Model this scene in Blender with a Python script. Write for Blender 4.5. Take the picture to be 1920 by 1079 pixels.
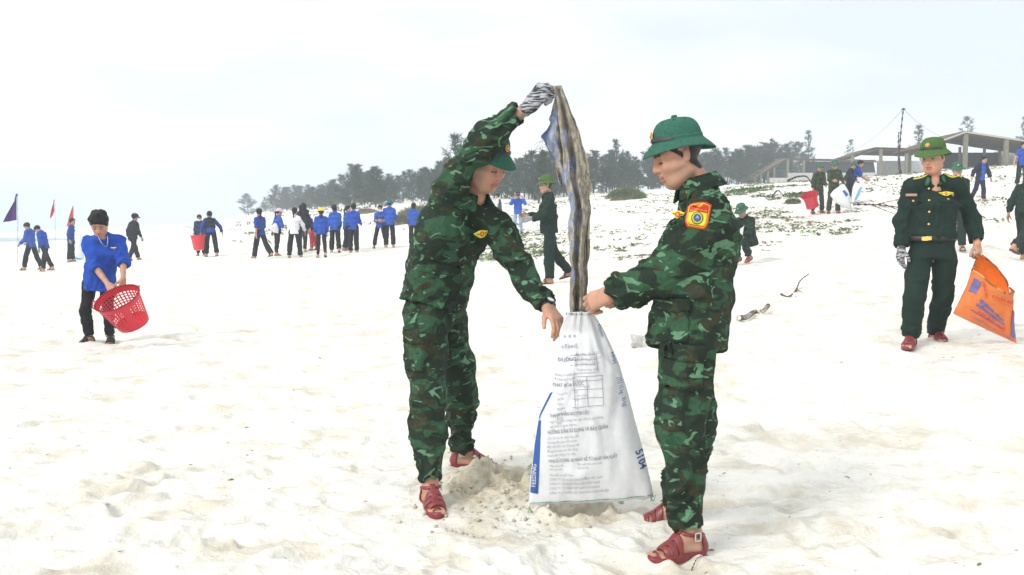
import bpy, bmesh, math, random
import numpy as np
from mathutils import Vector, Matrix
from mathutils.bvhtree import BVHTree

for o in list(bpy.data.objects):
    bpy.data.objects.remove(o, do_unlink=True)
SC = bpy.context.scene
COL = SC.collection
random.seed(7)
RNG = np.random.default_rng(7)

# ------------------------------------------------------------------ camera
FPX, CX, CY, HOR, CAMZ = 1663.0, 960.0, 539.5, 432.0, 1.33
PITCH = math.atan((CY - HOR) / FPX)
cam_data = bpy.data.cameras.new('camera')
cam_data.sensor_width = 36.0
cam_data.lens = 36.0 * FPX / 1920.0
cam_data.clip_start = 0.05
cam_data.clip_end = 5000
cam = bpy.data.objects.new('camera', cam_data)
COL.objects.link(cam)
cam.location = (0, 0, CAMZ)
cam.rotation_euler = (math.pi / 2 - PITCH, 0, 0)
SC.camera = cam

# ------------------------------------------------------------------ sky, sun, exposure
SUN_EL, SUN_AZ = math.radians(38), math.radians(230)
world = bpy.data.worlds.new('World')
SC.world = world
world.use_nodes = True
wn, wl = world.node_tree.nodes, world.node_tree.links
wn.clear()
w_out = wn.new('ShaderNodeOutputWorld')
w_bg = wn.new('ShaderNodeBackground')
w_bg.inputs['Strength'].default_value = 0.10
w_sky = wn.new('ShaderNodeTexSky')
w_sky.sky_type = 'NISHITA'
w_sky.sun_disc = False
w_sky.sun_elevation = SUN_EL
w_sky.sun_rotation = SUN_AZ
w_sky.dust_density = 4.0
w_tc = wn.new('ShaderNodeTexCoord')
w_map = wn.new('ShaderNodeMapping')
w_map.inputs['Scale'].default_value = (1.0, 1.0, 3.2)
w_map.inputs['Location'].default_value = (0.35, 0.2, 0.1)
w_noise = wn.new('ShaderNodeTexNoise')
w_noise.inputs['Scale'].default_value = 1.7
w_noise.inputs['Detail'].default_value = 4.5
w_noise.inputs['Roughness'].default_value = 0.5
w_ramp = wn.new('ShaderNodeValToRGB')          # grey-blue cloud belly to white cloud
w_ramp.color_ramp.elements[0].position = 0.42
w_ramp.color_ramp.elements[0].color = (0.79, 0.86, 0.915, 1)
w_ramp.color_ramp.elements[1].position = 0.60
w_ramp.color_ramp.elements[1].color = (1.16, 1.16, 1.15, 1)
w_sep = wn.new('ShaderNodeSeparateXYZ')
w_max = wn.new('ShaderNodeMath'); w_max.operation = 'MAXIMUM'; w_max.inputs[1].default_value = 0.0
w_cie = wn.new('ShaderNodeMath'); w_cie.operation = 'MULTIPLY_ADD'   # overcast sky: brighter towards the zenith
w_cie.inputs[1].default_value = 4.4
w_cie.inputs[2].default_value = 5.8
w_mul = wn.new('ShaderNodeVectorMath'); w_mul.operation = 'SCALE'
w_mix = wn.new('ShaderNodeMix'); w_mix.data_type = 'RGBA'
w_mix.inputs[0].default_value = 0.9
wl.new(w_tc.outputs['Generated'], w_map.inputs['Vector'])
wl.new(w_map.outputs['Vector'], w_noise.inputs['Vector'])
wl.new(w_noise.outputs['Fac'], w_ramp.inputs['Fac'])
wl.new(w_tc.outputs['Generated'], w_sep.inputs[0])
wl.new(w_sep.outputs['Z'], w_max.inputs[0])
wl.new(w_max.outputs[0], w_cie.inputs[0])
wl.new(w_ramp.outputs['Color'], w_mul.inputs[0])
wl.new(w_cie.outputs[0], w_mul.inputs['Scale'])
wl.new(w_sky.outputs['Color'], w_mix.inputs[6])
wl.new(w_mul.outputs['Vector'], w_mix.inputs[7])
wl.new(w_mix.outputs[2], w_bg.inputs['Color'])
wl.new(w_bg.outputs['Background'], w_out.inputs['Surface'])

sun_d = bpy.data.lights.new('sun', 'SUN')
sun_d.energy = 1.5
sun_d.angle = math.radians(22)
sun_d.color = (1.0, 0.97, 0.92)
sun = bpy.data.objects.new('sun', sun_d)
COL.objects.link(sun)
_sd = Vector((math.sin(SUN_AZ) * math.cos(SUN_EL), math.cos(SUN_AZ) * math.cos(SUN_EL), math.sin(SUN_EL)))
sun.rotation_euler = (-_sd).to_track_quat('-Z', 'Y').to_euler()
sun.location = (0, 0, 40)

vs = SC.view_settings
vs.view_transform = 'Standard'
vs.look = 'None'
vs.gamma = 1.0
vs.use_curve_mapping = False
vs.exposure = 0.70
SC.cycles.max_bounces = 6
SC.cycles.diffuse_bounces = 3
SC.cycles.volume_bounces = 1

# ------------------------------------------------------------------ helpers
A = lambda *v: np.array(v, float)
def nrm(v):
    v = np.asarray(v, float)
    return v / (np.linalg.norm(v) + 1e-12)
_cp_, _sp_ = math.cos(PITCH), math.sin(PITCH)
def at(px, py, Y):
    """world point seen at photograph pixel (px, py) at distance Y in front of the camera"""
    a, b = (px - CX) / FPX, (CY - py) / FPX
    d = A(a, _cp_ + b * _sp_, -_sp_ + b * _cp_)
    return A(0, 0, CAMZ) + d * (Y / d[1])

def tag(o, label=None, cat=None, group=None, kind=None):
    if label: o['label'] = label
    if cat: o['category'] = cat
    if group: o['group'] = group
    if kind: o['kind'] = kind
    return o
def empty(name, loc=(0, 0, 0)):
    o = bpy.data.objects.new(name, None)
    o.empty_display_size = 0.1
    o.location = loc
    COL.objects.link(o)
    return o
def mesh_np(name, V, F, mat=None, smooth=True, cols=None):
    """V (n,3); F (m,3|4) array or list of lists"""
    me = bpy.data.meshes.new(name)
    V = np.asarray(V, np.float32)
    if isinstance(F, np.ndarray) and F.ndim == 2:
        m, k = F.shape
        me.vertices.add(len(V)); me.vertices.foreach_set('co', V.ravel())
        me.loops.add(m * k); me.loops.foreach_set('vertex_index', F.astype(np.int32).ravel())
        me.polygons.add(m)
        me.polygons.foreach_set('loop_start', np.arange(0, m * k, k, dtype=np.int32))
        me.polygons.foreach_set('loop_total', np.full(m, k, np.int32))
        me.update(calc_edges=True)
    else:
        me.from_pydata([tuple(v) for v in V.tolist()], [], [list(f) for f in F])
        me.update()
    if smooth:
        me.polygons.foreach_set('use_smooth', np.ones(len(me.polygons), bool))
    if cols is not None:
        ca = me.color_attributes.new('Col', 'FLOAT_COLOR', 'POINT')
        c4 = np.ones((len(V), 4), np.float32); c4[:, :3] = cols
        ca.data.foreach_set('color', c4.ravel())
    if mat:
        me.materials.append(mat)
    return me
def obj(name, me, parent=None, loc=None):
    o = bpy.data.objects.new(name, me)
    COL.objects.link(o)
    if parent is not None: o.parent = parent
    if loc is not None: o.location = loc
    return o

# ------------------------------------------------------------------ numpy noise
def _hash(i, j, k, seed):
    n = (i * 374761393 + j * 668265263 + k * 2147483647 * 3 + seed * 1274126177) & 0xffffffff
    n = ((n ^ (n >> 13)) * 1274126177) & 0xffffffff
    n = n ^ (n >> 16)
    return (n & 0xffff) / 32767.5 - 1.0
def noise3(P, seed=0):
    P = np.asarray(P, float)
    I = np.floor(P).astype(np.int64); Fr = P - I
    U = Fr * Fr * Fr * (Fr * (Fr * 6 - 15) + 10)
    r = 0
    for dx in (0, 1):
        wx = U[:, 0] if dx else 1 - U[:, 0]
        for dy in (0, 1):
            wy = U[:, 1] if dy else 1 - U[:, 1]
            for dz in (0, 1):
                wz = U[:, 2] if dz else 1 - U[:, 2]
                r = r + wx * wy * wz * _hash(I[:, 0] + dx, I[:, 1] + dy, I[:, 2] + dz, seed)
    return r
def fbm(P, oct=4, seed=0, gain=.5):
    r, a, f = 0, 1.0, 1.0
    for o in range(oct):
        r = r + a * noise3(np.asarray(P) * f, seed + o * 17); a *= gain; f *= 2.03
    return r

# ------------------------------------------------------------------ signed-distance modelling
def smin(a, b, k):
    if k <= 0: return np.minimum(a, b)
    h = np.maximum(k - np.abs(a - b), 0) / k
    return np.minimum(a, b) - h * h * k * .25
def prim_cap(a, b, ra, rb):
    a, b = np.asarray(a, float), np.asarray(b, float)
    ab = b - a; L2 = ab @ ab + 1e-12
    def f(x, y, z):
        px, py, pz = x - a[0], y - a[1], z - a[2]
        t = np.clip((px * ab[0] + py * ab[1] + pz * ab[2]) / L2, 0, 1)
        return np.sqrt((px - t * ab[0])**2 + (py - t * ab[1])**2 + (pz - t * ab[2])**2) - (ra + (rb - ra) * t)
    r = max(ra, rb)
    return f, np.minimum(a, b) - r, np.maximum(a, b) + r
def prim_ell(c, rad, R=None):
    c, rad = np.asarray(c, float), np.asarray(rad, float)
    R = np.eye(3) if R is None else np.asarray(R, float)      # columns = local axes in world
    ext = np.abs(R) @ rad
    def f(x, y, z):
        px, py, pz = x - c[0], y - c[1], z - c[2]
        q = [(px * R[0, i] + py * R[1, i] + pz * R[2, i]) for i in range(3)]
        k0 = np.sqrt((q[0] / rad[0])**2 + (q[1] / rad[1])**2 + (q[2] / rad[2])**2)
        k1 = np.sqrt((q[0] / rad[0]**2)**2 + (q[1] / rad[1]**2)**2 + (q[2] / rad[2]**2)**2) + 1e-9
        return k0 * (k0 - 1) / k1
    return f, c - ext, c + ext
def prim_loft(p0, p1, l0, l1, a0, b0, a1, b1, pw=2.3):
    """tapered elliptic column from p0 to p1; l = lateral axis, a lateral half width, b depth half width"""
    p0, p1 = np.asarray(p0, float), np.asarray(p1, float)
    ax = p1 - p0; L = np.linalg.norm(ax); ax = ax / L
    def f(x, y, z):
        q = [x - p0[0], y - p0[1], z - p0[2]]
        s = q[0] * ax[0] + q[1] * ax[1] + q[2] * ax[2]
        t = np.clip(s / L, 0, 1)
        lat = [l0[i] + (l1[i] - l0[i]) * t for i in range(3)]
        dot = lat[0] * ax[0] + lat[1] * ax[1] + lat[2] * ax[2]
        lat = [lat[i] - dot * ax[i] for i in range(3)]
        ln = np.sqrt(lat[0]**2 + lat[1]**2 + lat[2]**2) + 1e-9
        u = (q[0] * lat[0] + q[1] * lat[1] + q[2] * lat[2]) / ln
        fx = [(ax[1] * lat[2] - ax[2] * lat[1]), (ax[2] * lat[0] - ax[0] * lat[2]), (ax[0] * lat[1] - ax[1] * lat[0])]
        v = (q[0] * fx[0] + q[1] * fx[1] + q[2] * fx[2]) / ln
        aa, bb = a0 + (a1 - a0) * t, b0 + (b1 - b0) * t
        m = (np.abs(u / aa)**pw + np.abs(v / bb)**pw)**(1 / pw)
        dr = (m - 1) * np.minimum(aa, bb)
        dz = np.maximum(np.maximum(-s, s - L), 0)
        return np.sqrt(np.maximum(dr, 0)**2 + dz**2) + np.minimum(np.maximum(dr, dz - 1e-3), 0)
    r = max(a0, b0, a1, b1)
    return f, np.minimum(p0, p1) - r, np.maximum(p0, p1) + r

class Grid:
    BIG = .25
    def __init__(s, lo, hi, h):
        s.h = h
        s.lo = np.asarray(lo, float) - 3 * h
        n = np.ceil((np.asarray(hi, float) + 3 * h - s.lo) / h).astype(int) + 1
        s.n = n
        s.d = np.full(n, s.BIG, np.float32)
        s.ax = [(s.lo[i] + h * np.arange(n[i])).astype(np.float32) for i in range(3)]
    def _sl(s, lo, hi, m):
        i0 = np.clip(np.floor((lo - m - s.lo) / s.h).astype(int), 0, s.n)
        i1 = np.clip(np.ceil((hi + m - s.lo) / s.h).astype(int) + 1, 0, s.n)
        return tuple(slice(a, b) for a, b in zip(i0, i1))
    def xyz(s, sl):
        return (s.ax[0][sl[0]][:, None, None], s.ax[1][sl[1]][None, :, None], s.ax[2][sl[2]][None, None, :])
    def add(s, pr, k=0.01, off=0.0):
        f, lo, hi = pr
        sl = s._sl(lo, hi, k + 4 * s.h + abs(off))
        if any(q.start >= q.stop for q in sl): return
        v = f(*s.xyz(sl)) - off
        s.d[sl] = smin(s.d[sl], v, k)
    def sub(s, pr, k=0.004):
        f, lo, hi = pr
        sl = s._sl(lo, hi, k + 4 * s.h)
        if any(q.start >= q.stop for q in sl): return
        v = -f(*s.xyz(sl))
        s.d[sl] = -smin(-s.d[sl], -v, k)
    def cut(s, c, n, rad):
        """remove what lies beyond the plane (c, n) within rad of c"""
        c, n = np.asarray(c, float), nrm(n)
        sl = s._sl(c - rad, c + rad, 0)
        if any(q.start >= q.stop for q in sl): return
        x, y, z = s.xyz(sl)
        pl = (x - c[0]) * n[0] + (y - c[1]) * n[1] + (z - c[2]) * n[2]
        inr = ((x - c[0])**2 + (y - c[1])**2 + (z - c[2])**2) < rad * rad
        s.d[sl] = np.where(inr, np.maximum(s.d[sl], pl), s.d[sl])
    def mesh(s):
        d, n = s.d, s.n
        sg = d < 0
        c = np.zeros(n - 1, np.uint8)
        for i in (0, 1):
            for j in (0, 1):
                for k in (0, 1):
                    c += sg[i:n[0]-1+i, j:n[1]-1+j, k:n[2]-1+k]
        act = (c > 0) & (c < 8)
        I = np.argwhere(act)
        idx = np.full(n - 1, -1, np.int32)
        idx[act] = np.arange(len(I))
        cd = {}
        for i in (0, 1):
            for j in (0, 1):
                for k in (0, 1):
                    cd[i, j, k] = d[I[:, 0]+i, I[:, 1]+j, I[:, 2]+k].astype(float)
        acc = np.zeros((len(I), 3)); cnt = np.zeros(len(I))
        for p in cd:
            for axn in range(3):
                if p[axn] == 0:
                    q = list(p); q[axn] = 1; q = tuple(q)
                    a, b = cd[p], cd[q]
                    m = (a < 0) != (b < 0)
                    t = np.where(m, a / np.where(m, a - b, 1), 0)
                    pos = np.array(p, float)[None, :].repeat(len(I), 0)
                    pos[:, axn] += t
                    acc += pos * m[:, None]; cnt += m
        V = s.lo + (I + acc / cnt[:, None]) * s.h
        Q = []
        for axn in range(3):
            o1, o2 = (axn + 1) % 3, (axn + 2) % 3
            a = [slice(None)] * 3; b = [slice(None)] * 3
            a[axn] = slice(0, -1); b[axn] = slice(1, None)
            df = sg[tuple(a)] != sg[tuple(b)]
            E = np.argwhere(df)
            E = E[(E[:, o1] > 0) & (E[:, o2] > 0) & (E[:, o1] < n[o1]-1) & (E[:, o2] < n[o2]-1)]
            if not len(E): continue
            def cell(d1, d2):
                e = E.copy(); e[:, o1] -= d1; e[:, o2] -= d2
                return idx[e[:, 0], e[:, 1], e[:, 2]]
            q = np.stack([cell(1, 1), cell(0, 1), cell(0, 0), cell(1, 0)], 1)
            ins = sg[E[:, 0], E[:, 1], E[:, 2]]
            q[~ins] = q[~ins][:, ::-1]
            Q.append(q)
        Q = np.concatenate(Q)
        Q = Q[(Q >= 0).all(1)]
        return V, Q
def grid_for(prims, h, extra=0.03):
    lo = np.min([p[1] for p in prims], 0) - extra
    hi = np.max([p[2] for p in prims], 0) + extra
    return Grid(lo, hi, h)
def vnormals(V, Q):
    n = np.cross(V[Q[:, 2]] - V[Q[:, 0]], V[Q[:, 3]] - V[Q[:, 1]])
    N = np.zeros_like(V)
    for i in range(4): np.add.at(N, Q[:, i], n)
    return N / (np.linalg.norm(N, axis=1)[:, None] + 1e-12)
def relax(V, Q, it=1, f=.5):
    for _ in range(it):
        S = np.zeros_like(V); C = np.zeros(len(V))
        for i in range(4):
            for j in (1, 3):
                np.add.at(S, Q[:, i], V[Q[:, (i + j) % 4]]); np.add.at(C, Q[:, i], 1)
        V = V + f * (S / np.maximum(C, 1)[:, None] - V)
    return V
def biggest(V, Q):
    """keep the largest connected piece"""
    n = len(V); lab = np.arange(n)
    while True:
        m = lab[Q].min(1)
        new = lab.copy()
        for i in range(4): np.minimum.at(new, Q[:, i], m)
        new = new[new]
        if (new == lab).all(): break
        lab = new
    u, c = np.unique(lab, return_counts=True)
    k = u[c.argmax()]
    keep = lab == k
    mp = np.cumsum(keep) - 1
    return V[keep], mp[Q[keep[Q[:, 0]]]]

# ------------------------------------------------------------------ materials
MATS = {}
def mat(name, col=(.5, .5, .5), rough=.8, spec=.3, metal=0., noise=None, bump=None, attr=False, weave=None, sheen=0., coat=0., trans=0.):
    """noise=(scale, amount, coord) tints value; bump=(scale, strength); attr reads vertex colour"""
    if name in MATS: return MATS[name]
    m = bpy.data.materials.new(name); m.use_nodes = True
    nt = m.node_tree; N, L = nt.nodes, nt.links
    b = N['Principled BSDF']
    b.inputs['Base Color'].default_value = (*col, 1)
    b.inputs['Roughness'].default_value = rough
    b.inputs['Specular IOR Level'].default_value = spec
    b.inputs['Metallic'].default_value = metal
    if sheen: b.inputs['Sheen Weight'].default_value = sheen
    if coat: b.inputs['Coat Weight'].default_value = coat
    tc = N.new('ShaderNodeTexCoord')
    src = None
    if attr:
        at_ = N.new('ShaderNodeAttribute'); at_.attribute_name = 'Col'
        src = at_.outputs['Color']
    if noise:
        nz = N.new('ShaderNodeTexNoise'); nz.inputs['Scale'].default_value = noise[0]; nz.inputs['Detail'].default_value = 5
        L.new(tc.outputs['Object'], nz.inputs['Vector'])
        mr = N.new('ShaderNodeMapRange')
        mr.inputs['From Min'].default_value = .3; mr.inputs['From Max'].default_value = .7
        mr.inputs['To Min'].default_value = 1 - noise[1]; mr.inputs['To Max'].default_value = 1 + noise[1]
        L.new(nz.outputs['Fac'], mr.inputs['Value'])
        vm = N.new('ShaderNodeVectorMath'); vm.operation = 'SCALE'
        if src is not None: L.new(src, vm.inputs[0])
        else: vm.inputs[0].default_value = col
        L.new(mr.outputs[0], vm.inputs['Scale'])
        src = vm.outputs['Vector']
    if src is not None: L.new(src, b.inputs['Base Color'])
    if bump:
        nb = N.new('ShaderNodeTexNoise'); nb.inputs['Scale'].default_value = bump[0]; nb.inputs['Detail'].default_value = 6
        L.new(tc.outputs['Object'], nb.inputs['Vector'])
        bp = N.new('ShaderNodeBump'); bp.inputs['Strength'].default_value = bump[1]
        bp.inputs['Distance'].default_value = bump[2] if len(bump) > 2 else .01
        L.new(nb.outputs['Fac'], bp.inputs['Height'])
        L.new(bp.outputs['Normal'], b.inputs['Normal'])
    if trans:                                       # thin cloth that lets light through
        tr = N.new('ShaderNodeBsdfTranslucent')
        if src is not None: L.new(src, tr.inputs['Color'])
        else: tr.inputs['Color'].default_value = (*col, 1)
        mx = N.new('ShaderNodeMixShader'); mx.inputs[0].default_value = trans
        L.new(b.outputs[0], mx.inputs[1]); L.new(tr.outputs[0], mx.inputs[2])
        L.new(mx.outputs[0], N['Material Output'].inputs['Surface'])
    MATS[name] = m
    return m
def camo(name, seed=0.0, k=1.0, cols=None):
    if name in MATS: return MATS[name]
    base, dark, brown, mint = cols or ((.029, .080, .041), (.015, .026, .017), (.034, .036, .019), (.10, .22, .125))
    m = bpy.data.materials.new(name); m.use_nodes = True
    nt = m.node_tree; N, L = nt.nodes, nt.links
    b = N['Principled BSDF']; b.inputs['Roughness'].default_value = .82; b.inputs['Specular IOR Level'].default_value = .2
    tc = N.new('ShaderNodeTexCoord')
    def blot(scale, loc, thr, soft, detail, dist, stretch):
        mp = N.new('ShaderNodeMapping'); mp.inputs['Scale'].default_value = stretch
        mp.inputs['Location'].default_value = (loc + seed, loc * .7 - seed, loc * 1.3 + seed * 2)
        mp.inputs['Rotation'].default_value = (.2, .15, .1)
        nz = N.new('ShaderNodeTexNoise'); nz.inputs['Scale'].default_value = scale * k
        nz.inputs['Detail'].default_value = detail; nz.inputs['Distortion'].default_value = dist
        L.new(tc.outputs['Object'], mp.inputs['Vector']); L.new(mp.outputs['Vector'], nz.inputs['Vector'])
        r = N.new('ShaderNodeMapRange'); r.inputs['From Min'].default_value = thr - soft; r.inputs['From Max'].default_value = thr + soft
        L.new(nz.outputs['Fac'], r.inputs['Value'])
        return r.outputs[0]
    cur = None
    for (fac, c2) in ((blot(8.5, 3.1, .545, .02, 2.5, .6, (1, 1, 1.9)), brown), (blot(8.0, 11.7, .495, .02, 2.5, .8, (1, 1, 1.8)), dark),
                      (blot(12.5, 23.3, .638, .008, 1.8, 1.8, (.8, .8, 1.4)), mint)):
        mx = N.new('ShaderNodeMix'); mx.data_type = 'RGBA'
        if cur is None: mx.inputs[6].default_value = (*base, 1)
        else: L.new(cur, mx.inputs[6])
        mx.inputs[7].default_value = (*c2, 1)
        L.new(fac, mx.inputs[0]); cur = mx.outputs[2]
    nz = N.new('ShaderNodeTexNoise'); nz.inputs['Scale'].default_value = 60; nz.inputs['Detail'].default_value = 4
    L.new(tc.outputs['Object'], nz.inputs['Vector'])
    mr = N.new('ShaderNodeMapRange'); mr.inputs['To Min'].default_value = .6; mr.inputs['To Max'].default_value = 1.4
    L.new(nz.outputs['Fac'], mr.inputs['Value'])
    vm = N.new('ShaderNodeVectorMath'); vm.operation = 'SCALE'
    L.new(cur, vm.inputs[0]); L.new(mr.outputs[0], vm.inputs['Scale'])
    L.new(vm.outputs['Vector'], b.inputs['Base Color'])
    nb = N.new('ShaderNodeTexNoise'); nb.inputs['Scale'].default_value = 13; nb.inputs['Detail'].default_value = 6; nb.inputs['Distortion'].default_value = 1.6
    L.new(tc.outputs['Object'], nb.inputs['Vector'])
    bp = N.new('ShaderNodeBump'); bp.inputs['Strength'].default_value = .7; bp.inputs['Distance'].default_value = .022
    L.new(nb.outputs['Fac'], bp.inputs['Height']); L.new(bp.outputs['Normal'], b.inputs['Normal'])
    MATS[name] = m
    return m
# ================================================================== TERRAIN
_ctl = [  # photograph pixel column, row, metres away -> a point the sand passes through
    (-400, 1060, 3.4), (0, 1080, 3.42), (400, 1075, 3.44), (960, 1070, 3.46), (1500, 1075, 3.44), (1920, 1060, 3.46), (2400, 1040, 3.46),
    (820, 960, 4.19), (890, 870, 5.05), (1262, 1040, 3.63), (1290, 975, 4.07), (1110, 945, 4.3), (300, 900, 4.7), (1600, 880, 4.8), (2100, 850, 4.9),
    (190, 645, 10.3), (600, 640, 10.2), (1000, 630, 10.2), (1300, 640, 8.6), (1720, 650, 7.8), (1850, 640, 7.9), (2100, 640, 7.6), (-300, 650, 10.2),
    (65, 508, 30), (95, 510, 30), (133, 493, 33), (250, 490, 31), (400, 482, 31), (490, 486, 28), (550, 484, 28), (600, 485, 28), (660, 475, 29), (725, 465, 30.5), (790, 462, 31),
    (971, 441, 36), (940, 428, 42), (1042, 536, 14.2), (1394, 499, 17.5), (1533, 403, 31), (1600, 382, 33), (1835, 380, 32), (1905, 491, 17.3), (1790, 472, 17.7), (2100, 470, 17.5), (2100, 372, 32),
    (1912, 352, 34), (1400, 350, 46), (1550, 342, 47), (1690, 330, 46), (1880, 316, 41), (2100, 310, 42), (1750, 400, 26), (1200, 400, 40), (1150, 374, 48), (1250, 366, 55), (1300, 430, 28), (1150, 450, 28),
    (1000, 378, 62), (850, 392, 58), (780, 396, 60), (700, 392, 72), (600, 396, 92), (500, 402, 130), (430, 412, 165), (360, 426, 200), (850, 420, 45), (700, 425, 52), (560, 425, 60), (440, 435, 70), (330, 440, 110),
    (250, 446, 150), (100, 452, 160), (0, 455, 160), (-300, 457, 160), (300, 462, 60), (100, 470, 70), (-300, 480, 60), (-300, 510, 30),
    (0, 449, 260), (-300, 448, 260), (200, 444, 260), (320, 438, 260), (1000, 366, 110), (1400, 346, 90), (1800, 330, 80), (700, 380, 130), (500, 392, 200), (2200, 320, 80), (400, 416, 300), (1000, 392, 300), (1900, 370, 300)]
_cp = np.array([at(*c) for c in _ctl])
_foot = {}
def _dom(x, y):
    y = np.maximum(y, 1.5)
    return np.stack([np.asarray(x) / y * 2.6, np.log(y) * 1.25], -1)
_cd = _dom(_cp[:, 0], _cp[:, 1])
def _phi(r2): return np.sqrt(r2 + .02)
_n = len(_cp)
_Am = _phi(((_cd[:, None] - _cd[None])**2).sum(-1)) - np.eye(_n) * .012
_Am = np.block([[_Am, np.ones((_n, 1))], [np.ones((1, _n)), np.zeros((1, 1))]])
_wt = np.linalg.solve(_Am, np.append(_cp[:, 2], 0))
HOLE = [(at(960, 905, 4.62), .13, .11), (at(1080, 972, 4.16), .12, .08)]      # dug pits: centre, radius, depth
def ground_base(x, y):
    D = _dom(x, y)
    r = np.full(D.shape[:-1], _wt[-1])
    for i in range(_n):
        r = r + _wt[i] * _phi(((D - _cd[i])**2).sum(-1))
    return r
FOOTPRINTS = []
_r = np.random.default_rng(3)
for _ in range(900):
    yy = 2.6 * math.exp(_r.random() * 2.1); xx = (_r.random() - .5) * 1.35 * yy
    FOOTPRINTS.append((xx, yy, _r.random() * 6.28, .08 + .07 * _r.random(), (.010 + .022 * _r.random()) * min(1, .35 + yy / 9)))
for (px, py, an, dp) in ((250, 930, .5, .05), (330, 905, .55, .05), (60, 1005, .7, .05), (800, 870, .3, .03), (1360, 925, .05, .055), (1350, 955, .05, .05),
                         (1500, 895, .4, .04), (1790, 945, -.6, .05), (1860, 975, -.6, .04), (590, 1040, .2, .05), (1700, 1040, .2, .04), (1440, 830, .5, .04),
                         (640, 855, .4, .04), (520, 860, .3, .04), (1480, 960, .3, .04), (1420, 1000, .2, .03), (90, 1060, .4, .04), (1830, 1020, .3, .04)):
    Y = 1.33 * FPX / (py - HOR)
    p = at(px, py, Y); FOOTPRINTS.append((p[0], p[1], an, .145, dp))
_fp = np.array(FOOTPRINTS)
PILE_C = at(925, 925, 4.52)
def damp_mask(x, y):
    cx, cy = PILE_C[0], PILE_C[1]
    P = np.stack([x * 5, y * 5, x * 0], -1)
    n = fbm(P, 3, 5) * .35
    d = np.exp(-(((x - cx - .03) / .42)**2 + ((y - cy) / .44)**2) + n)
    d2 = np.exp(-(((x - at(1080, 965, 4.2)[0]) / .28)**2 + ((y - 4.18) / .2)**2) + n)
    return np.clip(np.maximum(d, d2) * 1.5 - .25, 0, 1)
def ground_detail(x, y):
    """relief of the trodden sand (near the camera)"""
    x, y = np.asarray(x, float), np.asarray(y, float)
    z = np.zeros_like(x)
    sh = x.shape
    P = np.stack([x.ravel(), y.ravel(), np.zeros(x.size)], -1)
    r = np.hypot(P[:, 0], P[:, 1])
    fade = np.clip(1.5 - r / 40, .15, 1)
    lump = fbm(P * A(1.3, 1.6, 1), 3, 2) * .011
    rid = 1 - np.abs(noise3(P * A(3.1, 5.2, 1) + fbm(P * 2, 2, 9)[:, None] * .5, 31)) * 2
    lump = lump + np.maximum(rid, 0)**2 * .009
    near = r < 14
    sm = np.zeros(len(P))
    sm[near] = fbm(P[near] * A(11, 14, 1), 3, 8) * .0045 + fbm(P[near] * A(3.6, 5.2, 1) + 9, 2, 18) * .009 * np.clip(r[near] / 5, .5, 1)
    zz = (lump + sm) * fade
    mid = np.clip((r - 3.4) / 4, .12, 1) * np.clip((75 - r) / 40, 0, 1)
    rg2 = 1 - np.abs(noise3(P * A(1.5, 2.7, 1) + fbm(P * 1.1, 2, 51)[:, None] * .7, 52)) * 2.2
    zz = zz + mid * (np.maximum(rg2, -.2) * .013 + fbm(P * A(3.4, 5.6, 1), 3, 53) * .019)
    cx, cy = PILE_C[0], PILE_C[1]
    # prints: an oval pit with a pushed-up rim
    for (fx, fy, an, L, dp) in _fp:
        m = (np.abs(P[:, 0] - fx) < .45) & (np.abs(P[:, 1] - fy) < .45)
        if not m.any(): continue
        dx, dy = P[m, 0] - fx, P[m, 1] - fy
        ca, sa = math.cos(an), math.sin(an)
        u, v = (dx * ca + dy * sa) / L, (-dx * sa + dy * ca) / (L * .42)
        q = u * u + v * v
        zz[m] += -dp * np.exp(-q * q * 1.2) + dp * .38 * np.exp(-((np.sqrt(q) - 1.5) / .40)**2) * (.6 + .6 * np.sin(u * 3 + fx * 9))
    # the dug heap and its pits
    m = (np.abs(P[:, 0] - cx) < 1.2) & (np.abs(P[:, 1] - cy) < 1.2)
    if m.any():
        p = P[m]
        hx, hy = at(893, 900, 4.66)[:2]
        g = np.exp(-(((p[:, 0] - hx) / .17)**2 + ((p[:, 1] - hy) / .17)**2))
        g2 = np.exp(-(((p[:, 0] - hx - .06) / .36)**2 + ((p[:, 1] - 4.42) / .26)**2))
        cl = np.abs(noise3(p * 13 + 3.7, 77)) + .5 * np.abs(noise3(p * 29, 78))
        z2 = g * .055 + g2 * .035 + (g + g2 * .8) * (cl - .35) * .036
        for (hc, rr, dp) in HOLE:
            q = np.hypot((p[:, 0] - hc[0]) / rr, (p[:, 1] - hc[1]) / (rr * .8))
            z2 += -dp * np.exp(-q**4) + dp * .35 * np.exp(-((q - 1.35) / .3)**2) * (.7 + cl)
        zz[m] += z2
    return z + zz.reshape(sh)
def ground_z(x, y):
    return float((ground_base(np.array([x]), np.array([y])) + ground_detail(np.array([x]), np.array([y])))[0])
def ground_hit(px, py, y0=2.0, y1=320.0):
    """where the ray through a photograph pixel first meets the sand"""
    ys = np.exp(np.linspace(math.log(y0), math.log(y1), 700))
    d1 = at(px, py, 1.0) - A(0, 0, CAMZ); P = A(0, 0, CAMZ) + d1[None] * ys[:, None]
    g = ground_base(P[:, 0], P[:, 1])
    k = np.argmax(P[:, 2] < g)
    if P[k, 2] >= g[k]: k = len(ys) - 1
    return A(P[k, 0], P[k, 1], g[k])

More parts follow.
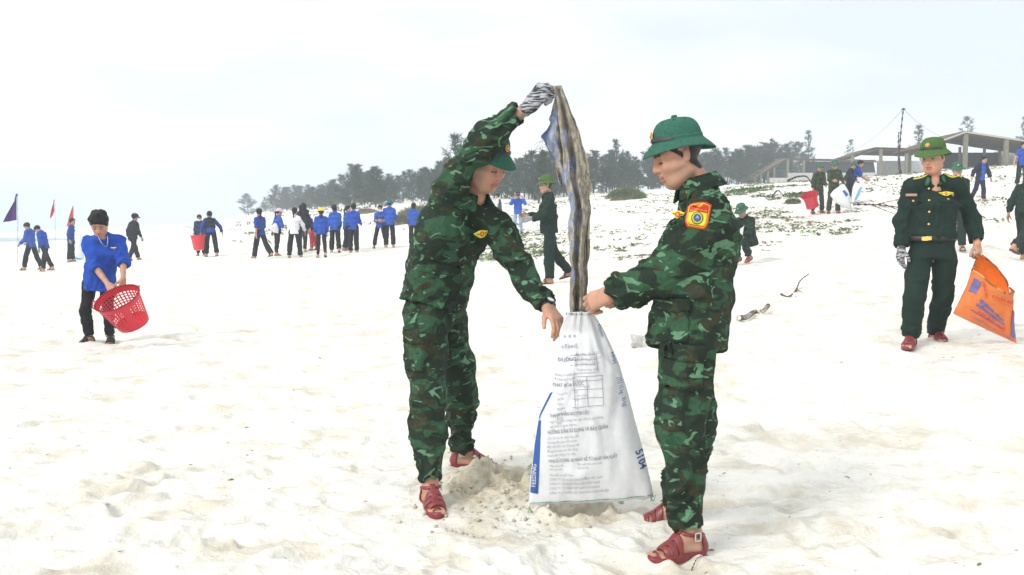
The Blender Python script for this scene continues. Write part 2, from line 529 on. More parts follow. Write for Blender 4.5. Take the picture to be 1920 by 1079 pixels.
def build_ground():
    nr, na = 760, 520
    rr = np.concatenate([np.exp(np.linspace(math.log(.9), math.log(2.9), 40, endpoint=False)), np.exp(np.linspace(math.log(2.9), math.log(7.5), 400, endpoint=False)), np.exp(np.linspace(math.log(7.5), math.log(420), 320))])
    u = np.linspace(-1, 1, na)
    ang = np.sign(u) * (np.abs(u) * .62 + np.abs(u)**5 * .45)
    R, T = np.meshgrid(rr, ang, indexing='ij')
    X, Y = R * np.sin(T), R * np.cos(T) - .3
    Z = ground_base(X, Y) + ground_detail(X, Y)
    dm = damp_mask(X.ravel(), Y.ravel())
    V = np.stack([X.ravel(), Y.ravel(), Z.ravel()], 1)
    i = np.arange(nr * na).reshape(nr, na)
    F = np.stack([i[:-1, :-1].ravel(), i[1:, :-1].ravel(), i[1:, 1:].ravel(), i[:-1, 1:].ravel()], 1)[:, ::-1]
    m = bpy.data.materials.new('sand'); m.use_nodes = True
    nt = m.node_tree; N, L = nt.nodes, nt.links
    b = N['Principled BSDF']; b.inputs['Roughness'].default_value = .95; b.inputs['Specular IOR Level'].default_value = .1
    tc = N.new('ShaderNodeTexCoord')
    at_ = N.new('ShaderNodeAttribute'); at_.attribute_name = 'Col'
    nz = N.new('ShaderNodeTexNoise'); nz.inputs['Scale'].default_value = 2.2; nz.inputs['Detail'].default_value = 8; nz.inputs['Roughness'].default_value = .62
    L.new(tc.outputs['Object'], nz.inputs['Vector'])
    r1 = N.new('ShaderNodeValToRGB')
    r1.color_ramp.elements[0].position = .36; r1.color_ramp.elements[0].color = (.61, .565, .47, 1)
    r1.color_ramp.elements[1].position = .50; r1.color_ramp.elements[1].color = (.76, .74, .68, 1)
    L.new(nz.outputs['Fac'], r1.inputs['Fac'])
    ms = N.new('ShaderNodeMapping'); ms.inputs['Scale'].default_value = (1.1, 3.4, 1); ms.inputs['Rotation'].default_value = (0, 0, .18)
    L.new(tc.outputs['Object'], ms.inputs['Vector'])
    ns = N.new('ShaderNodeTexNoise'); ns.inputs['Scale'].default_value = 2.6; ns.inputs['Detail'].default_value = 7; ns.inputs['Roughness'].default_value = .7; ns.inputs['Distortion'].default_value = .5
    L.new(ms.outputs['Vector'], ns.inputs['Vector'])
    rs = N.new('ShaderNodeMapRange'); rs.inputs['From Min'].default_value = .53; rs.inputs['From Max'].default_value = .72; rs.inputs['To Max'].default_value = .85
    L.new(ns.outputs['Fac'], rs.inputs['Value'])
    mxs = N.new('ShaderNodeMix'); mxs.data_type = 'RGBA'; L.new(rs.outputs[0], mxs.inputs[0]); L.new(r1.outputs['Color'], mxs.inputs[6]); mxs.inputs[7].default_value = (.50, .45, .355, 1)
    # scattered dark crumbs of leaf litter and shell
    n2 = N.new('ShaderNodeTexNoise'); n2.inputs['Scale'].default_value = 34; n2.inputs['Detail'].default_value = 3
    mp = N.new('ShaderNodeMapping'); mp.inputs['Scale'].default_value = (.8, 1.7, 1)
    L.new(tc.outputs['Object'], mp.inputs['Vector']); L.new(mp.outputs['Vector'], n2.inputs['Vector'])
    r2 = N.new('ShaderNodeMapRange'); r2.inputs['From Min'].default_value = .685; r2.inputs['From Max'].default_value = .72; r2.inputs['To Max'].default_value = .40
    L.new(n2.outputs['Fac'], r2.inputs['Value'])
    mx = N.new('ShaderNodeMix'); mx.data_type = 'RGBA'
    L.new(r2.outputs[0], mx.inputs[0]); L.new(mxs.outputs[2], mx.inputs[6]); mx.inputs[7].default_value = (.22, .19, .14, 1)
    n3 = N.new('ShaderNodeTexNoise'); n3.inputs['Scale'].default_value = 22; n3.inputs['Detail'].default_value = 6
    L.new(tc.outputs['Object'], n3.inputs['Vector'])
    r3 = N.new('ShaderNodeValToRGB')
    r3.color_ramp.elements[0].position = .35; r3.color_ramp.elements[0].color = (.40, .345, .25, 1)
    r3.color_ramp.elements[1].position = .62; r3.color_ramp.elements[1].color = (.60, .55, .44, 1)
    L.new(n3.outputs['Fac'], r3.inputs['Fac'])
    sp = N.new('ShaderNodeSeparateColor'); L.new(at_.outputs['Color'], sp.inputs[0])
    m2 = N.new('ShaderNodeMix'); m2.data_type = 'RGBA'
    L.new(sp.outputs[0], m2.inputs[0]); L.new(mx.outputs[2], m2.inputs[6]); L.new(r3.outputs['Color'], m2.inputs[7])
    L.new(m2.outputs[2], b.inputs['Base Color'])
    n4 = N.new('ShaderNodeTexNoise'); n4.inputs['Scale'].default_value = 55; n4.inputs['Detail'].default_value = 8; n4.inputs['Roughness'].default_value = .7
    L.new(tc.outputs['Object'], n4.inputs['Vector'])
    bp = N.new('ShaderNodeBump'); bp.inputs['Strength'].default_value = .6; bp.inputs['Distance'].default_value = .012
    L.new(n4.outputs['Fac'], bp.inputs['Height'])
    n5 = N.new('ShaderNodeTexNoise'); n5.inputs['Scale'].default_value = 6.0; n5.inputs['Detail'].default_value = 7; n5.inputs['Roughness'].default_value = .62; n5.inputs['Distortion'].default_value = .7
    L.new(tc.outputs['Object'], n5.inputs['Vector'])
    b5 = N.new('ShaderNodeBump'); b5.inputs['Strength'].default_value = .6; b5.inputs['Distance'].default_value = .05
    L.new(n5.outputs['Fac'], b5.inputs['Height']); L.new(bp.outputs['Normal'], b5.inputs['Normal'])
    L.new(b5.outputs['Normal'], b.inputs['Normal'])
    me = mesh_np('beach_sand', V, F, m, cols=np.stack([dm, dm * 0, dm * 0], 1))
    o = obj('ground', me)
    tag(o, 'pale trampled beach sand rising into dunes', 'ground', kind='structure')
    # the sea
    sx = np.linspace(-900, 200, 60); sy = np.exp(np.linspace(math.log(120), math.log(1400), 60))
    X, Y = np.meshgrid(sx, sy, indexing='ij'); i = np.arange(3600).reshape(60, 60)
    X = X * (Y / 1400 * .6 + .35)
    Z = np.full_like(X, -1.0) + .12 * np.sin(Y * .11 + X * .02) * np.exp(-Y / 300)
    V = np.stack([X.ravel(), Y.ravel(), Z.ravel()], 1)
    F = np.stack([i[:-1, :-1].ravel(), i[1:, :-1].ravel(), i[1:, 1:].ravel(), i[:-1, 1:].ravel()], 1)
    wm = mat('sea_water', (.10, .20, .24), .25, .5, bump=(.6, .5, .3))
    tag(obj('sea', mesh_np('sea', V, F, wm)), 'grey blue sea beyond the beach', 'sea', kind='structure')
build_ground()
# ================================================================== PEOPLE BUILDER
SKIN = mat('skin', (.5, .3, .2), .5, .35, attr=True, bump=(170, .3, .003))
HAIR = mat('black_hair', (.008, .007, .007), .6, .2, noise=(40, .4), bump=(120, .8, .006))
def basis(F, U):
    F = nrm(F); U = np.asarray(U, float); U = nrm(U - (U @ F) * F)
    return F, np.cross(U, F), U                      # forward, left, up

def hand_prims(w, D, N, T, s=1.0, curl=((20, 30, 20),) * 4, thumb=(.55, .6, .2), thumb_curl=25, spread=1.0):
    """w wrist, D along the hand, N back-of-hand normal, T thumb side"""
    D = nrm(D); N = np.asarray(N, float); N = nrm(N - (N @ D) * D)
    X = np.cross(D, N); T = X if X @ np.asarray(T, float) > 0 else -X
    pr = []
    kn = [(.030, .082), (.0095, .088), (-.0105, .084), (-.029, .075)]
    ln = [(.043, .026, .021), (.047, .030, .022), (.044, .028, .021), (.034, .021, .019)]
    for i in range(4):
        a = w + s * (D * .004 + T * kn[i][0] * .55)
        b = w + s * (D * kn[i][1] + T * kn[i][0])
        pr.append((prim_cap(a, b, .0165 * s, .0125 * s), .016 * s))
        p = b; ang = 0
        sp = T * kn[i][0] * 1.6 * spread
        for j in range(3):
            ang += math.radians(curl[i][j])
            d = nrm(D * math.cos(ang) - N * math.sin(ang) + sp * max(math.cos(ang), 0))
            q = p + d * ln[i][j] * s
            pr.append((prim_cap(p, q, (.0098 - .0009 * j) * s, (.0092 - .0009 * j) * s), .004 * s))
            p = q
    b = w + s * (D * .022 + T * .022 - N * .004)
    pr.append((prim_cap(w + D * .0 * s, b, .017 * s, .016 * s), .014 * s))
    d = nrm(D * thumb[0] + T * thumb[1] - N * thumb[2])
    for j, l_ in enumerate((.042, .030, .024)):
        q = b + d * l_ * s
        pr.append((prim_cap(b, q, (.0135 - .0018 * j) * s, (.0115 - .0016 * j) * s), .007 * s))
        b = q
        a_ = math.radians(thumb_curl)
        d = nrm(d * math.cos(a_) + (D * .6 - T * .5 - N * .25) * math.sin(a_))
    return pr

def head_prims(c, F, Lf, U, s, fem=False, small=False):
    P = lambda f, l, u: c + s * (F * f + Lf * l + U * u)
    R = np.stack([F, Lf, U], 1)
    pr = [(prim_ell(P(-.004, 0, .038), A(.098, .077, .085) * s, R), .01),
          (prim_ell(P(.030, 0, -.040), A(.062, .060, .078) * s, R), .035 * s),
          (prim_cap(P(.052, -.018, -.094), P(.052, .018, -.094), .020 * s, .020 * s), .026 * s)]
    for q in (-1, 1):
        pr.append((prim_cap(P(.062, .040 * q, -.022), P(.012, .060 * q, -.03), .020 * s, .018 * s), .022 * s))
        pr.append((prim_cap(P(.048, .030 * q, -.086), P(-.005, .056 * q, -.062), .018 * s, .018 * s), .022 * s))
        pr.append((prim_cap(P(.082, .012 * q, .022), P(.070, .048 * q, .020), .011 * s, .010 * s), .014 * s))
    sub = []
    if not small:
        for q in (-1, 1): sub.append((prim_ell(P(.098, .031 * q, .001), A(.017, .019, .012) * s, R), .012 * s))
    post = []
    if not small:
        for q in (-1, 1): post.append((prim_ell(P(.0735, .031 * q, .000), A(.0145, .0165, .0115) * s, R), .005 * s))
    post += [(prim_cap(P(.087, 0, .012), P(.101, 0, -.026), .0085 * s, .0130 * s), .011 * s),
             (prim_cap(P(.092, -.0125, -.031), P(.092, .0125, -.031), .0090 * s, .0090 * s), .006 * s),
             (prim_cap(P(.0885, -.014, -.056), P(.0885, .014, -.056), .0075 * s, .0075 * s), .007 * s),
             (prim_cap(P(.0865, -.012, -.070), P(.0865, .012, -.070), .0080 * s, .0080 * s), .006 * s)]
    for q in (-1, 1):
        R2 = np.stack([nrm(F * .9 + Lf * .35 * q + U * .2), nrm(Lf * q - F * .35), U], 1)
        post.append((prim_ell(P(-.008, .077 * q, -.004), A(.016, .008, .0265) * s, R2), .005 * s))
    return pr, sub, post

def foot_frame(an, d, s):
    d = np.asarray(d, float); d = nrm(d)
    up = A(0, 0, 1) - d * d[2]; up = nrm(up)
    lat = np.cross(up, d)
    return d, lat, up
def foot_prims(an, d, s, toes=True, side=1):
    d, lat, up = foot_frame(an, d, s)
    P = lambda f, l, u: an + s * (d * f + lat * l + up * u)
    pr = [(prim_cap(P(-.012, 0, .02), P(-.032, 0, -.055), .036 * s, .031 * s), .02 * s),
          (prim_cap(P(.012, 0, .0), P(.105, .006, -.060), .036 * s, .024 * s), .03 * s),
          (prim_cap(P(-.03, 0, -.058), P(.11, .022, -.066), .028 * s, .020 * s), .03 * s),
          (prim_cap(P(-.03, 0, -.060), P(.10, -.024, -.068), .026 * s, .018 * s), .03 * s)]
    if toes:
        for i, (l_, f0) in enumerate(((.028, .182), (.012, .186), (-.004, .176), (-.018, .165), (-.031, .150))):
            l_ *= side
            pr.append((prim_cap(P(.115, l_ * .9, -.068), P(f0, l_, -.074), .013 * s, (.0125 if i == 0 else .0095) * s), .006 * s))
    else:
        pr.append((prim_cap(P(.11, 0, -.068), P(.17, 0, -.072), .02 * s, .014 * s), .03 * s))
    return pr

def sandal(parent, o, an, d, s, m, h=.004, buckle=None, slip=False, side=1):
    """strapped rubber sandal (or thong slipper) shaped on the foot"""
    d, lat, up = foot_frame(an, d, s)
    prims = foot_prims(an, d, s, False)
    G = grid_for([p for p, k in prims], h, .02)
    for p, k in prims: G.add(p, k)
    x, y, z = (a.reshape(sh) for a, sh in zip(G.ax, ((-1, 1, 1), (1, -1, 1), (1, 1, -1))))
    q = [x - an[0], y - an[1], z - an[2]]
    S = (q[0] * d[0] + q[1] * d[1] + q[2] * d[2]) / s
    W = (q[0] * lat[0] + q[1] * lat[1] + q[2] * lat[2]) / s
    Hh = (q[0] * up[0] + q[1] * up[1] + q[2] * up[2]) / s + .086
    def band(v, c, w): return np.abs(v - c) - w
    if slip:
        reg = np.minimum(np.maximum(band(S, .085, .017), -Hh + .0), 9)
    else:
        reg = np.minimum(np.minimum(band(S + .15 * np.abs(W), .078, .012), band(S + .15 * np.abs(W), .107, .011)), band(S + .1 * np.abs(W), .134, .010))
        reg = np.minimum(reg, np.maximum(np.abs(W) - .013, np.maximum(S - .14, .022 - S)))
        reg = np.minimum(reg, np.maximum(S + .032, Hh - .078))
        reg = np.minimum(reg, np.maximum(band(Hh - .22 * S, .088, .0075), S - .055))
        reg = np.minimum(reg, np.maximum(np.maximum(S - .165, .16 - S), .01 - Hh))
        reg = np.minimum(reg, Hh - .022)
    reg = np.maximum(reg, Hh - .115)
    shell = np.maximum(np.abs(G.d - .0045 * s) - max(.0042, h * .8) * s, reg * s)
    r1 = np.sqrt(((S + .018) / .058)**2 + (W / .040)**2) - 1
    r2 = np.sqrt(((S - .100) / .098)**2 + ((W - .002) / .052)**2) - 1
    r3 = np.sqrt(((S - .04) / .08)**2 + (W / .036)**2) - 1
    so = np.minimum(np.minimum(r1 * .04, r2 * .05), r3 * .036)
    sole = np.maximum(so, np.abs(Hh - .004) - .0125) * s
    G.d = smin(shell, sole, .004).astype(np.float32)
    V, Q = G.mesh()
    V, Q = biggest(V, Q)
    sh = obj('sandal', mesh_np('sandal', V - o, Q, m), parent)
    if buckle is not None:
        c = an + s * (d * .0 + lat * .047 * buckle + up * .001)
        fr = []
        w_, h_, t = .013, .016, .003
        e1, e2, e3 = d, up, lat * buckle
        bm = bmesh.new()
        for (cx, cz, sx, sz) in ((0, h_, w_, t), (0, -h_, w_, t), (-w_, 0, t, h_ + t), (w_, 0, t, h_ + t)):
            vs_ = []
            for (i, j, k) in ((-1,-1,-1),(1,-1,-1),(1,1,-1),(-1,1,-1),(-1,-1,1),(1,-1,1),(1,1,1),(-1,1,1)):
                vs_.append(bm.verts.new(c + e1 * (cx + sx * i) + e2 * (cz + sz * j) + e3 * (.006 + .0025 * k) - o))
            for f in ((0,1,2,3),(4,7,6,5),(0,4,5,1),(1,5,6,2),(2,6,7,3),(3,7,4,0)): bm.faces.new([vs_[i] for i in f])
        me = bpy.data.meshes.new('buckle'); bm.to_mesh(me); bm.free()
        me.materials.append(mat('buckle_metal', (.7, .7, .7), .3, .5, 1.0))
        obj('buckle', me, sh)
    return sh

def folds(V, N, segs, seed=0):
    """push a garment in and out: wrinkles that run round limbs and drop along the torso.
    segs: (a, b, radius, amp, wavelength, tilt)"""
    W = []; Dv = []
    for (i, (a, b, r, amp, lam, tilt)) in enumerate(segs):
        a, b = np.asarray(a, float), np.asarray(b, float)
        ab = b - a; L = np.linalg.norm(ab); ax = ab / L
        q = V - a
        sx = q @ ax
        t = np.clip(sx, 0, L)
        rad = q - t[:, None] * ax
        dist = np.linalg.norm(rad, axis=1)
        e1 = nrm(np.cross(ax, A(.31, .77, .52))); e2 = np.cross(ax, e1)
        cu, cv = rad @ e1 / (dist + 1e-9), rad @ e2 / (dist + 1e-9)
        wig = noise3(V * 5.5 + i * 7.7, seed + 5) * .55
        if tilt >= .6 and r > .12: p = np.stack([sx / (lam * 2.4) + .5 * cu + wig, cu * 1.9 + wig, cv * 1.9 + i * 3.1], 1)     # trunk: folds run down
        else: p = np.stack([sx / lam + tilt * cu + wig * 1.4, cu * .9 + wig, cv * .9 + i * 3.1], 1)
        n = noise3(p, seed + i)
        ridge = np.maximum(1 - 2.6 * np.abs(n), -.55)
        ridge = np.where(ridge > 0, ridge**1.5 * 1.5, ridge)
        fine = noise3(p * A(2.3, 1.6, 1.6) + 5.5, seed + 40 + i)
        W.append(np.exp(-(np.maximum(dist - r * .6, 0) / (r * .55))**2) + 1e-6)
        big = noise3(V * 3.3 + 11.3 + i, seed + 71)
        Dv.append(amp * (ridge * .85 + fine * .5 + big * .45))
    W = np.array(W); Dv = np.array(Dv)
    d = (W**2 * Dv).sum(0) / (W**2).sum(0)
    return V + N * d[:, None]

def bvh_of(V, Q): return BVHTree.FromPolygons(V.tolist(), Q.tolist())
def shoot(bvh, p, n, dist=.4):
    h = bvh.ray_cast(Vector(p), Vector(-np.asarray(n)), dist)
    return None if h[0] is None else np.array(h[0])
def patch(bvh, c, n, up, w, h, off=.003, nx=8, ny=8, shape=None, push=.12, thick=.003, rigid=0.0):
    """a cloth patch (flap, badge, pocket) laid on a surface: front sheet plus rim; returns V,F in world space"""
    n = nrm(n); up = np.asarray(up, float); up = nrm(up - (up @ n) * n); rt = np.cross(up, n)
    V = []; last = np.asarray(c, float)
    G = {}
    for j in range(ny + 1):
        for i in range(nx + 1):
            u, v = i / nx * 2 - 1, j / ny * 2 - 1
            if shape: u, v = shape(u, v)
            p0 = np.asarray(c) + rt * u * w / 2 + up * v * h / 2
            hit = shoot(bvh, p0 + n * push, n, push * 2)
            nn = n
            if hit is None:
                nr_ = bvh.find_nearest(Vector(p0))
                hit = np.array(nr_[0]); nn = nrm(n * .5 + np.array(nr_[1]) * (1 if np.array(nr_[1]) @ n > -.5 else -1))
            G[i, j] = len(V); V.append(hit + nn * off)
    if rigid:
        Va = np.array(V); rr_, uu_ = (Va - np.asarray(c)) @ rt, (Va - np.asarray(c)) @ up; dd_ = (Va - np.asarray(c)) @ n
        M_ = np.stack([np.ones(len(Va)), rr_, uu_], 1); co, *_x = np.linalg.lstsq(M_, dd_, rcond=None)
        fit = M_ @ co; res = np.maximum((dd_ - fit), 0).max()
        V = list(Va + n * ((fit + res * rigid) - dd_)[:, None])
    F = [(G[i, j], G[i+1, j], G[i+1, j+1], G[i, j+1]) for j in range(ny) for i in range(nx)]
    rim = [(i, 0) for i in range(nx)] + [(nx, j) for j in range(ny)] + [(i, ny) for i in range(nx, 0, -1)] + [(0, j) for j in range(ny, 0, -1)]
    b0 = len(V)
    for k in rim: V.append(V[G[k]] - n * (off + thick))
    m = len(rim)
    for i in range(m):
        a, b = G[rim[i]], G[rim[(i + 1) % m]]
        F.append((a, b0 + i, b0 + (i + 1) % m, b))
    return np.array(V), F
def put_patch(name, parent, o, m, *a, smooth=True, **k):
    V, F = patch(*a, **k)
    return obj(name, mesh_np(name, V - o, F, m, smooth), parent)

_txt = {}
def text2d(body, size=1.0, bold=0.0, res=2):
    key = (body, bold)
    if key not in _txt:
        cu = bpy.data.curves.new('lettering', 'FONT'); cu.body = body; cu.resolution_u = res
        cu.offset = bold
        ob = bpy.data.objects.new('lettering', cu); COL.objects.link(ob)
        dg = bpy.context.evaluated_depsgraph_get(); dg.update()
        me = ob.evaluated_get(dg).to_mesh()
        V = np.array([v.co[:2] for v in me.vertices]).reshape(-1, 2)
        F = [list(p.vertices) for p in me.polygons]
        ob.evaluated_get(dg).to_mesh_clear()
        bpy.data.objects.remove(ob); bpy.data.curves.remove(cu)
        _txt[key] = (V, F)
    V, F = _txt[key]
    return V * size, F

def lathe_shell(prof, n, fn):
    """prof list of (rho, z); fn(theta, rho, z) -> point"""
    V = []; F = []
    for (r, z) in prof:
        for i in range(n): V.append(fn(2 * math.pi * i / n, r, z))
    m = len(prof)
    for j in range(m - 1):
        for i in range(n):
            a, b = j * n + i, j * n + (i + 1) % n
            F.append((a, b, b + n, a + n))
    return np.array(V), np.array(F)[:, ::-1]
def star_badge(parent, c, n, up, r, red, gold, with_rim=True):
    n = nrm(n); up = np.asarray(up, float); up = nrm(up - (up @ n) * n); rt = np.cross(up, n)
    def disc(r0, off, th, m, name, pts=None):
        k = 20
        ring = pts or [(math.cos(2*math.pi*i/k) * r0, math.sin(2*math.pi*i/k) * r0) for i in range(k)]
        V = [c + n * (off + th)] + [c + rt * a + up * b + n * (off + th) for a, b in ring] + [c + rt * a + up * b + n * (off - th * 2) for a, b in ring]
        k = len(ring); F = []
        for i in range(k):
            j = (i + 1) % k
            F += [(0, 1 + i, 1 + j), (1 + i, 1 + k + i, 1 + k + j, 1 + j)]
        return np.array(V), F
    V, F = disc(r, .001, .001, gold, 'badge')
    b = obj('badge', mesh_np('badge', V, F, gold, False), parent)
    V, F = disc(r * .80, .0028, .0008, red, 'badge_field')
    obj('badge_field', mesh_np('badge_field', V, F, red, False), b)
    st = [(math.cos(math.pi/2 + math.pi*i/5) * r * (.62 if i % 2 == 0 else .25), math.sin(math.pi/2 + math.pi*i/5) * r * (.62 if i % 2 == 0 else .25)) for i in range(10)]
    V, F = disc(r, .004, .0008, gold, 'star', st)
    obj('star', mesh_np('star', V, F, gold, False), b)
    return b
GOLD = mat('badge_gold', (.75, .52, .10), .4, .5)
BRED = mat('badge_red', (.55, .03, .02), .5, .4)
def helmet(parent, o, J, m, hs=1.0, n=48, tilt=0, detail=True, strap=True, badge=True, lift=0.0):
    c, F, Lf, U = J['head'], J['hF'], J['hL'], J['hU']
    s = J['hs'] * hs
    t = math.radians(tilt)
    F, U = F * math.cos(t) + U * math.sin(t), U * math.cos(t) - F * math.sin(t)
    c = c + U * (.068 + lift) * s - F * .006 * s
    def fn(th, r, z):
        ex = max(r - 1, 0)
        cf = math.cos(th)
        rr = r + ex * (.16 * cf * cf)
        zz = z - ex * (.03 * cf * cf) + ex * .02 * (1 - cf * cf)
        q = 1 if r > .9 else 1
        return c + s * (F * rr * .1045 * math.cos(th) + Lf * rr * .090 * math.sin(th) + U * zz) - o
    prof = [(0.001, .090), (.16, .0895), (.32, .0875), (.48, .085), (.62, .080), (.76, .070), (.87, .0545), (.945, .034), (.98, .015), (1.0, .0),
            (1.06, -.007), (1.16, -.0165), (1.28, -.0285), (1.39, -.041), (1.41, -.045), (1.39, -.048), (1.28, -.036), (1.1, -.018), (.965, -.008), (.94, .004), (.8, .045), (.5, .072), (.001, .080)]
    V, Fc = lathe_shell(prof, n, fn)
    hm = obj('helmet', mesh_np('helmet', V, Fc, m), parent)
    if detail:
        V, Fc = lathe_shell([(0.001, .101), (.07, .1005), (.12, .097), (.125, .092), (.11, .086)], 20, fn)
        obj('top_button', mesh_np('top_button', V, Fc, m), hm)
        V, Fc = lathe_shell([(.985, .013), (1.0, .014), (1.012, .006), (1.015, -.001), (1.02, -.006)], n, fn)
        obj('hat_band', mesh_np('hat_band', V, Fc, m), hm)
        blk = mat('vent_hole', (.01, .01, .01), .9)
        for th in (.5, 1.25, 1.9, 2.64, -.5, -1.25, -1.9, -2.64):
            p = fn(th, .68, .0765); e = 1.006
            q = fn(th, .62, .080); w_ = nrm(np.cross(q - p, p - (c - o)))
            nn = nrm(p - (c + U * .02 * s - o))
            a = p + nn * .0012
            k = 10
            ee = nrm(np.cross(w_, nn))
            Vv = [a + nn * .0006] + [a + (w_ * math.cos(6.283*i/k) + ee * math.sin(6.283*i/k)) * .0035 * s for i in range(k)]
            obj('vent_hole', mesh_np('vent_hole', np.array(Vv), [(0, 1 + i, 1 + (i + 1) % k) for i in range(k)], blk, False), hm)
    if strap:
        le = mat('chin_strap_leather', (.035, .035, .033), .45, .4)
        Vs = []; Fs = []; k = 24
        for i in range(k + 1):
            th = -1.15 + 2.3 * i / k
            ht = .012 + .004 * math.cos(th * 2)
            for (zz, rr) in ((ht + .006, 1.0), (ht - .007, 1.03)):
                p = fn(th, rr + .015, zz - .004)
                Vs.append(p)
            if i:
                b = 2 * i; Fs.append((b - 2, b - 1, b + 1, b))
        nv = len(Vs)
        Vs = np.array(Vs); ctr = c - o
        Vs2 = Vs + nrm(F) * 0 + (Vs - ctr) * .02
        Fa = [f for f in Fs] + [tuple(v + nv for v in f[::-1]) for f in Fs]
        st = obj('chin_strap', mesh_np('chin_strap', np.concatenate([Vs, Vs2]), [f[::-1] for f in Fa], le), hm)
    if badge:
        p = fn(0, .955, .030); q = fn(0, .89, .050)
        upd = nrm(q - p); nn = nrm(np.cross(Lf, upd)); nn = nn if nn @ F > 0 else -nn
        star_badge(hm, p + nn * .007 * s, nn, upd, .0155 * s, BRED, GOLD)
    return hm

def lats(J):
    ls = J['latS'] if 'latS' in J else nrm(J['shL'] - J['shR'])
    return ls, nrm(J['hipL'] - J['hipR'])
def build_body(J, P, root, o):
    s, hs = J['s'], J['hs']
    h = P.get('res', .010)
    ls, lh = lats(J)
    small = h > .007
    L = []
    add = lambda p, k: L.append((p, k))
    ch, pv, nk, hd = J['chest'], J['hips'], J['neck'], J['head']
    add(prim_cap(pv, ch, .07 * s, .075 * s), .03)
    add(prim_cap(ch, nk, .07 * s, .05 * s), .03)
    jaw = hd - J['hU'] * .055 * hs - J['hF'] * .022 * hs
    add(prim_cap(nk, jaw, .056 * s, .052 * s), .02)
    for q in 'LR':
        sh, el, wr = J['sh' + q], J['el' + q], J['wr' + q]
        bare = P.get('bare', 0)
        ru = .034 * s
        add(prim_cap(ch, sh, .05 * s, .04 * s), .03)
        add(prim_cap(sh, el, ru, .033 * s), .02)
        add(prim_cap(el, wr, (.041 if bare else .035) * s, (.027) * s), .02)
        add(prim_cap(pv, J['hip' + q], .05 * s, .05 * s), .03)
        add(prim_cap(J['hip' + q], J['kn' + q], .05 * s, .04 * s), .03)
        add(prim_cap(J['kn' + q], J['an' + q] + (J['kn' + q] - J['an' + q]) * .12, .04 * s, .031 * s), .02)
        add(prim_cap(J['kn' + q] * .3 + J['an' + q] * .7, J['an' + q], .036 * s, .032 * s), .02)
        for p, k in foot_prims(J['an' + q], J['toe' + q], s, not small, 1 if q == 'R' else -1): add(p, k)
        for p, k in J['hand' + q]: add(p, k if not small else min(k, .008))
    pr, sub, post = head_prims(hd, J['hF'], J['hL'], J['hU'], hs, small=False)
    G = grid_for([p for p, k in L] + [p for p, k in pr], h)
    for p, k in L: G.add(p, k)
    for p, k in pr: G.add(p, k)
    for p, k in sub: G.sub(p, k)
    for p, k in post: G.add(p, k)
    V, Q = G.mesh()
    V, Q = biggest(V, Q)
    q = (V - hd) / hs
    f, l_, u = q @ J['hF'], q @ J['hL'], q @ J['hU']
    base = A(*P.get('skin', (.50, .29, .19)))
    C = np.tile(base, (len(V), 1))
    C *= (1 + .13 * fbm(V * 26, 3, 4))[:, None] * (1 + A(.10, -.02, -.08) * fbm(V * 14 + 7, 2, 14)[:, None])
    hm = (u > -.13) & (u < .15) & (np.abs(l_) < .11) & (np.abs(f) < .13)
    def mixc(msk, c, a):
        C[:] = np.where((msk & hm)[:, None], C * (1 - a) + A(*c) * a, C)
    al = np.abs(l_)
    mixc((f > .055) & (al > .025) & (al < .06) & (u < -.01) & (u > -.055), (.62, .27, .19), .22)   # cheeks
    mixc((f > .085) & (al < .018) & (u < -.005) & (u > -.045), (.60, .25, .18), .22)
    mixc((al > .066) & (u < .03) & (u > -.04) & (np.abs(f) < .035), (.58, .25, .18), .3)
    mixc((f > .055) & (al > .016) & (al < .048) & (u < .016) & (u > -.016), (.30, .15, .10), .28)
    mixc((f > .07) & (al < .023) & (u < -.050) & (u > -.0775), (.42, .13, .12), .75)
    mixc((f > .07) & (al < .021) & (np.abs(u + .0632) < .0022), (.12, .03, .03), .8)
    mixc((f > .06) & (al > .012) & (al < .050) & (np.abs(u - (.0235 + .1 * (al - .012) - 2.2 * (al - .012)**2)) < .0052), (.025, .018, .015), .85)
    eo = P.get('eye', -.0055)
    mixc((f > .06) & (al > .017) & (al < .046) & (np.abs(u - eo) < .0034), (.02, .014, .012), .92)
    if P.get('eyes_open'):
        mixc((f > .06) & (al > .018) & (al < .044) & (u < eo - .002) & (u > eo - .010), (.55, .5, .47), .8)
        mixc((f > .06) & (np.abs(al - .031) < .0055) & (u < eo - .001) & (u > eo - .010), (.02, .014, .012), .95)
    mixc((f > .08) & (al > .003) & (al < .012) & (u < -.036) & (u > -.044), (.15, .06, .04), .6)
    if P.get('stubble'):
        mixc((u < -.045) & (f > .02) & (al > .0), (.20, .15, .12), P['stubble'])
    # lips, brows, lids; short-cropped scalp
    if P.get('crop', True):
        sc = (-.72 * f + .7 * u > -.012) & (al > .0) & (u > -.07) & ~((np.abs(f + .008) < .026) & (al > .074))
        mixc(sc, (.010, .009, .009), .985)
    bd = obj('body', mesh_np('body', V - o, Q, SKIN, cols=np.clip(C, 0, 1)), root)
    return bd

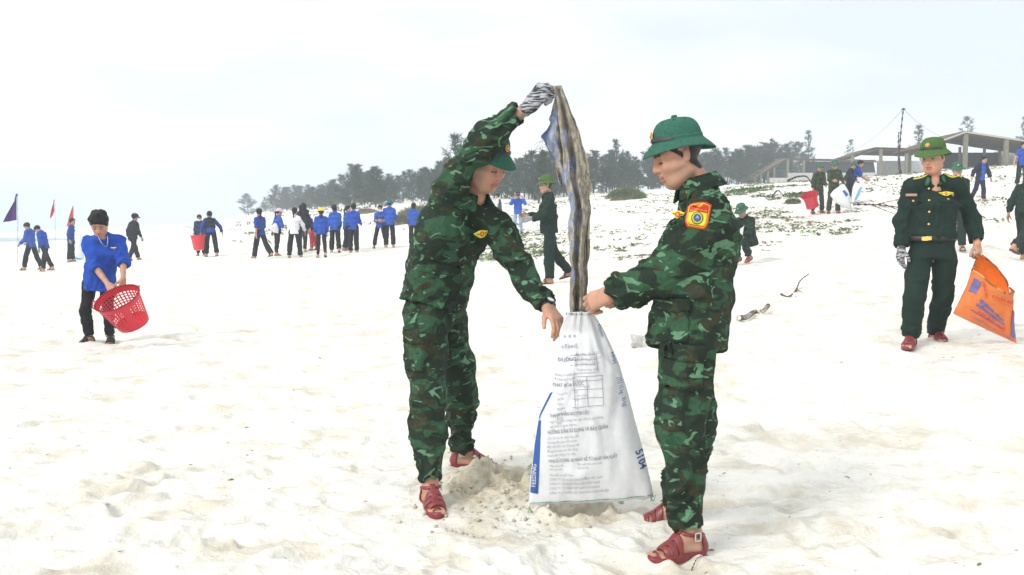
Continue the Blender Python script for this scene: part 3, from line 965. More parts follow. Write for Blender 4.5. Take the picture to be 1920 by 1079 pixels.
def hair_mesh(J, P, root, o):
    st = P.get('hair')
    if not st: return
    c, F, Lf, U, hs = J['head'], J['hF'], J['hL'], J['hU'], J['hs']
    Pp = lambda f, l, u: c + hs * (F * f + Lf * l + U * u)
    R = np.stack([F, Lf, U], 1)
    thick = P.get('hair_t', .011)
    pr = [(prim_ell(Pp(-.006, 0, .042), (A(.100, .079, .085) + thick) * hs, R), .01)]
    if st == 'mop':
        for (f, l, u, r) in ((.07, .03, .085, .038), (.07, -.035, .082, .036), (.03, 0, .115, .042), (-.04, .03, .1, .045), (-.05, -.03, .09, .045), (.03, .06, .07, .036), (.02, -.062, .07, .036), (.085, 0, .075, .03)):
            pr.append((prim_ell(Pp(f, l, u), A(1, 1, .9) * r * hs, R), .02))
    G = grid_for([p for p, k in pr], P.get('res', .01) * .8, .02)
    for p, k in pr: G.add(p, k)
    n = nrm(F * .72 - U * .7)
    back = F * -1
    G.cut(c + hs * (F * .085 + U * (.066 if st != 'mop' else .05)), n, .5)
    tail = []
    bd = Pp(-.095, 0, .03)
    dn = A(0, 0, -1)
    if st == 'ponytail':
        tail = [prim_cap(bd, bd - F * .03 * hs + dn * .05, .024, .028), prim_cap(bd - F * .03 * hs + dn * .05, bd - F * .035 * hs + dn * .24, .030, .014)]
    elif st == 'long':
        tail = [prim_loft(Pp(-.06, 0, .0), Pp(-.085, 0, 0) + dn * .27, Lf, Lf, .07, .03, .055, .022)]
    elif st == 'bun':
        tail = [prim_ell(bd - F * .01, A(.035, .04, .035))]
    V, Q = G.mesh()
    if tail:
        G2 = grid_for(pr and [p for p, k in pr] + tail, P.get('res', .01), .02)
        for p, k in pr: G2.add(p, k)
        G2.cut(c + hs * (F * .085 + U * .066), n, .5)
        for p in tail: G2.add(p, .015)
        V, Q = G2.mesh()
    V, Q = biggest(V, Q)
    N = vnormals(V, Q)
    qq = (V - c)
    V = V + N * (noise3(np.stack([qq @ F * 25, qq @ Lf * 60, qq @ U * 25], 1), 3) * .004)[:, None]
    obj('hair', mesh_np('hair', V - o, Q, HAIR), root)

def shirt_mesh(J, P, root, o):
    S = P['shirt']
    s = J['s']; w = S.get('w', 1.0) * s; dpt = S.get('d', 1.0) * s
    ls, lh = lats(J)
    ch, pv, nk = J['chest'], J['hips'], J['neck']
    up = nrm(ch - pv)
    hem = J.get('hem', pv - up * S.get('hem', .12) * s)
    waist = J.get('waist', pv * .55 + ch * .45)
    lm = nrm(ls + lh)
    tp = ch + (nk - ch) * .55
    a = S.get('a', (.185, .170, .195, .165)); b = S.get('b', (.145, .128, .135, .085))
    L = [(prim_loft(hem, waist, lh, lm, a[0] * w, b[0] * dpt, a[1] * w, b[1] * dpt), .03),
         (prim_loft(waist, ch, lm, ls, a[1] * w, b[1] * dpt, a[2] * w, b[2] * dpt), .06),
         (prim_loft(ch, tp, ls, ls, a[2] * w, b[2] * dpt, a[3] * w * .62, b[3] * dpt * .85), .07),
         (prim_cap(J['shL'] * .85 + nk * .15, nk, .062 * s, .065 * s), .05), (prim_cap(J['shR'] * .85 + nk * .15, nk, .062 * s, .065 * s), .05)]
    r = S.get('r', (.082, .07, .058)); e = S.get('end', (.93, .93))
    G = None
    arms = []
    for i, q in enumerate('LR'):
        sh, el, wr = J['sh' + q], J['el' + q], J['wr' + q]
        arms.append(prim_cap(sh, el, r[0] * s, r[1] * s))
        if e[i] > 0: arms.append(prim_cap(el, el + (wr - el) * (e[i] + .12), r[1] * s, r[2] * s))
    G = grid_for([p for p, k in L] + arms + J.get('extra', []), P.get('cres', .016))
    for p, k in L: G.add(p, k)
    for p in arms: G.add(p, .045)
    for p in J.get('extra', []): G.add(p, .06)
    for i, q in enumerate('LR'):
        sh, el, wr = J['sh' + q], J['el' + q], J['wr' + q]
        if e[i] > 0:
            d = nrm(wr - el); c = el + (wr - el) * e[i]
        else:
            d = nrm(el - sh); c = sh + (el - sh) * (1 + e[i])
        G.cut(c, d, .15)
        G.sub(prim_cap(c - d * .035, c + d * .02, .034 * s, (r[2] if e[i] > 0 else r[1]) * s * .86), .004)
    if not S.get('tuck'):
        hn = hem - waist
        G.cut(hem, J.get('hem_n', hn), .45)
    # open neck
    fwd = J['fwd']
    G.sub(prim_cap(nk + fwd * .0 * s, nk + nrm(nk - ch) * .12, .056 * s, .075 * s), .01)
    if J.get('headclear'): G.sub(prim_ell(J['head'] - J['hU'] * .03, A(.112, .112, .15) * J['hs']), .02)
    if S.get('v', 0): G.sub(prim_ell(nk + fwd * .085 * s + up * .0, A(.05, .05, .05) * s), .02)
    V, Q = G.mesh(); V, Q = biggest(V, Q)
    if P.get('cres', .016) < .012: V = relax(V, Q, 1, .4)
    N = vnormals(V, Q)
    am = S.get('fold', .009)
    segs = [(hem, waist, .15, am * .9, .30, .9), (waist, ch, .15, am * .8, .22, .8), (ch, nk, .14, am * .5, .25, .5)]
    for i, q in enumerate('LR'):
        segs += [(J['sh' + q], J['el' + q], .075 * s, am * .9, .11, .45)]
        if e[i] > 0: segs += [(J['el' + q], J['wr' + q], .065 * s, am, .085, .35)]
    V = folds(V, N, segs, P.get('seed', 1))
    so = obj('shirt' if S.get('name') is None else S['name'], mesh_np('shirt', V - o, Q, S['mat']), root)
    # collar: a folded band round the neck
    if S.get('collar', True):
        cn = nrm(J['jaw'] - nk) if 'jaw' in J else up
        cn = nrm(cn * .5 + up * .5)
        f2 = nrm(fwd - (fwd @ cn) * cn); l2 = np.cross(cn, f2)
        kk = 26; Vc = []; Fc = []
        c0 = nk + cn * S.get('collar_up', .012) * s
        rb = S.get('collar_r', .066) * s
        prof = lambda fr: [(1.0, -.02), (.97, .028), (1.04, .036), (1.22 + .1 * fr, .012 - .004 * fr), (1.45 + .22 * fr, -.02 - .022 * fr), (1.42 + .2 * fr, -.027 - .022 * fr), (1.12, .006)]
        for i in range(kk + 1):
            th = math.radians(S.get('collar_gap', 22)) + (2 * math.pi - 2 * math.radians(S.get('collar_gap', 22))) * i / kk
            fr = max(0, math.cos(th))**2
            for (rr, zz) in prof(fr):
                Vc.append(c0 + (f2 * math.cos(th) * 1.05 + l2 * math.sin(th)) * rb * rr + cn * zz * s * 1.05)
        m = 7
        for i in range(kk):
            for j in range(m - 1):
                a_ = i * m + j
                Fc.append((a_, a_ + 1, a_ + 1 + m, a_ + m))
        for e_ in (0, kk):
            ids = [e_ * m + j for j in range(m)]
            Fc.append(ids if e_ == 0 else ids[::-1])
        obj('collar', mesh_np('collar', np.array(Vc) - o, Fc, S.get('collar_mat', S['mat'])), so)
    return so, bvh_of(V, Q), V

def pants_mesh(J, P, root, o):
    T = P['pants']; s = J['s']
    ls, lh = lats(J)
    r = T.get('r', (.095, .075, .062))
    top = J['hips'] + nrm(J['chest'] - J['hips']) * T.get('rise', .11) * s
    L = [(prim_loft(J['hips'] - nrm(J['chest'] - J['hips']) * .03, top, lh, lh, T.get('hw', .165) * s, T.get('hd', .13) * s, T.get('ww', .15) * s, T.get('wd', .115) * s), .04)]
    legs = {}
    e = T.get('end', .93)
    for q in 'LR':
        hp, kn, an = J['hip' + q], J['kn' + q], J['an' + q]
        legs[q] = [(prim_cap(hp, kn, r[0] * s, r[1] * s), .03), (prim_cap(kn, kn + (an - kn) * (e + .12), r[1] * s, r[2] * s), .02)]
    G = grid_for([p for p, k in L] + [p for q in 'LR' for p, k in legs[q]], P.get('cres', .016))
    GL = {}
    for q in 'LR':
        g = Grid(G.lo + 3 * G.h, G.lo + (G.n - 1) * G.h - 3 * G.h, G.h)
        g.d = np.full(G.n, .25, np.float32); g.lo, g.n, g.ax = G.lo, G.n, G.ax
        for p, k in legs[q]: g.add(p, k)
        kn, an = J['kn' + q], J['an' + q]
        c = kn + (an - kn) * e; d = nrm(an - kn)
        g.cut(c, d, .14)
        g.sub(prim_cap(c - d * .03, c + d * .02, .034 * s, r[2] * s * .88), .004)
        GL[q] = g
    for p, k in L: G.add(p, k)
    legd = smin(GL['L'].d, GL['R'].d, .012)
    G.d = smin(G.d, legd, .05).astype(np.float32)
    V, Q = G.mesh(); V, Q = biggest(V, Q)
    if P.get('cres', .016) < .012: V = relax(V, Q, 1, .4)
    N = vnormals(V, Q)
    am = T.get('fold', .008)
    segs = [(J['hips'], top, .15, am * .4, .25, .5)]
    for q in 'LR':
        segs += [(J['hip' + q], J['kn' + q], r[0] * s * .9, am * .75, .15, .6), (J['kn' + q], J['an' + q], r[1] * s * .9, am, T.get('lam', .10), .35)]
    V = folds(V, N, segs, P.get('seed', 1) + 90)
    po = obj('trousers', mesh_np('trousers', V - o, Q, T['mat']), root)
    return po, bvh_of(V, Q), V

def cap_hat(J, root, o, m):
    c, F, Lf, U = J['head'], J['hF'], J['hL'], J['hU']; s = J['hs']
    c2 = c + U * .045 * s
    def fn(th, r, z):
        ex = max(r - 1, 0) * (max(math.cos(th), 0)**1.2) * 1.0
        rr = min(r, 1.0) + ex
        return c2 + s * (F * rr * .121 * math.cos(th) + Lf * rr * .102 * math.sin(th) + U * (z - ex * .05)) - o
    V, Fc = lathe_shell([(.001, .104), (.4, .098), (.7, .078), (.92, .042), (1.0, 0), (1.3, -.004), (1.6, -.012), (1.6, -.017), (1.3, -.010), (.97, -.006), (.6, .05), (.001, .07)], 28, fn)
    return obj('cap', mesh_np('cap', V, Fc, m), root)

def person(J, P, label, group=None, extra=None, cat='person'):
    o = J['base']
    root = empty('person', o)
    tag(root, label, cat, group)
    build_body(J, P, root, o)
    ret = {'root': root, 'o': o, 'J': J}
    ret['shirt'], ret['sb'], ret['sv'] = shirt_mesh(J, P, root, o)
    ret['pants'], ret['pb'], ret['pv'] = pants_mesh(J, P, root, o)
    hair_mesh(J, P, root, o)
    ft = P.get('feet')
    if ft:
        for q in 'LR':
            bk = ft.get('buckle')
            sandal(root, o, J['an' + q], J['toe' + q], J['s'] * 1.02, ft['mat'], ft.get('h', .008), (bk if q == 'L' else -bk) if bk else None, ft.get('slip', False))
    hat = P.get('hat')
    if hat == 'helmet':
        ret['helmet'] = helmet(root, o, J, P['hat_mat'], P.get('hat_s', 1.0), 48 if P.get('res', .01) < .006 else 26, P.get('hat_tilt', 0), P.get('res', .01) < .006, P.get('res', .01) < .009, P.get('hat_badge', True), P.get('hat_lift', 0))
    elif hat == 'cap': cap_hat(J, root, o, P['hat_mat'])
    if P.get('mask'):
        c, F, Lf, U, hs = J['head'], J['hF'], J['hL'], J['hU'], J['hs']
        R = np.stack([F, Lf, U], 1)
        pr = prim_ell(c + hs * (F * .055 - U * .05), A(.058, .066, .052) * hs, R)
        G = grid_for([pr], .008, .02); G.add(pr, 0); G.cut(c + hs * F * .025, -F, .3)
        V, Q = G.mesh()
        obj('face_mask', mesh_np('face_mask', V - o, Q, mat('mask_white', (.75, .75, .76), .8)), root)
    for q, m in P.get('gloves', {}).items():
        pr = J['hand' + q]
        G = grid_for([p for p, k in pr], max(.0035, P.get('res', .01) * .8), .02)
        for p, k in pr: G.add(p, k, .0028)
        w = J['wr' + q]; d = nrm(w - J['el' + q])
        G.add(prim_cap(w - d * .045, w + d * .01, .033 * J['s'], .031 * J['s']), .012)
        G.cut(w - d * .04, -d, .09)
        V, Q = G.mesh(); V, Q = biggest(V, Q)
        obj('glove', mesh_np('glove', V - o, Q, m), root)
    return ret

# ------------------------------------------------------------------ poses
def finish(J):
    J['jaw'] = J['head'] - J['hU'] * .055 * J['hs']
    return J
RELAX = ((18, 25, 15), (22, 30, 18), (26, 34, 20), (30, 38, 22))
FIST = ((70, 90, 50), (75, 92, 52), (78, 92, 52), (80, 92, 52))
def fk(base, H, yaw, lean=4, legs=((6, 4, 3), (-6, 8, 3)), arms=((2, 8, 12), (2, 8, 12)), head=(5, 0), hs=None, shrug=0, twist=0, grip=(0, 0), sway=0):
    """joint positions from body height, facing (0 faces the camera, 90 faces right in the picture) and joint angles.
    legs/arms: (left, right); leg=(forward, knee bend, out), arm=(forward, out, elbow[, inward])"""
    R = math.radians; s = H / 1.70
    y = R(yaw)
    fwd = A(math.sin(y), -math.cos(y), 0); lf = A(math.cos(y), math.sin(y), 0); U = A(0, 0, 1)
    J = {'s': s, 'hs': hs or s * 1.10, 'fwd': fwd}
    le = R(lean)
    S = U * math.cos(le) + fwd * math.sin(le)
    tw = R(twist)
    lf2 = lf * math.cos(tw) + fwd * math.sin(tw)
    f2 = fwd * math.cos(tw) - lf * math.sin(tw)
    F2 = nrm(f2 - (f2 @ S) * S)
    pv = A(0, 0, 0)
    J['hips'] = pv
    J['chest'] = pv + S * .33 * s; J['neck'] = pv + S * .50 * s
    pos = {}
    for i, (q, sg) in enumerate((('L', 1), ('R', -1))):
        f, k, ou = [R(v) for v in legs[i]]
        J['hip' + q] = pv + lf * .088 * sg * s - U * .03 * s
        d = (-U * math.cos(f) + fwd * math.sin(f)) * math.cos(ou) + lf * sg * math.sin(ou)
        J['kn' + q] = J['hip' + q] + d * .42 * s
        g = f - k
        d = (-U * math.cos(g) + fwd * math.sin(g)) * math.cos(ou * .6) + lf * sg * math.sin(ou * .6)
        J['an' + q] = J['kn' + q] + d * .41 * s
        to = -max(0, (math.degrees(k) - math.degrees(max(f, 0)) - 8)) * .85
        td = fwd * math.cos(R(to)) + U * math.sin(R(to)) + lf * sg * .12
        J['toe' + q] = nrm(td)
        a = arms[i]
        f, ou, el = R(a[0]), R(a[1]), R(a[2]); inn = R(a[3]) if len(a) > 3 else 0
        J['sh' + q] = pv + S * (.432 + shrug) * s + lf2 * .158 * sg * s
        d = (-S * math.cos(f) + F2 * math.sin(f)) * math.cos(ou) + lf2 * sg * math.sin(ou)
        J['el' + q] = J['sh' + q] + d * .275 * s
        f3 = f + el
        d = (-S * math.cos(f3) + F2 * math.sin(f3)) * math.cos(ou * .5 - inn) + lf2 * sg * math.sin(ou * .5 - inn)
        J['wr' + q] = J['el' + q] + d * .245 * s
        out = lf2 * sg
        nn = nrm(out - (out @ d) * d)
        J['hand' + q] = hand_prims(J['wr' + q], d, nn, F2 if abs(F2 @ d) < .9 else U, s, FIST if grip[i] else RELAX, (.6, .55, .35))
    hp, hy = R(head[0] + lean * .3), R(head[1]) + tw * .5
    hf = fwd * math.cos(hy) - lf * math.sin(hy)
    hu = U * math.cos(hp) + hf * math.sin(hp); hf = hf * math.cos(hp) - U * math.sin(hp)
    J['hF'], J['hL'], J['hU'] = basis(hf, hu)
    J['head'] = J['neck'] + nrm(S * .6 + hu * .4) * .105 * s + J['hU'] * .052 * J['hs'] + J['hF'] * .028 * s
    low = min(J['anL'][2] - (.086 if J['toeL'][2] > -.1 else .1 + .17 * -J['toeL'][2]) * s, J['anR'][2] - (.086 if J['toeR'][2] > -.1 else .1 + .17 * -J['toeR'][2]) * s)
    mid = (J['anL'] + J['anR']) / 2
    sft = np.asarray(base, float) - A(mid[0], mid[1], low)
    def mv(p): return p + sft
    for k in list(J):
        if k[:2] in ('hi', 'ch', 'ne', 'sh', 'el', 'wr', 'kn', 'an') or k == 'head':
            if not k.startswith('hand'): J[k] = J[k] + sft
    for q in 'LR':
        i = 0 if q == 'L' else 1
        d = nrm(J['wr' + q] - J['el' + q]); out = lf2 * (1 if q == 'L' else -1)
        nn = nrm(out - (out @ d) * d)
        J['hand' + q] = hand_prims(J['wr' + q] , d, nn, F2 if abs(F2 @ d) < .9 else U, s, FIST if grip[i] else RELAX, (.6, .55, .35))
    J['base'] = np.asarray(base, float)
    return finish(J)
# ================================================================== THE TWO SOLDIERS IN FRONT
CAMO_A = camo('camouflage_cloth', 0.0)
CAMO_B = camo('camouflage_cloth_far', 5.0, 1.0)
HELM_D = mat('helmet_dark_green', (.036, .118, .085), .9, .12, noise=(90, .18), bump=(260, .25, .002))
HELM_L = mat('helmet_light_green', (.066, .130, .040), .9, .12, noise=(60, .15), bump=(200, .2, .002))
SANDAL = mat('oxblood_rubber', (.19, .024, .026), .38, .5, noise=(30, .15))
SANDAL2 = mat('brown_leather', (.10, .035, .025), .5, .4)
KNIT = None
def knit(name, axis_scale=(60, 60, 60)):
    m = bpy.data.materials.new(name); m.use_nodes = True
    nt = m.node_tree; N, L = nt.nodes, nt.links; b = N['Principled BSDF']; b.inputs['Roughness'].default_value = .95
    tc = N.new('ShaderNodeTexCoord')
    mp = N.new('ShaderNodeMapping'); mp.inputs['Rotation'].default_value = (0, .68, .2); mp.inputs['Scale'].default_value = (14, 14, 95)
    L.new(tc.outputs['Object'], mp.inputs['Vector'])
    nz = N.new('ShaderNodeTexNoise'); nz.inputs['Scale'].default_value = 1.6; nz.inputs['Detail'].default_value = 3; nz.inputs['Distortion'].default_value = .6
    L.new(mp.outputs['Vector'], nz.inputs['Vector'])
    r = N.new('ShaderNodeValToRGB'); e = r.color_ramp.elements
    e[0].position = .44; e[0].color = (.03, .03, .04, 1); e[1].position = .56; e[1].color = (.42, .42, .44, 1)
    L.new(nz.outputs['Fac'], r.inputs['Fac']); L.new(r.outputs['Color'], b.inputs['Base Color'])
    bp = N.new('ShaderNodeBump'); bp.inputs['Strength'].default_value = .8; bp.inputs['Distance'].default_value = .004
    L.new(nz.outputs['Fac'], bp.inputs['Height']); L.new(bp.outputs['Normal'], b.inputs['Normal'])
    return m
KNIT = knit('melange_knit')
PAPERW = mat('print_white', (.75, .75, .75), .7)
YEL = mat('emblem_yellow', (.70, .62, .04), .6)
REDC = mat('emblem_red', (.62, .05, .02), .6)
BLUEC = mat('emblem_blue', (.06, .12, .32), .6)
GRN = mat('emblem_green', (.03, .10, .05), .6)
BTN = mat('dark_button', (.02, .035, .025), .4, .5)

def frame_on(bvh, c, n, up, w, h):
    """a stiff flat spot resting on the cloth: centre, right, up, normal"""
    n = nrm(n); up = np.asarray(up, float); up = nrm(up - (up @ n) * n); rt = np.cross(up, n); c = np.asarray(c, float); best = []
    for i in (-.9, -.4, 0, .4, .9):
        for j in (-.9, 0, .9):
            hit = shoot(bvh, c + rt * i * w / 2 + up * j * h / 2 + n * .12, n, .3)
            if hit is not None: best.append((hit - c) @ n)
    return c + n * (np.percentile(best, 88) if best else 0), rt, up, n
def flat(name, parent, o, m, fr, pts, off, th=.012):
    """thin plate of the given outline (metres in the frame), fanned from its centre"""
    c, rt, up, n = fr; k = len(pts); P = [rt * a + up * b for a, b in pts]
    V = [c + n * off + sum(P) / k] + [c + n * off + p for p in P] + [c + n * (off - th) + p for p in P]
    F = []
    for i in range(k):
        j = (i + 1) % k; F += [(0, 1 + i, 1 + j), (1 + i, 1 + k + i, 1 + k + j, 1 + j)]
    return obj(name, mesh_np(name, np.array(V) - o, F, m, False), parent)
def ring(r, k=16, sx=1.0): return [(math.cos(6.2832 * i / k) * r * sx, math.sin(6.2832 * i / k) * r) for i in range(k)]
def star5(r): return [(math.cos(math.pi/2 + math.pi*i/5) * r * (1 if i % 2 == 0 else .4), math.sin(math.pi/2 + math.pi*i/5) * r * (1 if i % 2 == 0 else .4)) for i in range(10)]
def wing_badge(parent, o, bvh, c, n, up, w, h, base=YEL):
    """flat winged badge with a red disc in the middle"""
    fr = frame_on(bvh, c, n, up, w, h)
    W, H = w / 2, h / 2
    out = [(-W, H * .55), (-W * .5, H * .75), (-W * .2, H), (W * .2, H), (W * .5, H * .75), (W, H * .55), (W * .8, 0), (W * .55, -H * .4), (W * .2, -H), (-W * .2, -H), (-W * .55, -H * .4), (-W * .8, 0)]
    b = flat('winged_badge', parent, o, base, fr, out, .004)
    flat('badge_disc', b, o, REDC, fr, ring(h * .36), .0058, .003)
    flat('badge_star', b, o, YEL, fr, star5(h * .22), .0072, .002)
    for q in (-1, 1):
        flat('wing_bar', b, o, GRN, fr, [(q * W * .36, H * .18), (q * W * .82, H * .34), (q * W * .74, H * .1), (q * W * .36, -H * .08)][::q], .0054, .002)
    return b
def pocket(parent, o, bvh, c, n, up, w, h, m, flap=.35, btn=True):
    """patch pocket with a flap"""
    p = put_patch('pocket', parent, o, m, bvh, c, n, up, w, h, .009, 12, 12, thick=.006)
    f = put_patch('pocket_flap', p, o, m, bvh, np.asarray(c) + nrm(up) * h * (.5 - flap / 2 + .02), n, up, w * 1.08, h * flap, .015, 12, 6, lambda u, v: (u, v - (.25 * (1 - abs(u)) if v < 0 else 0)), thick=.004)
    return p
def button_on(parent, o, bvh, p, n, r=.0065, m=BTN, name='button'):
    n = nrm(n); hit = shoot(bvh, np.asarray(p) + n * .12, n, .3)
    if hit is None: return
    up = A(0, 0, 1) - n * n[2]; up = nrm(up); rt = np.cross(up, n); k = 12
    V = [hit + n * .007] + [hit + n * .006 + (rt * math.cos(6.2832*i/k) + up * math.sin(6.2832*i/k)) * r for i in range(k)] + [hit - n * .002 + (rt * math.cos(6.2832*i/k) + up * math.sin(6.2832*i/k)) * r for i in range(k)]
    F = []
    for i in range(k):
        j = (i + 1) % k
        F += [(0, 1+i, 1+j), (1+i, 1+k+i, 1+k+j, 1+j)]
    obj(name, mesh_np(name, np.array(V) - o, F, m, False), parent)

# ---- right soldier, in profile, holding the sack open
def soldier_right():
    J = {'s': 1.02, 'hs': 1.09, 'fwd': nrm(A(-1, -.08, 0))}
    J['hips'] = at(1284, 622, 3.74); J['waist'] = at(1299, 545, 3.74); J['hem'] = at(1286, 652, 3.74); J['chest'] = at(1324, 432, 3.74)
    J['hem_n'] = A(.04, 0, -1)
    J['neck'] = at(1314, 356, 3.74)
    J['head'] = at(1272, 293, 3.74)
    J['hF'], J['hL'], J['hU'] = basis(A(-.93, -.10, -.31), A(0, 0, 1))
    J['shL'] = at(1327, 402, 3.565); J['elL'] = at(1256, 508, 3.60); J['wrL'] = at(1143, 553, 3.72)
    J['shR'] = at(1306, 398, 3.915); J['elR'] = at(1258, 512, 3.95); J['wrR'] = at(1170, 548, 4.02)
    J['hipL'] = at(1290, 640, 3.65); J['knL'] = at(1277, 800, 3.60); J['anL'] = at(1294, 1000, 3.63)
    J['hipR'] = at(1284, 640, 3.84); J['knR'] = at(1300, 795, 3.88); J['anR'] = at(1267, 951, 4.04)
    J['toeL'] = nrm(A(-.92, -.40, 0)); J['toeR'] = nrm(A(-1, .08, 0))
    D = nrm(at(1080, 577, 3.82) - J['wrL'])
    J['handL'] = hand_prims(J['wrL'], D, A(-.12, -.85, .5), A(0, .5, .85), 1.12, ((18, 55, 45), (26, 62, 50), (34, 66, 50), (40, 70, 50)), (.9, .25, .4), 14, .5)
    D2 = nrm(at(1090, 575, 4.05) - J['wrR'])
    J['handR'] = hand_prims(J['wrR'], D2, A(0, .8, .5), A(0, -.4, .9), 1.0, FIST)
    J['base'] = A(at(1290, 1010, 3.75)[0], 3.75, ground_z(at(1290, 1010, 3.75)[0], 3.75))
    finish(J)
    P = {'res': .0042, 'cres': .0072, 'skin': (.47, .255, .17), 'seed': 11, 'eye': -.006, 'stubble': .12,
         'shirt': dict(mat=CAMO_A, name='jacket', w=1.0, d=1.0, a=(.20, .19, .205, .17), b=(.150, .146, .146, .098), r=(.083, .078, .056), end=(.93, .9), fold=.018, collar_r=.072, collar_up=.02),
         'pants': dict(mat=CAMO_A, r=(.106, .092, .056), hw=.17, hd=.145, end=.92, fold=.018, lam=.11),
         'hat': 'helmet', 'hat_mat': HELM_D, 'hat_s': .93, 'hat_tilt': 9,
         'feet': dict(mat=SANDAL, h=.0032, buckle=1)}
    R = person(J, P, 'soldier in camouflage facing left, dark green helmet, holding the white sack', extra=None)
    root, o, sb, pb = R['root'], R['o'], R['sb'], R['pb']
    cam_n = A(.05, -1, .12)
    jk, tr = R['shirt'], R['pants']
    # sleeve shield
    c = at(1309, 399, 3.45); n = nrm(A(-.18, -1, .22)); up = A(.16, 0, 1)
    w, h = 44 / 1663 * 3.5, 47 / 1663 * 3.5
    sh = lambda u, v: (u * (1 if v > -.4 else 1 - .28 * ((-.4 - v) / .6)**2), v * (1 if v < 0 else 1 - 0 * abs(u)) + (.13 * (1 - abs(u)) if v > .3 else 0) * (v - .3) / .7)
    p = put_patch('sleeve_patch', jk, o, REDC, sb, c, n, up, w, h, .0045, 12, 14, sh)
    put_patch('patch_border', p, o, YEL, sb, c, n, up, w * .88, h * .88, .0062, 10, 12, sh)
    put_patch('patch_field', p, o, REDC, sb, c, n, up, w * .82, h * .83, .0074, 10, 12, sh)
    upn = nrm(up - (up @ n) * n); rt = np.cross(upn, n)
    put_patch('patch_lower_field', p, o, YEL, sb, c - upn * h * .13, n, up, w * .78, h * .50, .0088, 10, 10, lambda u, v: (u * (1 if v > -.4 else 1 - .25 * ((-.4 - v) / .6)**2), v))
    circ = lambda u, v: (u * math.sqrt(1 - v * v / 2), v * math.sqrt(1 - u * u / 2))
    put_patch('wreath', p, o, GRN, sb, c - upn * h * .12, n, up, h * .47, h * .47, .0102, 10, 10, circ)
    put_patch('wreath_gold', p, o, YEL, sb, c - upn * h * .12, n, up, h * .40, h * .40, .0114, 10, 10, circ)
    put_patch('emblem_disc', p, o, BLUEC, sb, c - upn * h * .12, n, up, h * .30, h * .30, .0126, 8, 8, circ)
    put_patch('emblem_hill', p, o, mat('emblem_grey', (.35, .4, .42), .6), sb, c - upn * h * .085, n, up, h * .16, h * .10, .0138, 6, 3, lambda u, v: (u * (1 - (v + 1) * .4), v))
    put_patch('patch_star', p, o, YEL, sb, c + upn * h * .36, n, up, h * .09, h * .09, .0090, 4, 4, lambda u, v: (u * (1 - abs(v) * .8), v))
    tv, tf = text2d('BIÊN PHÒNG VIỆT NAM', 1.0)
    tv = (tv - (tv.min(0) + tv.max(0)) / 2); tv = tv * (w * .70 / np.ptp(tv[:, 0]))
    pts = []
    for (a, b) in tv:
        q = c + upn * h * .20 + rt * a + upn * b
        hit = shoot(sb, q + n * .12, n, .3); pts.append((hit if hit is not None else q) + n * .0092)
    to = obj('patch_lettering', mesh_np('patch_lettering', np.array(pts) - o, tf, YEL, False), p); tag(to, kind='stuff')
    # breast pocket, wings, collar tab, epaulette, jacket skirt pocket
    wing_badge(jk, o, sb, at(1269, 402, 3.6), nrm(A(-.55, -.83, .1)), A(.15, .1, 1), .06, .032)
    pocket(jk, o, sb, at(1245, 425, 3.62), nrm(A(-.8, -.6, .1)), A(.1, 0, 1), .10, .11, CAMO_A)
    pocket(jk, o, sb, at(1262, 600, 3.60), nrm(A(-.45, -.9, 0)), A(-.02, 0, 1), .15, .17, CAMO_A, .28)
    pocket(tr, o, pb, at(1283, 690, 3.54), nrm(A(.1, -1, 0)), A(.03, 0, 1), .15, .18, CAMO_A, .34)
    ct = at(1282, 358, 3.62)
    ctab = put_patch('collar_tab', jk, o, mat('tab_green', (.03, .13, .06), .7), sb, at(1283, 362, 3.66), nrm(A(-.6, -.75, .3)), A(.5, 0, 1), .05, .035, .018, 5, 4)
    put_patch('collar_pip', ctab, o, YEL, sb, at(1281, 360, 3.66), nrm(A(-.6, -.75, .3)), A(.5, 0, 1), .022, .022, .021, 6, 6, circ)
    put_patch('epaulette', jk, o, CAMO_A, sb, at(1338, 372, 3.63), nrm(A(.15, -.35, 1)), A(0, 1, .3), .055, .14, .006, 6, 10)
    for (px, py, Y) in ((1285, 437, 3.45), (1308, 494, 3.5)):
        button_on(jk, o, sb, at(px, py, Y), nrm(A(-.1, -1, .1)))
    for (px, py) in ((1176, 541),):
        button_on(jk, o, sb, at(px, py, 3.62), nrm(A(.1, -1, .2)))
    return R
SR = soldier_right()

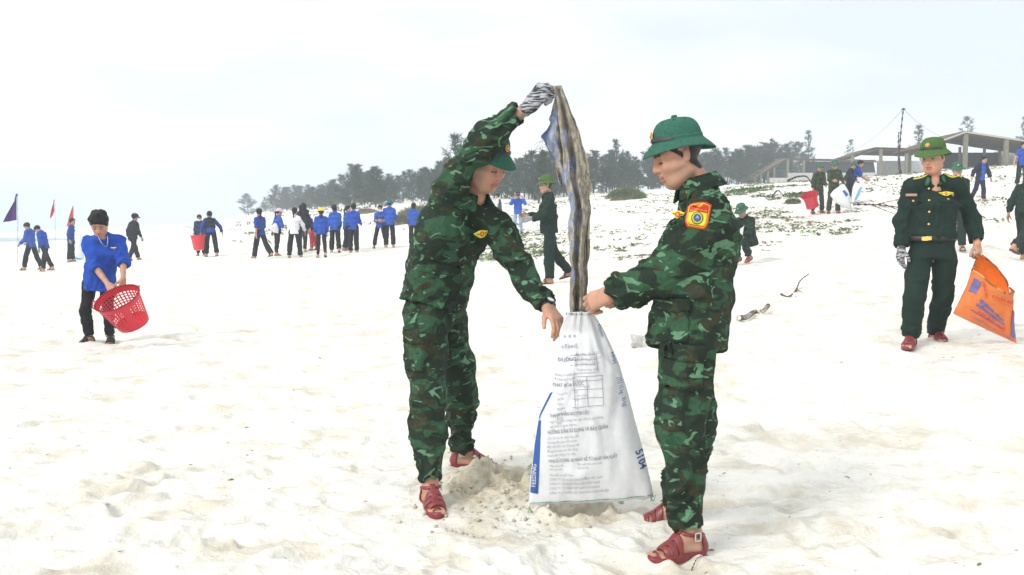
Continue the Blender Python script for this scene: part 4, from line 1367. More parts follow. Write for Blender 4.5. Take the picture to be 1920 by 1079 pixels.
# ---- left soldier, bent forward, one arm up with the old sack
def soldier_left():
    J = {'s': 1.0, 'hs': 1.12, 'fwd': nrm(A(.74, -.67, 0))}
    J['hips'] = at(815, 583, 4.55); J['waist'] = at(822, 512, 4.52); J['hem'] = at(811, 572, 4.53); J['chest'] = at(850, 430, 4.45)
    J['hem_n'] = nrm(A(-.25, -.05, -1))
    J['neck'] = at(888, 372, 4.42); J['latS'] = nrm(A(.66, .74, -.22))
    J['extra'] = [prim_cap(at(812, 480, 4.46), at(842, 368, 4.37), .112, .088)]
    J['head'] = at(911, 306, 4.36); J['headclear'] = 1
    J['hF'], J['hL'], J['hU'] = basis(A(.70, -.56, -.44), A(0, 0, 1))
    J['shR'] = at(853, 342, 4.32); J['elR'] = at(914, 259, 4.22); J['wrR'] = at(994, 199, 4.14)
    J['shL'] = at(932, 428, 4.44); J['elL'] = at(984, 522, 4.38); J['wrL'] = at(1028, 578, 4.16)
    J['hipR'] = at(795, 610, 4.45); J['knR'] = at(803, 752, 4.32); J['anR'] = at(807, 914, 4.24)
    J['hipL'] = at(842, 608, 4.65); J['knL'] = at(862, 745, 4.74); J['anL'] = at(869, 846, 4.98)
    J['toeR'] = nrm(A(.28, -.96, 0)); J['toeL'] = nrm(A(.95, -.12, 0))
    D = nrm(at(1034, 150, 4.10) - J['wrR']); N = nrm(A(-.5, -.78, .3))
    J['handR'] = hand_prims(J['wrR'], D, N, np.cross(N, D), 1.12, ((62, 80, 40), (66, 84, 45), (70, 86, 45), (72, 86, 45)), (.8, .25, .55), 15, .7)
    D = nrm(at(1068, 630, 4.00) - J['wrL']); N = nrm(A(.5, -.55, .6))
    J['handL'] = hand_prims(J['wrL'], D, N, np.cross(D, N), 1.05, ((22, 30, 18), (30, 36, 20), (36, 40, 22), (42, 46, 26)), (.8, .5, .35), 12, .8)
    bx = at(835, 915, 4.55)
    J['base'] = A(bx[0], 4.55, ground_z(bx[0], 4.55))
    finish(J)
    P = {'res': .0045, 'cres': .0078, 'skin': (.45, .245, .165), 'seed': 23, 'eye': -.006,
         'shirt': dict(mat=CAMO_B, name='jacket', a=(.178, .168, .185, .15), b=(.152, .142, .125, .085), r=(.078, .062, .044), end=(.92, .76), fold=.014, collar_r=.068, collar_up=.0, v=1, collar_gap=34),
         'pants': dict(mat=CAMO_B, r=(.104, .086, .054), hw=.17, hd=.145, end=.90, fold=.019, lam=.11),
         'hat': 'helmet', 'hat_mat': HELM_D, 'hat_s': .95, 'hat_tilt': 6,
         'feet': dict(mat=SANDAL, h=.0034, buckle=-1), 'gloves': {'R': KNIT}}
    R = person(J, P, 'soldier in camouflage leaning forward, gloved hand raised, lifting a muddy old sack')
    root, o, sb, pb = R['root'], R['o'], R['sb'], R['pb']
    jk, tr = R['shirt'], R['pants']
    wing_badge(jk, o, sb, at(918, 438, 4.3), nrm(A(.6, -.75, .05)), A(-.25, 0, 1), .085, .036)
    pocket(tr, o, pb, at(778, 655, 4.35), nrm(A(-.45, -.9, 0)), A(.02, 0, 1), .16, .20, CAMO_B, .34)
    pocket(jk, o, sb, at(826, 530, 4.35), nrm(A(-.1, -1, 0)), A(.25, 0, 1), .15, .17, CAMO_B, .3)
    put_patch('placket', jk, o, CAMO_B, sb, at(884, 478, 4.3), nrm(A(.62, -.78, 0)), nrm(at(905, 392, 4.3) - at(868, 572, 4.36)), .045, .42, .005, 4, 26)
    button_on(jk, o, sb, at(965, 217, 4.02), nrm(A(-.1, -1, .2)))
    button_on(jk, o, sb, at(873, 470, 4.2), nrm(A(.5, -.85, .0)))
    button_on(jk, o, sb, at(864, 520, 4.2), nrm(A(.5, -.85, .0)))
    # wrist watch
    w, e = J['wrL'], J['elL']; d = nrm(w - e); c = w - d * .012
    up = nrm(A(.55, -.7, .5) - (A(.55, -.7, .5) @ d) * d); sd = np.cross(d, up)
    V = []; F = []; k = 24
    for i in range(k):
        a = 6.2832 * i / k
        for (rr, dd) in ((.0315, -.009), (.035, -.009), (.035, .009), (.0315, .009)):
            V.append(c + (up * math.cos(a) + sd * math.sin(a)) * rr + d * dd)
    for i in range(k):
        for j in range(4):
            a, b = i * 4 + j, i * 4 + (j + 1) % 4
            a2, b2 = ((i + 1) % k) * 4 + j, ((i + 1) % k) * 4 + (j + 1) % 4
            F.append((a, b, b2, a2))
    wt = obj('wrist_watch', mesh_np('wrist_watch', np.array(V) - o, F, mat('watch_strap', (.012, .012, .013), .5)), root)
    for (nm, r, z0, z1, mm) in (('watch_case', .021, .030, .0415, mat('watch_steel', (.05, .05, .055), .3, .5, .9)), ('watch_dial', .0165, .040, .0425, mat('watch_face', (.60, .63, .65), .25, .6))):
        k = 24
        V = [c + up * z1] + [c + up * z1 + (d * math.cos(6.2832*i/k) + sd * math.sin(6.2832*i/k)) * r for i in range(k)] + [c + up * z0 + (d * math.cos(6.2832*i/k) + sd * math.sin(6.2832*i/k)) * r for i in range(k)]
        F = []
        for i in range(k):
            j = (i + 1) % k; F += [(0, 1+i, 1+j), (1+i, 1+k+i, 1+k+j, 1+j)]
        obj(nm, mesh_np(nm, np.array(V) - o, F, mm, False), wt)
    return R
SL = soldier_left()
# ================================================================== THE OTHER PEOPLE
OLIVE = mat('officer_green_cloth', (.009, .023, .0175), .8, .2, noise=(14, .12), bump=(45, .35, .008))
BLUE = mat('blue_shirt_cloth', (.012, .062, .36), .8, .2, noise=(9, .12), bump=(40, .3, .008))
BLUE2 = mat('blue_shirt_cloth_bright', (.016, .090, .44), .8, .2, noise=(9, .12), bump=(40, .3, .008))
BLACKC = mat('black_cloth', (.011, .011, .013), .85, .2, noise=(12, .2), bump=(40, .3, .008))
NAVYC = mat('navy_cloth', (.012, .014, .035), .85, .2, noise=(12, .2), bump=(40, .3, .008))
WHITEC = mat('white_cloth', (.70, .70, .72), .8, .2, bump=(40, .3, .008))
GREYC = mat('grey_cloth', (.045, .055, .055), .85, .2, bump=(40, .3, .008))
JEANS = mat('pale_jeans', (.24, .33, .45), .8, .2, noise=(10, .3), bump=(40, .3, .008))
CAMO_C = camo('camouflage_cloth_distant', 9.0, 1.3, ((.035, .060, .022), (.012, .020, .010), (.05, .05, .02), (.10, .15, .06)))
FLIP = mat('slipper_tan', (.055, .040, .032), .6)
FLIPK = mat('slipper_black', (.02, .018, .018), .6)
TEAL = mat('teal_felt', (.012, .13, .16), .85)
PINKC = mat('pink_cap_cloth', (.62, .42, .52), .8)
YELC = mat('yellow_cap_cloth', (.75, .55, .05), .8)

# ---- officer with the orange sack
def officer():
    J = {'s': 1.06, 'hs': 1.13, 'fwd': nrm(A(-.30, -.95, 0))}
    Y = 7.8
    J['hips'] = at(1747, 478, Y); J['waist'] = at(1748, 440, Y); J['chest'] = at(1752, 385, Y); J['neck'] = at(1752, 338, Y)
    J['hem'] = at(1746, 455, Y)
    J['head'] = at(1749, 297, Y - .02)
    J['hF'], J['hL'], J['hU'] = basis(A(-.70, -.68, -.14), A(0, 0, 1))
    J['shR'] = at(1709, 352, Y + .04); J['elR'] = at(1692, 414, Y + .08); J['wrR'] = at(1690, 466, Y)
    J['shL'] = at(1797, 350, Y - .02); J['elL'] = at(1822, 410, Y + .05); J['wrL'] = at(1832, 456, Y - .08)
    J['hipR'] = at(1724, 488, Y + .02); J['knR'] = at(1714, 560, Y - .12); J['anR'] = at(1707, 630, Y - .06)
    J['hipL'] = at(1770, 488, Y - .02); J['knL'] = at(1768, 556, Y + .06); J['anL'] = at(1755, 620, Y + .28)
    J['toeR'] = nrm(A(-.55, -.85, .0)); J['toeL'] = nrm(A(-.05, -1, 0))
    J['handR'] = hand_prims(J['wrR'], A(-.1, 0, -1), A(-.9, -.3, 0), A(-.3, -1, 0), 1.08, RELAX)
    J['handL'] = hand_prims(J['wrL'], A(.15, -.1, -1), A(.5, -.85, .1), A(-.5, -1, 0), 1.08, ((50, 85, 40),) * 4)
    J['base'] = A(J['hips'][0], Y, ground_z(J['hips'][0], Y)); finish(J)
    P = {'res': .0062, 'cres': .0105, 'skin': (.50, .27, .185), 'seed': 41, 'eyes_open': 1, 'eye': .003,
         'shirt': dict(mat=OLIVE, name='uniform_shirt', a=(.176, .172, .182, .16), b=(.14, .14, .13, .09), r=(.070, .062, .052), end=(.93, .93), fold=.011, collar_r=.062, collar_up=.0, v=1, tuck=1, collar_gap=30),
         'pants': dict(mat=OLIVE, r=(.098, .080, .070), hw=.168, hd=.13, ww=.172, wd=.13, rise=.14, end=1.02, fold=.011),
         'hat': 'helmet', 'hat_mat': HELM_L, 'hat_s': 1.03, 'hat_tilt': 3,
         'feet': dict(mat=SANDAL, h=.0055), 'gloves': {'R': KNIT}}
    R = person(J, P, 'officer in dark green uniform and light green helmet carrying the orange sack')
    o, sb, jk = R['o'], R['sb'], R['shirt']
    n = nrm(A(-.2, -1, .1)); U = A(0, 0, 1)
    # belt with a brass buckle
    Vb = []; Fb = []; kk = 40
    c = at(1747, 447, Y); lf = nrm(J['hipL'] - J['hipR']); fw = J['fwd']
    for i in range(kk):
        a = 6.2832 * i / kk
        ca, sa = math.cos(a), math.sin(a)
        q = (abs(ca)**2.3 + abs(sa)**2.3)**(-1 / 2.3)
        for (e, z) in ((.0, -.02), (.009, -.02), (.009, .02), (0, .02)):
            Vb.append(c + lf * ca * q * (.194 + e) + fw * sa * q * (.151 + e) + U * z)
    for i in range(kk):
        for j in range(4):
            a, b = i * 4 + j, i * 4 + (j + 1) % 4; a2, b2 = ((i + 1) % kk) * 4 + j, ((i + 1) % kk) * 4 + (j + 1) % 4
            Fb.append((a, a2, b2, b))
    bl = obj('belt', mesh_np('belt', np.array(Vb) - o, Fb, mat('belt_leather', (.03, .018, .012), .4, .4)), R['root'])
    bb = bvh_of(np.array(Vb), np.array(Fb))
    put_patch('belt_buckle', bl, o, GOLD, bb, at(1740, 447, Y - .18), n, U, .075, .052, .006, 4, 4, smooth=False)
    # chest: name tag, winged badge, pocket flaps and brass buttons
    nt_ = flat('name_tag', jk, o, mat('name_tag_pink', (.45, .22, .18), .5), frame_on(sb, at(1716, 362, Y - .15), n, U, .085, .022), [(-.045, -.011), (.045, -.011), (.045, .011), (-.045, .011)], .004)
    wing_badge(jk, o, sb, at(1777, 362, Y - .15), n, U, .125, .036)
    for px in (1716, 1776):
        f = put_patch('pocket_flap', jk, o, OLIVE, sb, at(px, 374, Y - .15), n, U, .13, .05, .007, 8, 4, lambda u, v: (u, v - (.3 * (1 - abs(u)) if v < 0 else 0)))
        button_on(f, o, sb, at(px, 375, Y - .1), n, .0085, GOLD)
    for (px, py) in ((1745, 352), (1742, 376), (1741, 398), (1740, 421)):
        button_on(jk, o, sb, at(px, py, Y - .1), n, .0085, GOLD)
    # shoulder boards
    for (q, sg) in (('L', 1), ('R', -1)):
        sh = J['sh' + q]; nk = J['neck']
        d = nrm(sh - nk); m_ = sh * .62 + nk * .38
        e = put_patch('shoulder_board', jk, o, mat('board_green', (.02, .045, .03), .7), sb, m_ + A(0, -.02, .05), nrm(A(.25 * sg, -.25, 1)), d, .055, .15, .008, 6, 10)
        put_patch('board_braid', e, o, YEL, sb, m_ + A(0, -.045, .05), nrm(A(.25 * sg, -.25, 1)), d, .006, .15, .012, 2, 8)
        for k in range(4):
            put_patch('board_star', e, o, mat('star_silver', (.7, .68, .5), .4), sb, m_ + d * (-.05 + .033 * k) + A(0, -.02, .05), nrm(A(.25 * sg, -.25, 1)), d, .014, .014, .012, 3, 3)
    for sg in (-1, 1):
        put_patch('collar_tab', jk, o, mat('tab_green', (.03, .13, .06), .7), sb, J['neck'] + A(-.03 + .065 * sg, -.10, .005), nrm(A(.25 * sg, -1, .5)), A(-.35 * sg, 0, 1), .032, .055, .022, 4, 5)
    return R
OF = officer()

# ---- youth with the red basket
def basket_boy():
    Y = 10.3
    J = {'s': .97, 'hs': 1.12, 'fwd': nrm(A(.40, -.90, 0))}
    J['hips'] = at(184, 528, Y + .10); J['waist'] = at(187, 500, Y + .02); J['chest'] = at(196, 468, Y - .02); J['neck'] = at(193, 444, Y - .10)
    J['hem'] = at(186, 543, Y + .06)
    J['head'] = at(186, 420, Y - .16)
    J['hF'], J['hL'], J['hU'] = basis(A(.22, -.78, -.58), A(0, 0, 1))
    J['shR'] = at(165, 455, Y - .06); J['elR'] = at(180, 503, Y - .14); J['wrR'] = at(203, 534, Y - .30)
    J['shL'] = at(223, 452, Y + .0); J['elL'] = at(231, 493, Y - .08); J['wrL'] = at(231, 523, Y - .22)
    J['hipR'] = at(168, 535, Y + .10); J['knR'] = at(160, 584, Y); J['anR'] = at(167, 632, Y + .05)
    J['hipL'] = at(200, 535, Y + .12); J['knL'] = at(203, 588, Y + .05); J['anL'] = at(207, 631, Y + .15)
    J['toeR'] = nrm(A(-.25, -.97, 0)); J['toeL'] = nrm(A(.35, -.94, 0))
    J['handR'] = hand_prims(J['wrR'], nrm(at(212, 548, Y - .36) - J['wrR']), A(-.2, -.7, .7), A(.6, -.4, .3), 1.08, ((35, 50, 30),) * 4)
    J['handL'] = hand_prims(J['wrL'], A(-.05, -.25, -1), A(.7, -.6, .0), A(-.5, -1, 0), 1.08, ((35, 55, 30),) * 4)
    J['base'] = A(J['hips'][0], Y, ground_z(J['hips'][0], Y)); finish(J)
    P = {'res': .0070, 'cres': .0115, 'skin': (.43, .23, .15), 'seed': 51, 'bare': 1, 'hair': 'mop', 'hair_t': .014, 'eye': -.004,
         'shirt': dict(mat=BLUE, a=(.180, .162, .172, .15), b=(.140, .13, .125, .085), r=(.072, .068, .060), end=(.16, .14), fold=.014, v=1, collar_r=.062, collar_gap=36),
         'pants': dict(mat=BLACKC, r=(.085, .062, .048), hw=.155, end=.90, fold=.010),
         'feet': dict(mat=FLIPK, h=.0065)}
    R = person(J, P, 'youth in blue shirt and black trousers bending over a red plastic basket')
    o, sb, jk = R['o'], R['sb'], R['shirt']
    put_patch('chest_badge', jk, o, REDC, sb, at(213, 466, Y - .15), nrm(A(.35, -.93, .1)), A(0, 0, 1), .05, .035, .006, 5, 4, lambda u, v: (u * (1 + v) / 2, v))
    put_patch('badge_lettering', jk, o, PAPERW, sb, at(212, 464, Y - .15), nrm(A(.35, -.93, .1)), A(0, 0, 1), .06, .010, .008, 5, 2)
    # lanyard
    pts = [at(183, 440, Y - .17), at(188, 452, Y - .20), at(195, 461, Y - .21), at(200, 462, Y - .21), at(202, 452, Y - .18), at(201, 442, Y - .13)]
    tube('lanyard', pts, .006, mat('lanyard_white', (.7, .72, .76), .6), R['root'], o)
    return R
def tube(name, pts, r, m, parent=None, o=None, n=6, taper=None, sub=4):
    """a smooth round cord or stick through points"""
    pts = np.array(pts, float); o = np.zeros(3) if o is None else o
    k = len(pts)
    t = np.linspace(0, k - 1, (k - 1) * sub + 1)
    C = []
    for x in t:
        i = min(int(x), k - 2); u = x - i
        p0, p1, p2, p3 = pts[max(i - 1, 0)], pts[i], pts[i + 1], pts[min(i + 2, k - 1)]
        C.append(.5 * ((2 * p1) + (-p0 + p2) * u + (2*p0 - 5*p1 + 4*p2 - p3) * u*u + (-p0 + 3*p1 - 3*p2 + p3) * u**3))
    C = np.array(C); T = np.gradient(C, axis=0)
    V = []; F = []
    e = A(.3, .5, .8)
    for j, (c, d) in enumerate(zip(C, T)):
        d = nrm(d); a = nrm(np.cross(d, e)); b = np.cross(d, a); e = b if abs(b @ d) < .5 else e
        e = np.cross(a, d) * -1
        rr = r if taper is None else r + (taper - r) * j / (len(C) - 1)
        for i in range(n): V.append(c + (a * math.cos(6.2832*i/n) + b * math.sin(6.2832*i/n)) * rr)
    m_ = len(C)
    for j in range(m_ - 1):
        for i in range(n):
            a_, b_ = j*n + i, j*n + (i+1) % n
            F.append((a_, b_, b_ + n, a_ + n))
    F.append(list(range(n))[::-1]); F.append([(m_-1)*n + i for i in range(n)])
    return obj(name, mesh_np(name, np.array(V) - o, F, m), parent, None if parent is not None else o)
BB = basket_boy()

def spot(px, py, hpx=None, H=None):
    b = ground_hit(px, py)
    return b, (H if H else hpx / FPX * math.hypot(b[1], 0))
def far(px, py, hpx, yaw, label, shirt=BLUE, pants=BLACKC, hair='short', hat=None, hat_mat=None, H=None, group=None, feet=FLIP, slip=True, sh={}, pt={}, res=.0105, cres=.018, gloves=None, mask=False, skin=(.42, .235, .16), bare=0, eyes=0, **pose):
    b, Hh = spot(px, py, hpx, H)
    if shirt is BLUE: shirt = (BLUE, mat('blue_shirt_cloth_deep', (.011, .045, .26), .8, .2, noise=(9, .15), bump=(40, .3, .008)), mat('blue_shirt_cloth_faded', (.026, .085, .36), .8, .2, noise=(9, .15), bump=(40, .3, .008)))[int(px * 7) % 3]
    J = fk(b, Hh, yaw, **pose)
    P = {'res': res, 'cres': cres, 'skin': skin, 'seed': int(px) % 97, 'hair': hair, 'hat': hat, 'hat_mat': hat_mat, 'mask': mask, 'bare': bare,
         'shirt': dict(dict(mat=shirt, a=(.172, .155, .162, .14), b=(.130, .12, .118, .08), r=(.068, .060, .050), fold=.012, collar=res < .0105 or True, v=0), **sh),
         'pants': dict(dict(mat=pants, r=(.090, .080, .074), hw=.138, hd=.105, ww=.115, wd=.09, rise=.06, end=.93, fold=.010), **pt), 'feet': dict(mat=feet, h=.0095, slip=slip), 'gloves': gloves or {}}
    if eyes: P['eyes_open'] = 1; P['eye'] = .003
    if hat: P['crop'] = True
    if hat == 'helmet': P['hat_badge'] = True
    R = person(J, P, label, group)
    R['H'] = Hh
    print('person %4d,%4d at %.1f m, z %.2f, height %.2f' % (px, py, b[1], b[2], Hh))
    return R
KG = mat('grey_glove', (.25, .25, .27), .9, noise=(60, .6))
ROLL = dict(end=(.12, .12))
far(62, 507, 90, -105, 'short-haired youth in blue shirt walking left behind the purple flag pole', lean=6, legs=((20, 8, 2), (-16, 12, 2)), arms=((18, 6, 40), (22, 6, 45)), head=(35, 0), gloves={'L': KG, 'R': KG})
far(90, 510, 89, -98, 'stooping youth in blue shirt looking down, just right of another walker', lean=14, legs=((-22, 8, 2), (14, 6, 2)), arms=((2, 4, 20), (6, 6, 22)), head=(50, 0), gloves={'L': KG})
far(133, 492, 80, 100, 'youth in blue shirt below the red flag, beside a white sack', lean=6, legs=((4, 4, 2), (-2, 4, 2)), arms=((-4, 10, 20), (-6, 14, 24)), head=(0, 10), gloves={'L': KG, 'R': KG})
far(251, 489, 88, 150, 'person in black jacket and black cap walking away alone', shirt=BLACKC, hat='cap', hat_mat=BLACKC, hair='short', lean=5, legs=((22, 4, 3), (-14, 12, 3)), arms=((-8, 22, 25), (6, 18, 20)), head=(4, 10), gloves={'R': KG}, sh=dict(a=(.195, .18, .19, .155)))
far(377, 480, 76, 10, 'masked person in dark blue behind the man in the black vest', shirt=mat('dark_blue_cloth', (.012, .035, .10), .85), hair='long', mask=True, lean=12, legs=((4, 6, 3), (-4, 8, 3)), arms=((14, 4, 20), (8, 8, 10)), head=(20, 0))
VM = far(397, 482, 82, 205, 'man in black vest over blue shirt, arm stretched right, carrying a red basket', hair='short', lean=32, H=1.66, legs=((10, 6, 5), (-14, 6, 7)), arms=((12, 26, 6), (28, 42, 12)), head=(6, 12))
far(493, 486, 93, -125, 'young woman in blue shirt with black ponytail, leftmost of the line of girls', hair='ponytail', lean=2, legs=((14, 2, 2), (-22, 18, 2)), arms=((-10, 8, 10), (8, 8, 14)), head=(2, 18), sh=ROLL, bare=1, pt=dict(r=(.095, .085, .085), end=1.0))
far(518, 480, 86, 130, 'girl in blue shirt and pale pink cap holding a white bag', hair='ponytail', hat='cap', hat_mat=PINKC, legs=((2, 3, 5), (-6, 6, 5)), arms=((-14, 16, 12), (20, 8, 75, 20)), head=(4, 15), sh=ROLL, bare=1, pt=dict(r=(.085, .062, .056)))
far(553, 484, 92, 186, 'girl in long white shirt and black trousers seen from behind', shirt=WHITEC, hair='ponytail', legs=((4, 2, 9), (-4, 4, 10)), arms=((4, 6, 10), (18, 26, 8)), head=(6, 10), pt=dict(r=(.098, .086, .08), end=1.0))
far(590, 470, 76, -75, 'dark-haired boy in blue shirt leaning over a red basket behind the yellow cap', hair='short', lean=20, legs=((8, 10, 3), (-8, 10, 3)), arms=((20, 6, 10), (-6, 20, 20)), head=(10, 0))
far(603, 485, 92, 192, 'girl in blue shirt and yellow cap with long black ponytail', hair='ponytail', hat='cap', hat_mat=YELC, legs=((8, 2, 3), (-12, 22, 3)), arms=((6, 8, 20), (4, 6, 30)), head=(2, 0), pt=dict(r=(.085, .064, .054)))
far(629, 475, 88, 195, 'girl in blue shirt with loose black hair between yellow cap and two friends', shirt=BLUE2, hair='long', legs=((4, 2, 3), (-8, 20, 3)), arms=((18, 8, 40), (10, 8, 40)), head=(6, -25), pt=dict(r=(.098, .085, .08)))
far(647, 471, 82, 120, 'girl in blue shirt in profile, tucked behind a taller back', hair='ponytail', legs=((4, 4, 2), (-6, 10, 2)), arms=((10, 6, 40), (10, 6, 40)), head=(0, 25))
far(663, 475, 90, 178, 'person in blue shirt with black hair in a bun, seen squarely from behind', hair='bun', legs=((4, 2, 3), (-2, 3, 3)), arms=((20, 8, 50), (20, 8, 50)), head=(6, 0), pt=dict(r=(.098, .085, .078), end=1.0))
far(713, 466, 79, 5, 'person in blue shirt and white face mask facing the camera, hands clasped', hair='short', mask=True, lean=4, legs=((2, 4, 12), (2, 4, 14)), arms=((18, 6, 80, 35), (18, 6, 80, 35)), head=(12, 0), sh=ROLL, bare=1)
far(731, 465, 87, 190, 'person in blue shirt and teal hat seen from behind', hat='helmet', hat_mat=TEAL, hair=None, legs=((2, 2, 3), (2, 3, 4)), arms=((16, 8, 55), (18, 10, 60)), head=(4, 20), shirt=BLUE2)
far(776, 463, 80, 185, 'dark-haired girl in blue shirt half hidden by the bending soldier', hair='long', legs=((2, 2, 3), (2, 3, 3)), arms=((0, 8, 20), (0, 8, 20)), head=(4, 0))
GV = far(938, 428, 63, 255, 'person in grey vest with white sleeves walking far behind the soldiers', shirt=WHITEC, hair='short', legs=((-18, 10, 2), (16, 4, 2)), arms=((20, 8, 40), (14, 10, 30)), head=(4, 0))
PH = far(971, 440, 77, 2, 'photographer in bright blue shirt and pale jeans holding a camera up', shirt=BLUE2, pants=JEANS, hair='short', feet=FLIPK, slip=False, lean=0, legs=((2, 2, 5), (2, 2, 5)), arms=((62, 30, 115, 40), (62, 30, 115, 40)), head=(0, 0), sh=dict(tuck=1), pt=dict(r=(.082, .065, .056), end=.97))
CO = far(1049, 532, 205, -82, 'officer in dark green with light green helmet, pulling on a glove', shirt=OLIVE, pants=OLIVE, hair=None, hat='helmet', hat_mat=HELM_L, res=.0075, cres=.012, slip=True, feet=SANDAL2, lean=2, legs=((2, 3, 2), (-14, 26, 2)), arms=((18, 6, 62, 12), (22, 4, 70, 14)), head=(2, -6), gloves={'L': KG}, H=1.70, sh=dict(tuck=1, a=(.18, .175, .19, .16), b=(.145, .14, .13, .085)), pt=dict(r=(.10, .082, .076), end=1.0, rise=.13))
CR = far(1394, 497, None, -50, 'crouching soldier in dark green helmet writing on a white sheet', shirt=camo('crouch_camouflage', 3.0, 1.0, ((.012, .04, .024), (.008, .014, .011), (.02, .02, .012), (.03, .08, .05))), pants=MATS['crouch_camouflage'], hair=None, hat='helmet', hat_mat=HELM_D, H=1.62, feet=SANDAL, slip=False, res=.008, cres=.013, lean=22, legs=((98, 126, 6), (92, 124, 4)), arms=((38, 10, 70, 25), (40, 6, 80, 20)), head=(22, 0), gloves={'L': KG, 'R': KG})
C1 = far(1532, 402, 90, 12, 'soldier in olive camouflage carrying the crumpled red basket', shirt=CAMO_C, pants=CAMO_C, hair=None, hat='helmet', hat_mat=HELM_D, feet=SANDAL, slip=False, lean=4, legs=((6, 4, 3), (-6, 10, 3)), arms=((6, 10, 55, 20), (4, 16, 14)), head=(8, 0))
C2 = far(1562, 402, 96, -4, 'soldier in olive camouflage holding a big white sack', shirt=CAMO_C, pants=CAMO_C, hair=None, hat='helmet', hat_mat=HELM_D, feet=SANDAL, slip=False, lean=4, legs=((10, 14, 4), (-4, 10, 3)), arms=((30, 12, 40), (24, 6, 60, 20)), head=(20, 15))
far(1583, 384, 78, 60, 'soldier in dark green helmet half hidden behind the youth with white sack', shirt=OLIVE, pants=OLIVE, hair=None, hat='helmet', hat_mat=HELM_D, lean=22, legs=((6, 4, 3), (-6, 10, 3)), arms=((40, 8, 30), (40, 8, 30)), head=(12, 0))
BS = far(1594, 383, 76, 80, 'youth in blue shirt and dark blue trousers leaning right over a white sack', pants=NAVYC, hair='short', H=1.62, lean=26, legs=((-6, 2, 3), (4, 6, 3)), arms=((58, 8, 20), (50, 12, 30)), head=(10, 0), sh=dict(end=(.1, .1), tuck=1), bare=1, pt=dict(r=(.088, .064, .054)))
far(1789, 471, 165, -20, 'helmeted soldier peering over the shoulder of the officer with the orange sack', shirt=OLIVE, pants=OLIVE, hair=None, hat='helmet', hat_mat=HELM_D, H=1.70, lean=2, head=(4, 0), arms=((0, 6, 20), (0, 6, 20)))
WJ = far(1832, 380, 83, 20, 'woman in blue top and open dark jacket coming down the dune', shirt=BLUE2, pants=NAVYC, hair='long', legs=((10, 8, 2), (-12, 20, 2)), arms=((6, 40, 10), (-6, 38, 10)), head=(14, -14), lean=8, eyes=1)
far(1914, 350, 80, -10, 'long-haired woman in blue shirt on the dune crest at the right edge', hair='long', legs=((6, 6, 2), (-6, 8, 2)), arms=((0, 14, 10), (6, 24, 10)), head=(10, -10), sh=dict(end=(-.4, -.4)), bare=1)
EO = far(1909, 489, 172, 118, 'officer in dark green walking away at the right edge of the picture', shirt=OLIVE, pants=OLIVE, hair=None, hat='helmet', hat_mat=HELM_D, res=.0085, cres=.013, H=1.76, slip=True, feet=SANDAL2, lean=5, legs=((14, 4, 2), (-20, 34, 2)), arms=((-20, 14, 18), (10, 10, 16)), head=(4, 0), sh=dict(tuck=0, hem=.02))
# a hooded black raincoat: one figure with a flowing cape
def hooded():
    b, Hh = spot(567, 474, 89)
    J = fk(b, Hh, 175, arms=((4, 22, 10), (2, 14, 10)))
    R = person(J, {'res': .011, 'cres': .018, 'seed': 5, 'shirt': dict(mat=BLACKC, fold=.01, collar=False), 'pants': dict(mat=BLACKC), 'feet': dict(mat=FLIPK, h=.0095, slip=True)}, 'figure in a hooded black raincoat behind the girl in white')
    c = J['head']; hs = J['hs']; rt = A(1, 0, 0)
    pr = [prim_ell(c + A(0, .0, .02), A(.12, .13, .15)), prim_cap(c + A(0, .03, .1), c + A(0, .05, .17), .06, .02),
          prim_loft(J['neck'], J['hips'] + A(.12, 0, .05), rt, rt, .15, .12, .26, .19), prim_loft(c - A(0, 0, .05), J['neck'] - A(0, 0, .1), rt, rt, .11, .12, .2, .14)]
    G = grid_for(pr, .017)
    for p in pr: G.add(p, .07)
    G.cut(J['hips'] + A(.1, 0, .05), A(.1, 0, -1), .5)
    V, Q = G.mesh(); V, Q = biggest(V, Q); N = vnormals(V, Q)
    V = folds(V, N, [(J['hips'], J['neck'], .2, .02, .5, 1.5)], 8)
    obj('hooded_cape', mesh_np('hooded_cape', V - J['base'], Q, BLACKC), R['root'])
hooded()
# open front of the jacket on the woman by the shed, and vests
def overlay(R, name, m, region, off=.012):
    """a second garment layer over the shirt where region(V) is true"""
    me = R['shirt'].data
    n = len(me.vertices); V = np.empty(n * 3, np.float32); me.vertices.foreach_get('co', V); V = V.reshape(-1, 3)
    Nn = np.empty(n * 3, np.float32); me.vertices.foreach_get('normal', Nn); Nn = Nn.reshape(-1, 3)
    Q = np.empty(len(me.loops), np.int32); me.loops.foreach_get('vertex_index', Q); Q = Q.reshape(-1, 4)
    k = region(V + R['o'])
    Q = Q[k[Q].all(1)]
    ids = np.unique(Q); mp = np.full(n, -1); mp[ids] = np.arange(len(ids))
    obj(name, mesh_np(name, (V + Nn * off)[ids], mp[Q], m), R['root'])
def _trunk(R, up0=-.10, up1=.5, wid=.185):
    J = R['J']; c = J['hips']; ax = nrm(J['chest'] - J['hips']); lt = nrm(J['shL'] - J['shR']); s = J['s']
    return lambda V: (((V - c) @ ax > up0 * s) & ((V - c) @ ax < up1 * s) & (np.abs((V - c) @ lt) < wid * s))
overlay(VM, 'black_vest', BLACKC, _trunk(VM, .05))
overlay(GV, 'grey_vest', GREYC, _trunk(GV))
_Jw = WJ['J']; _lw = nrm(_Jw['shL'] - _Jw['shR'])
overlay(WJ, 'dark_jacket', NAVYC, lambda V: ~((((V - _Jw['chest']) @ _Jw['fwd']) > .02) & (np.abs((V - _Jw['chest']) @ _lw) < .085)))
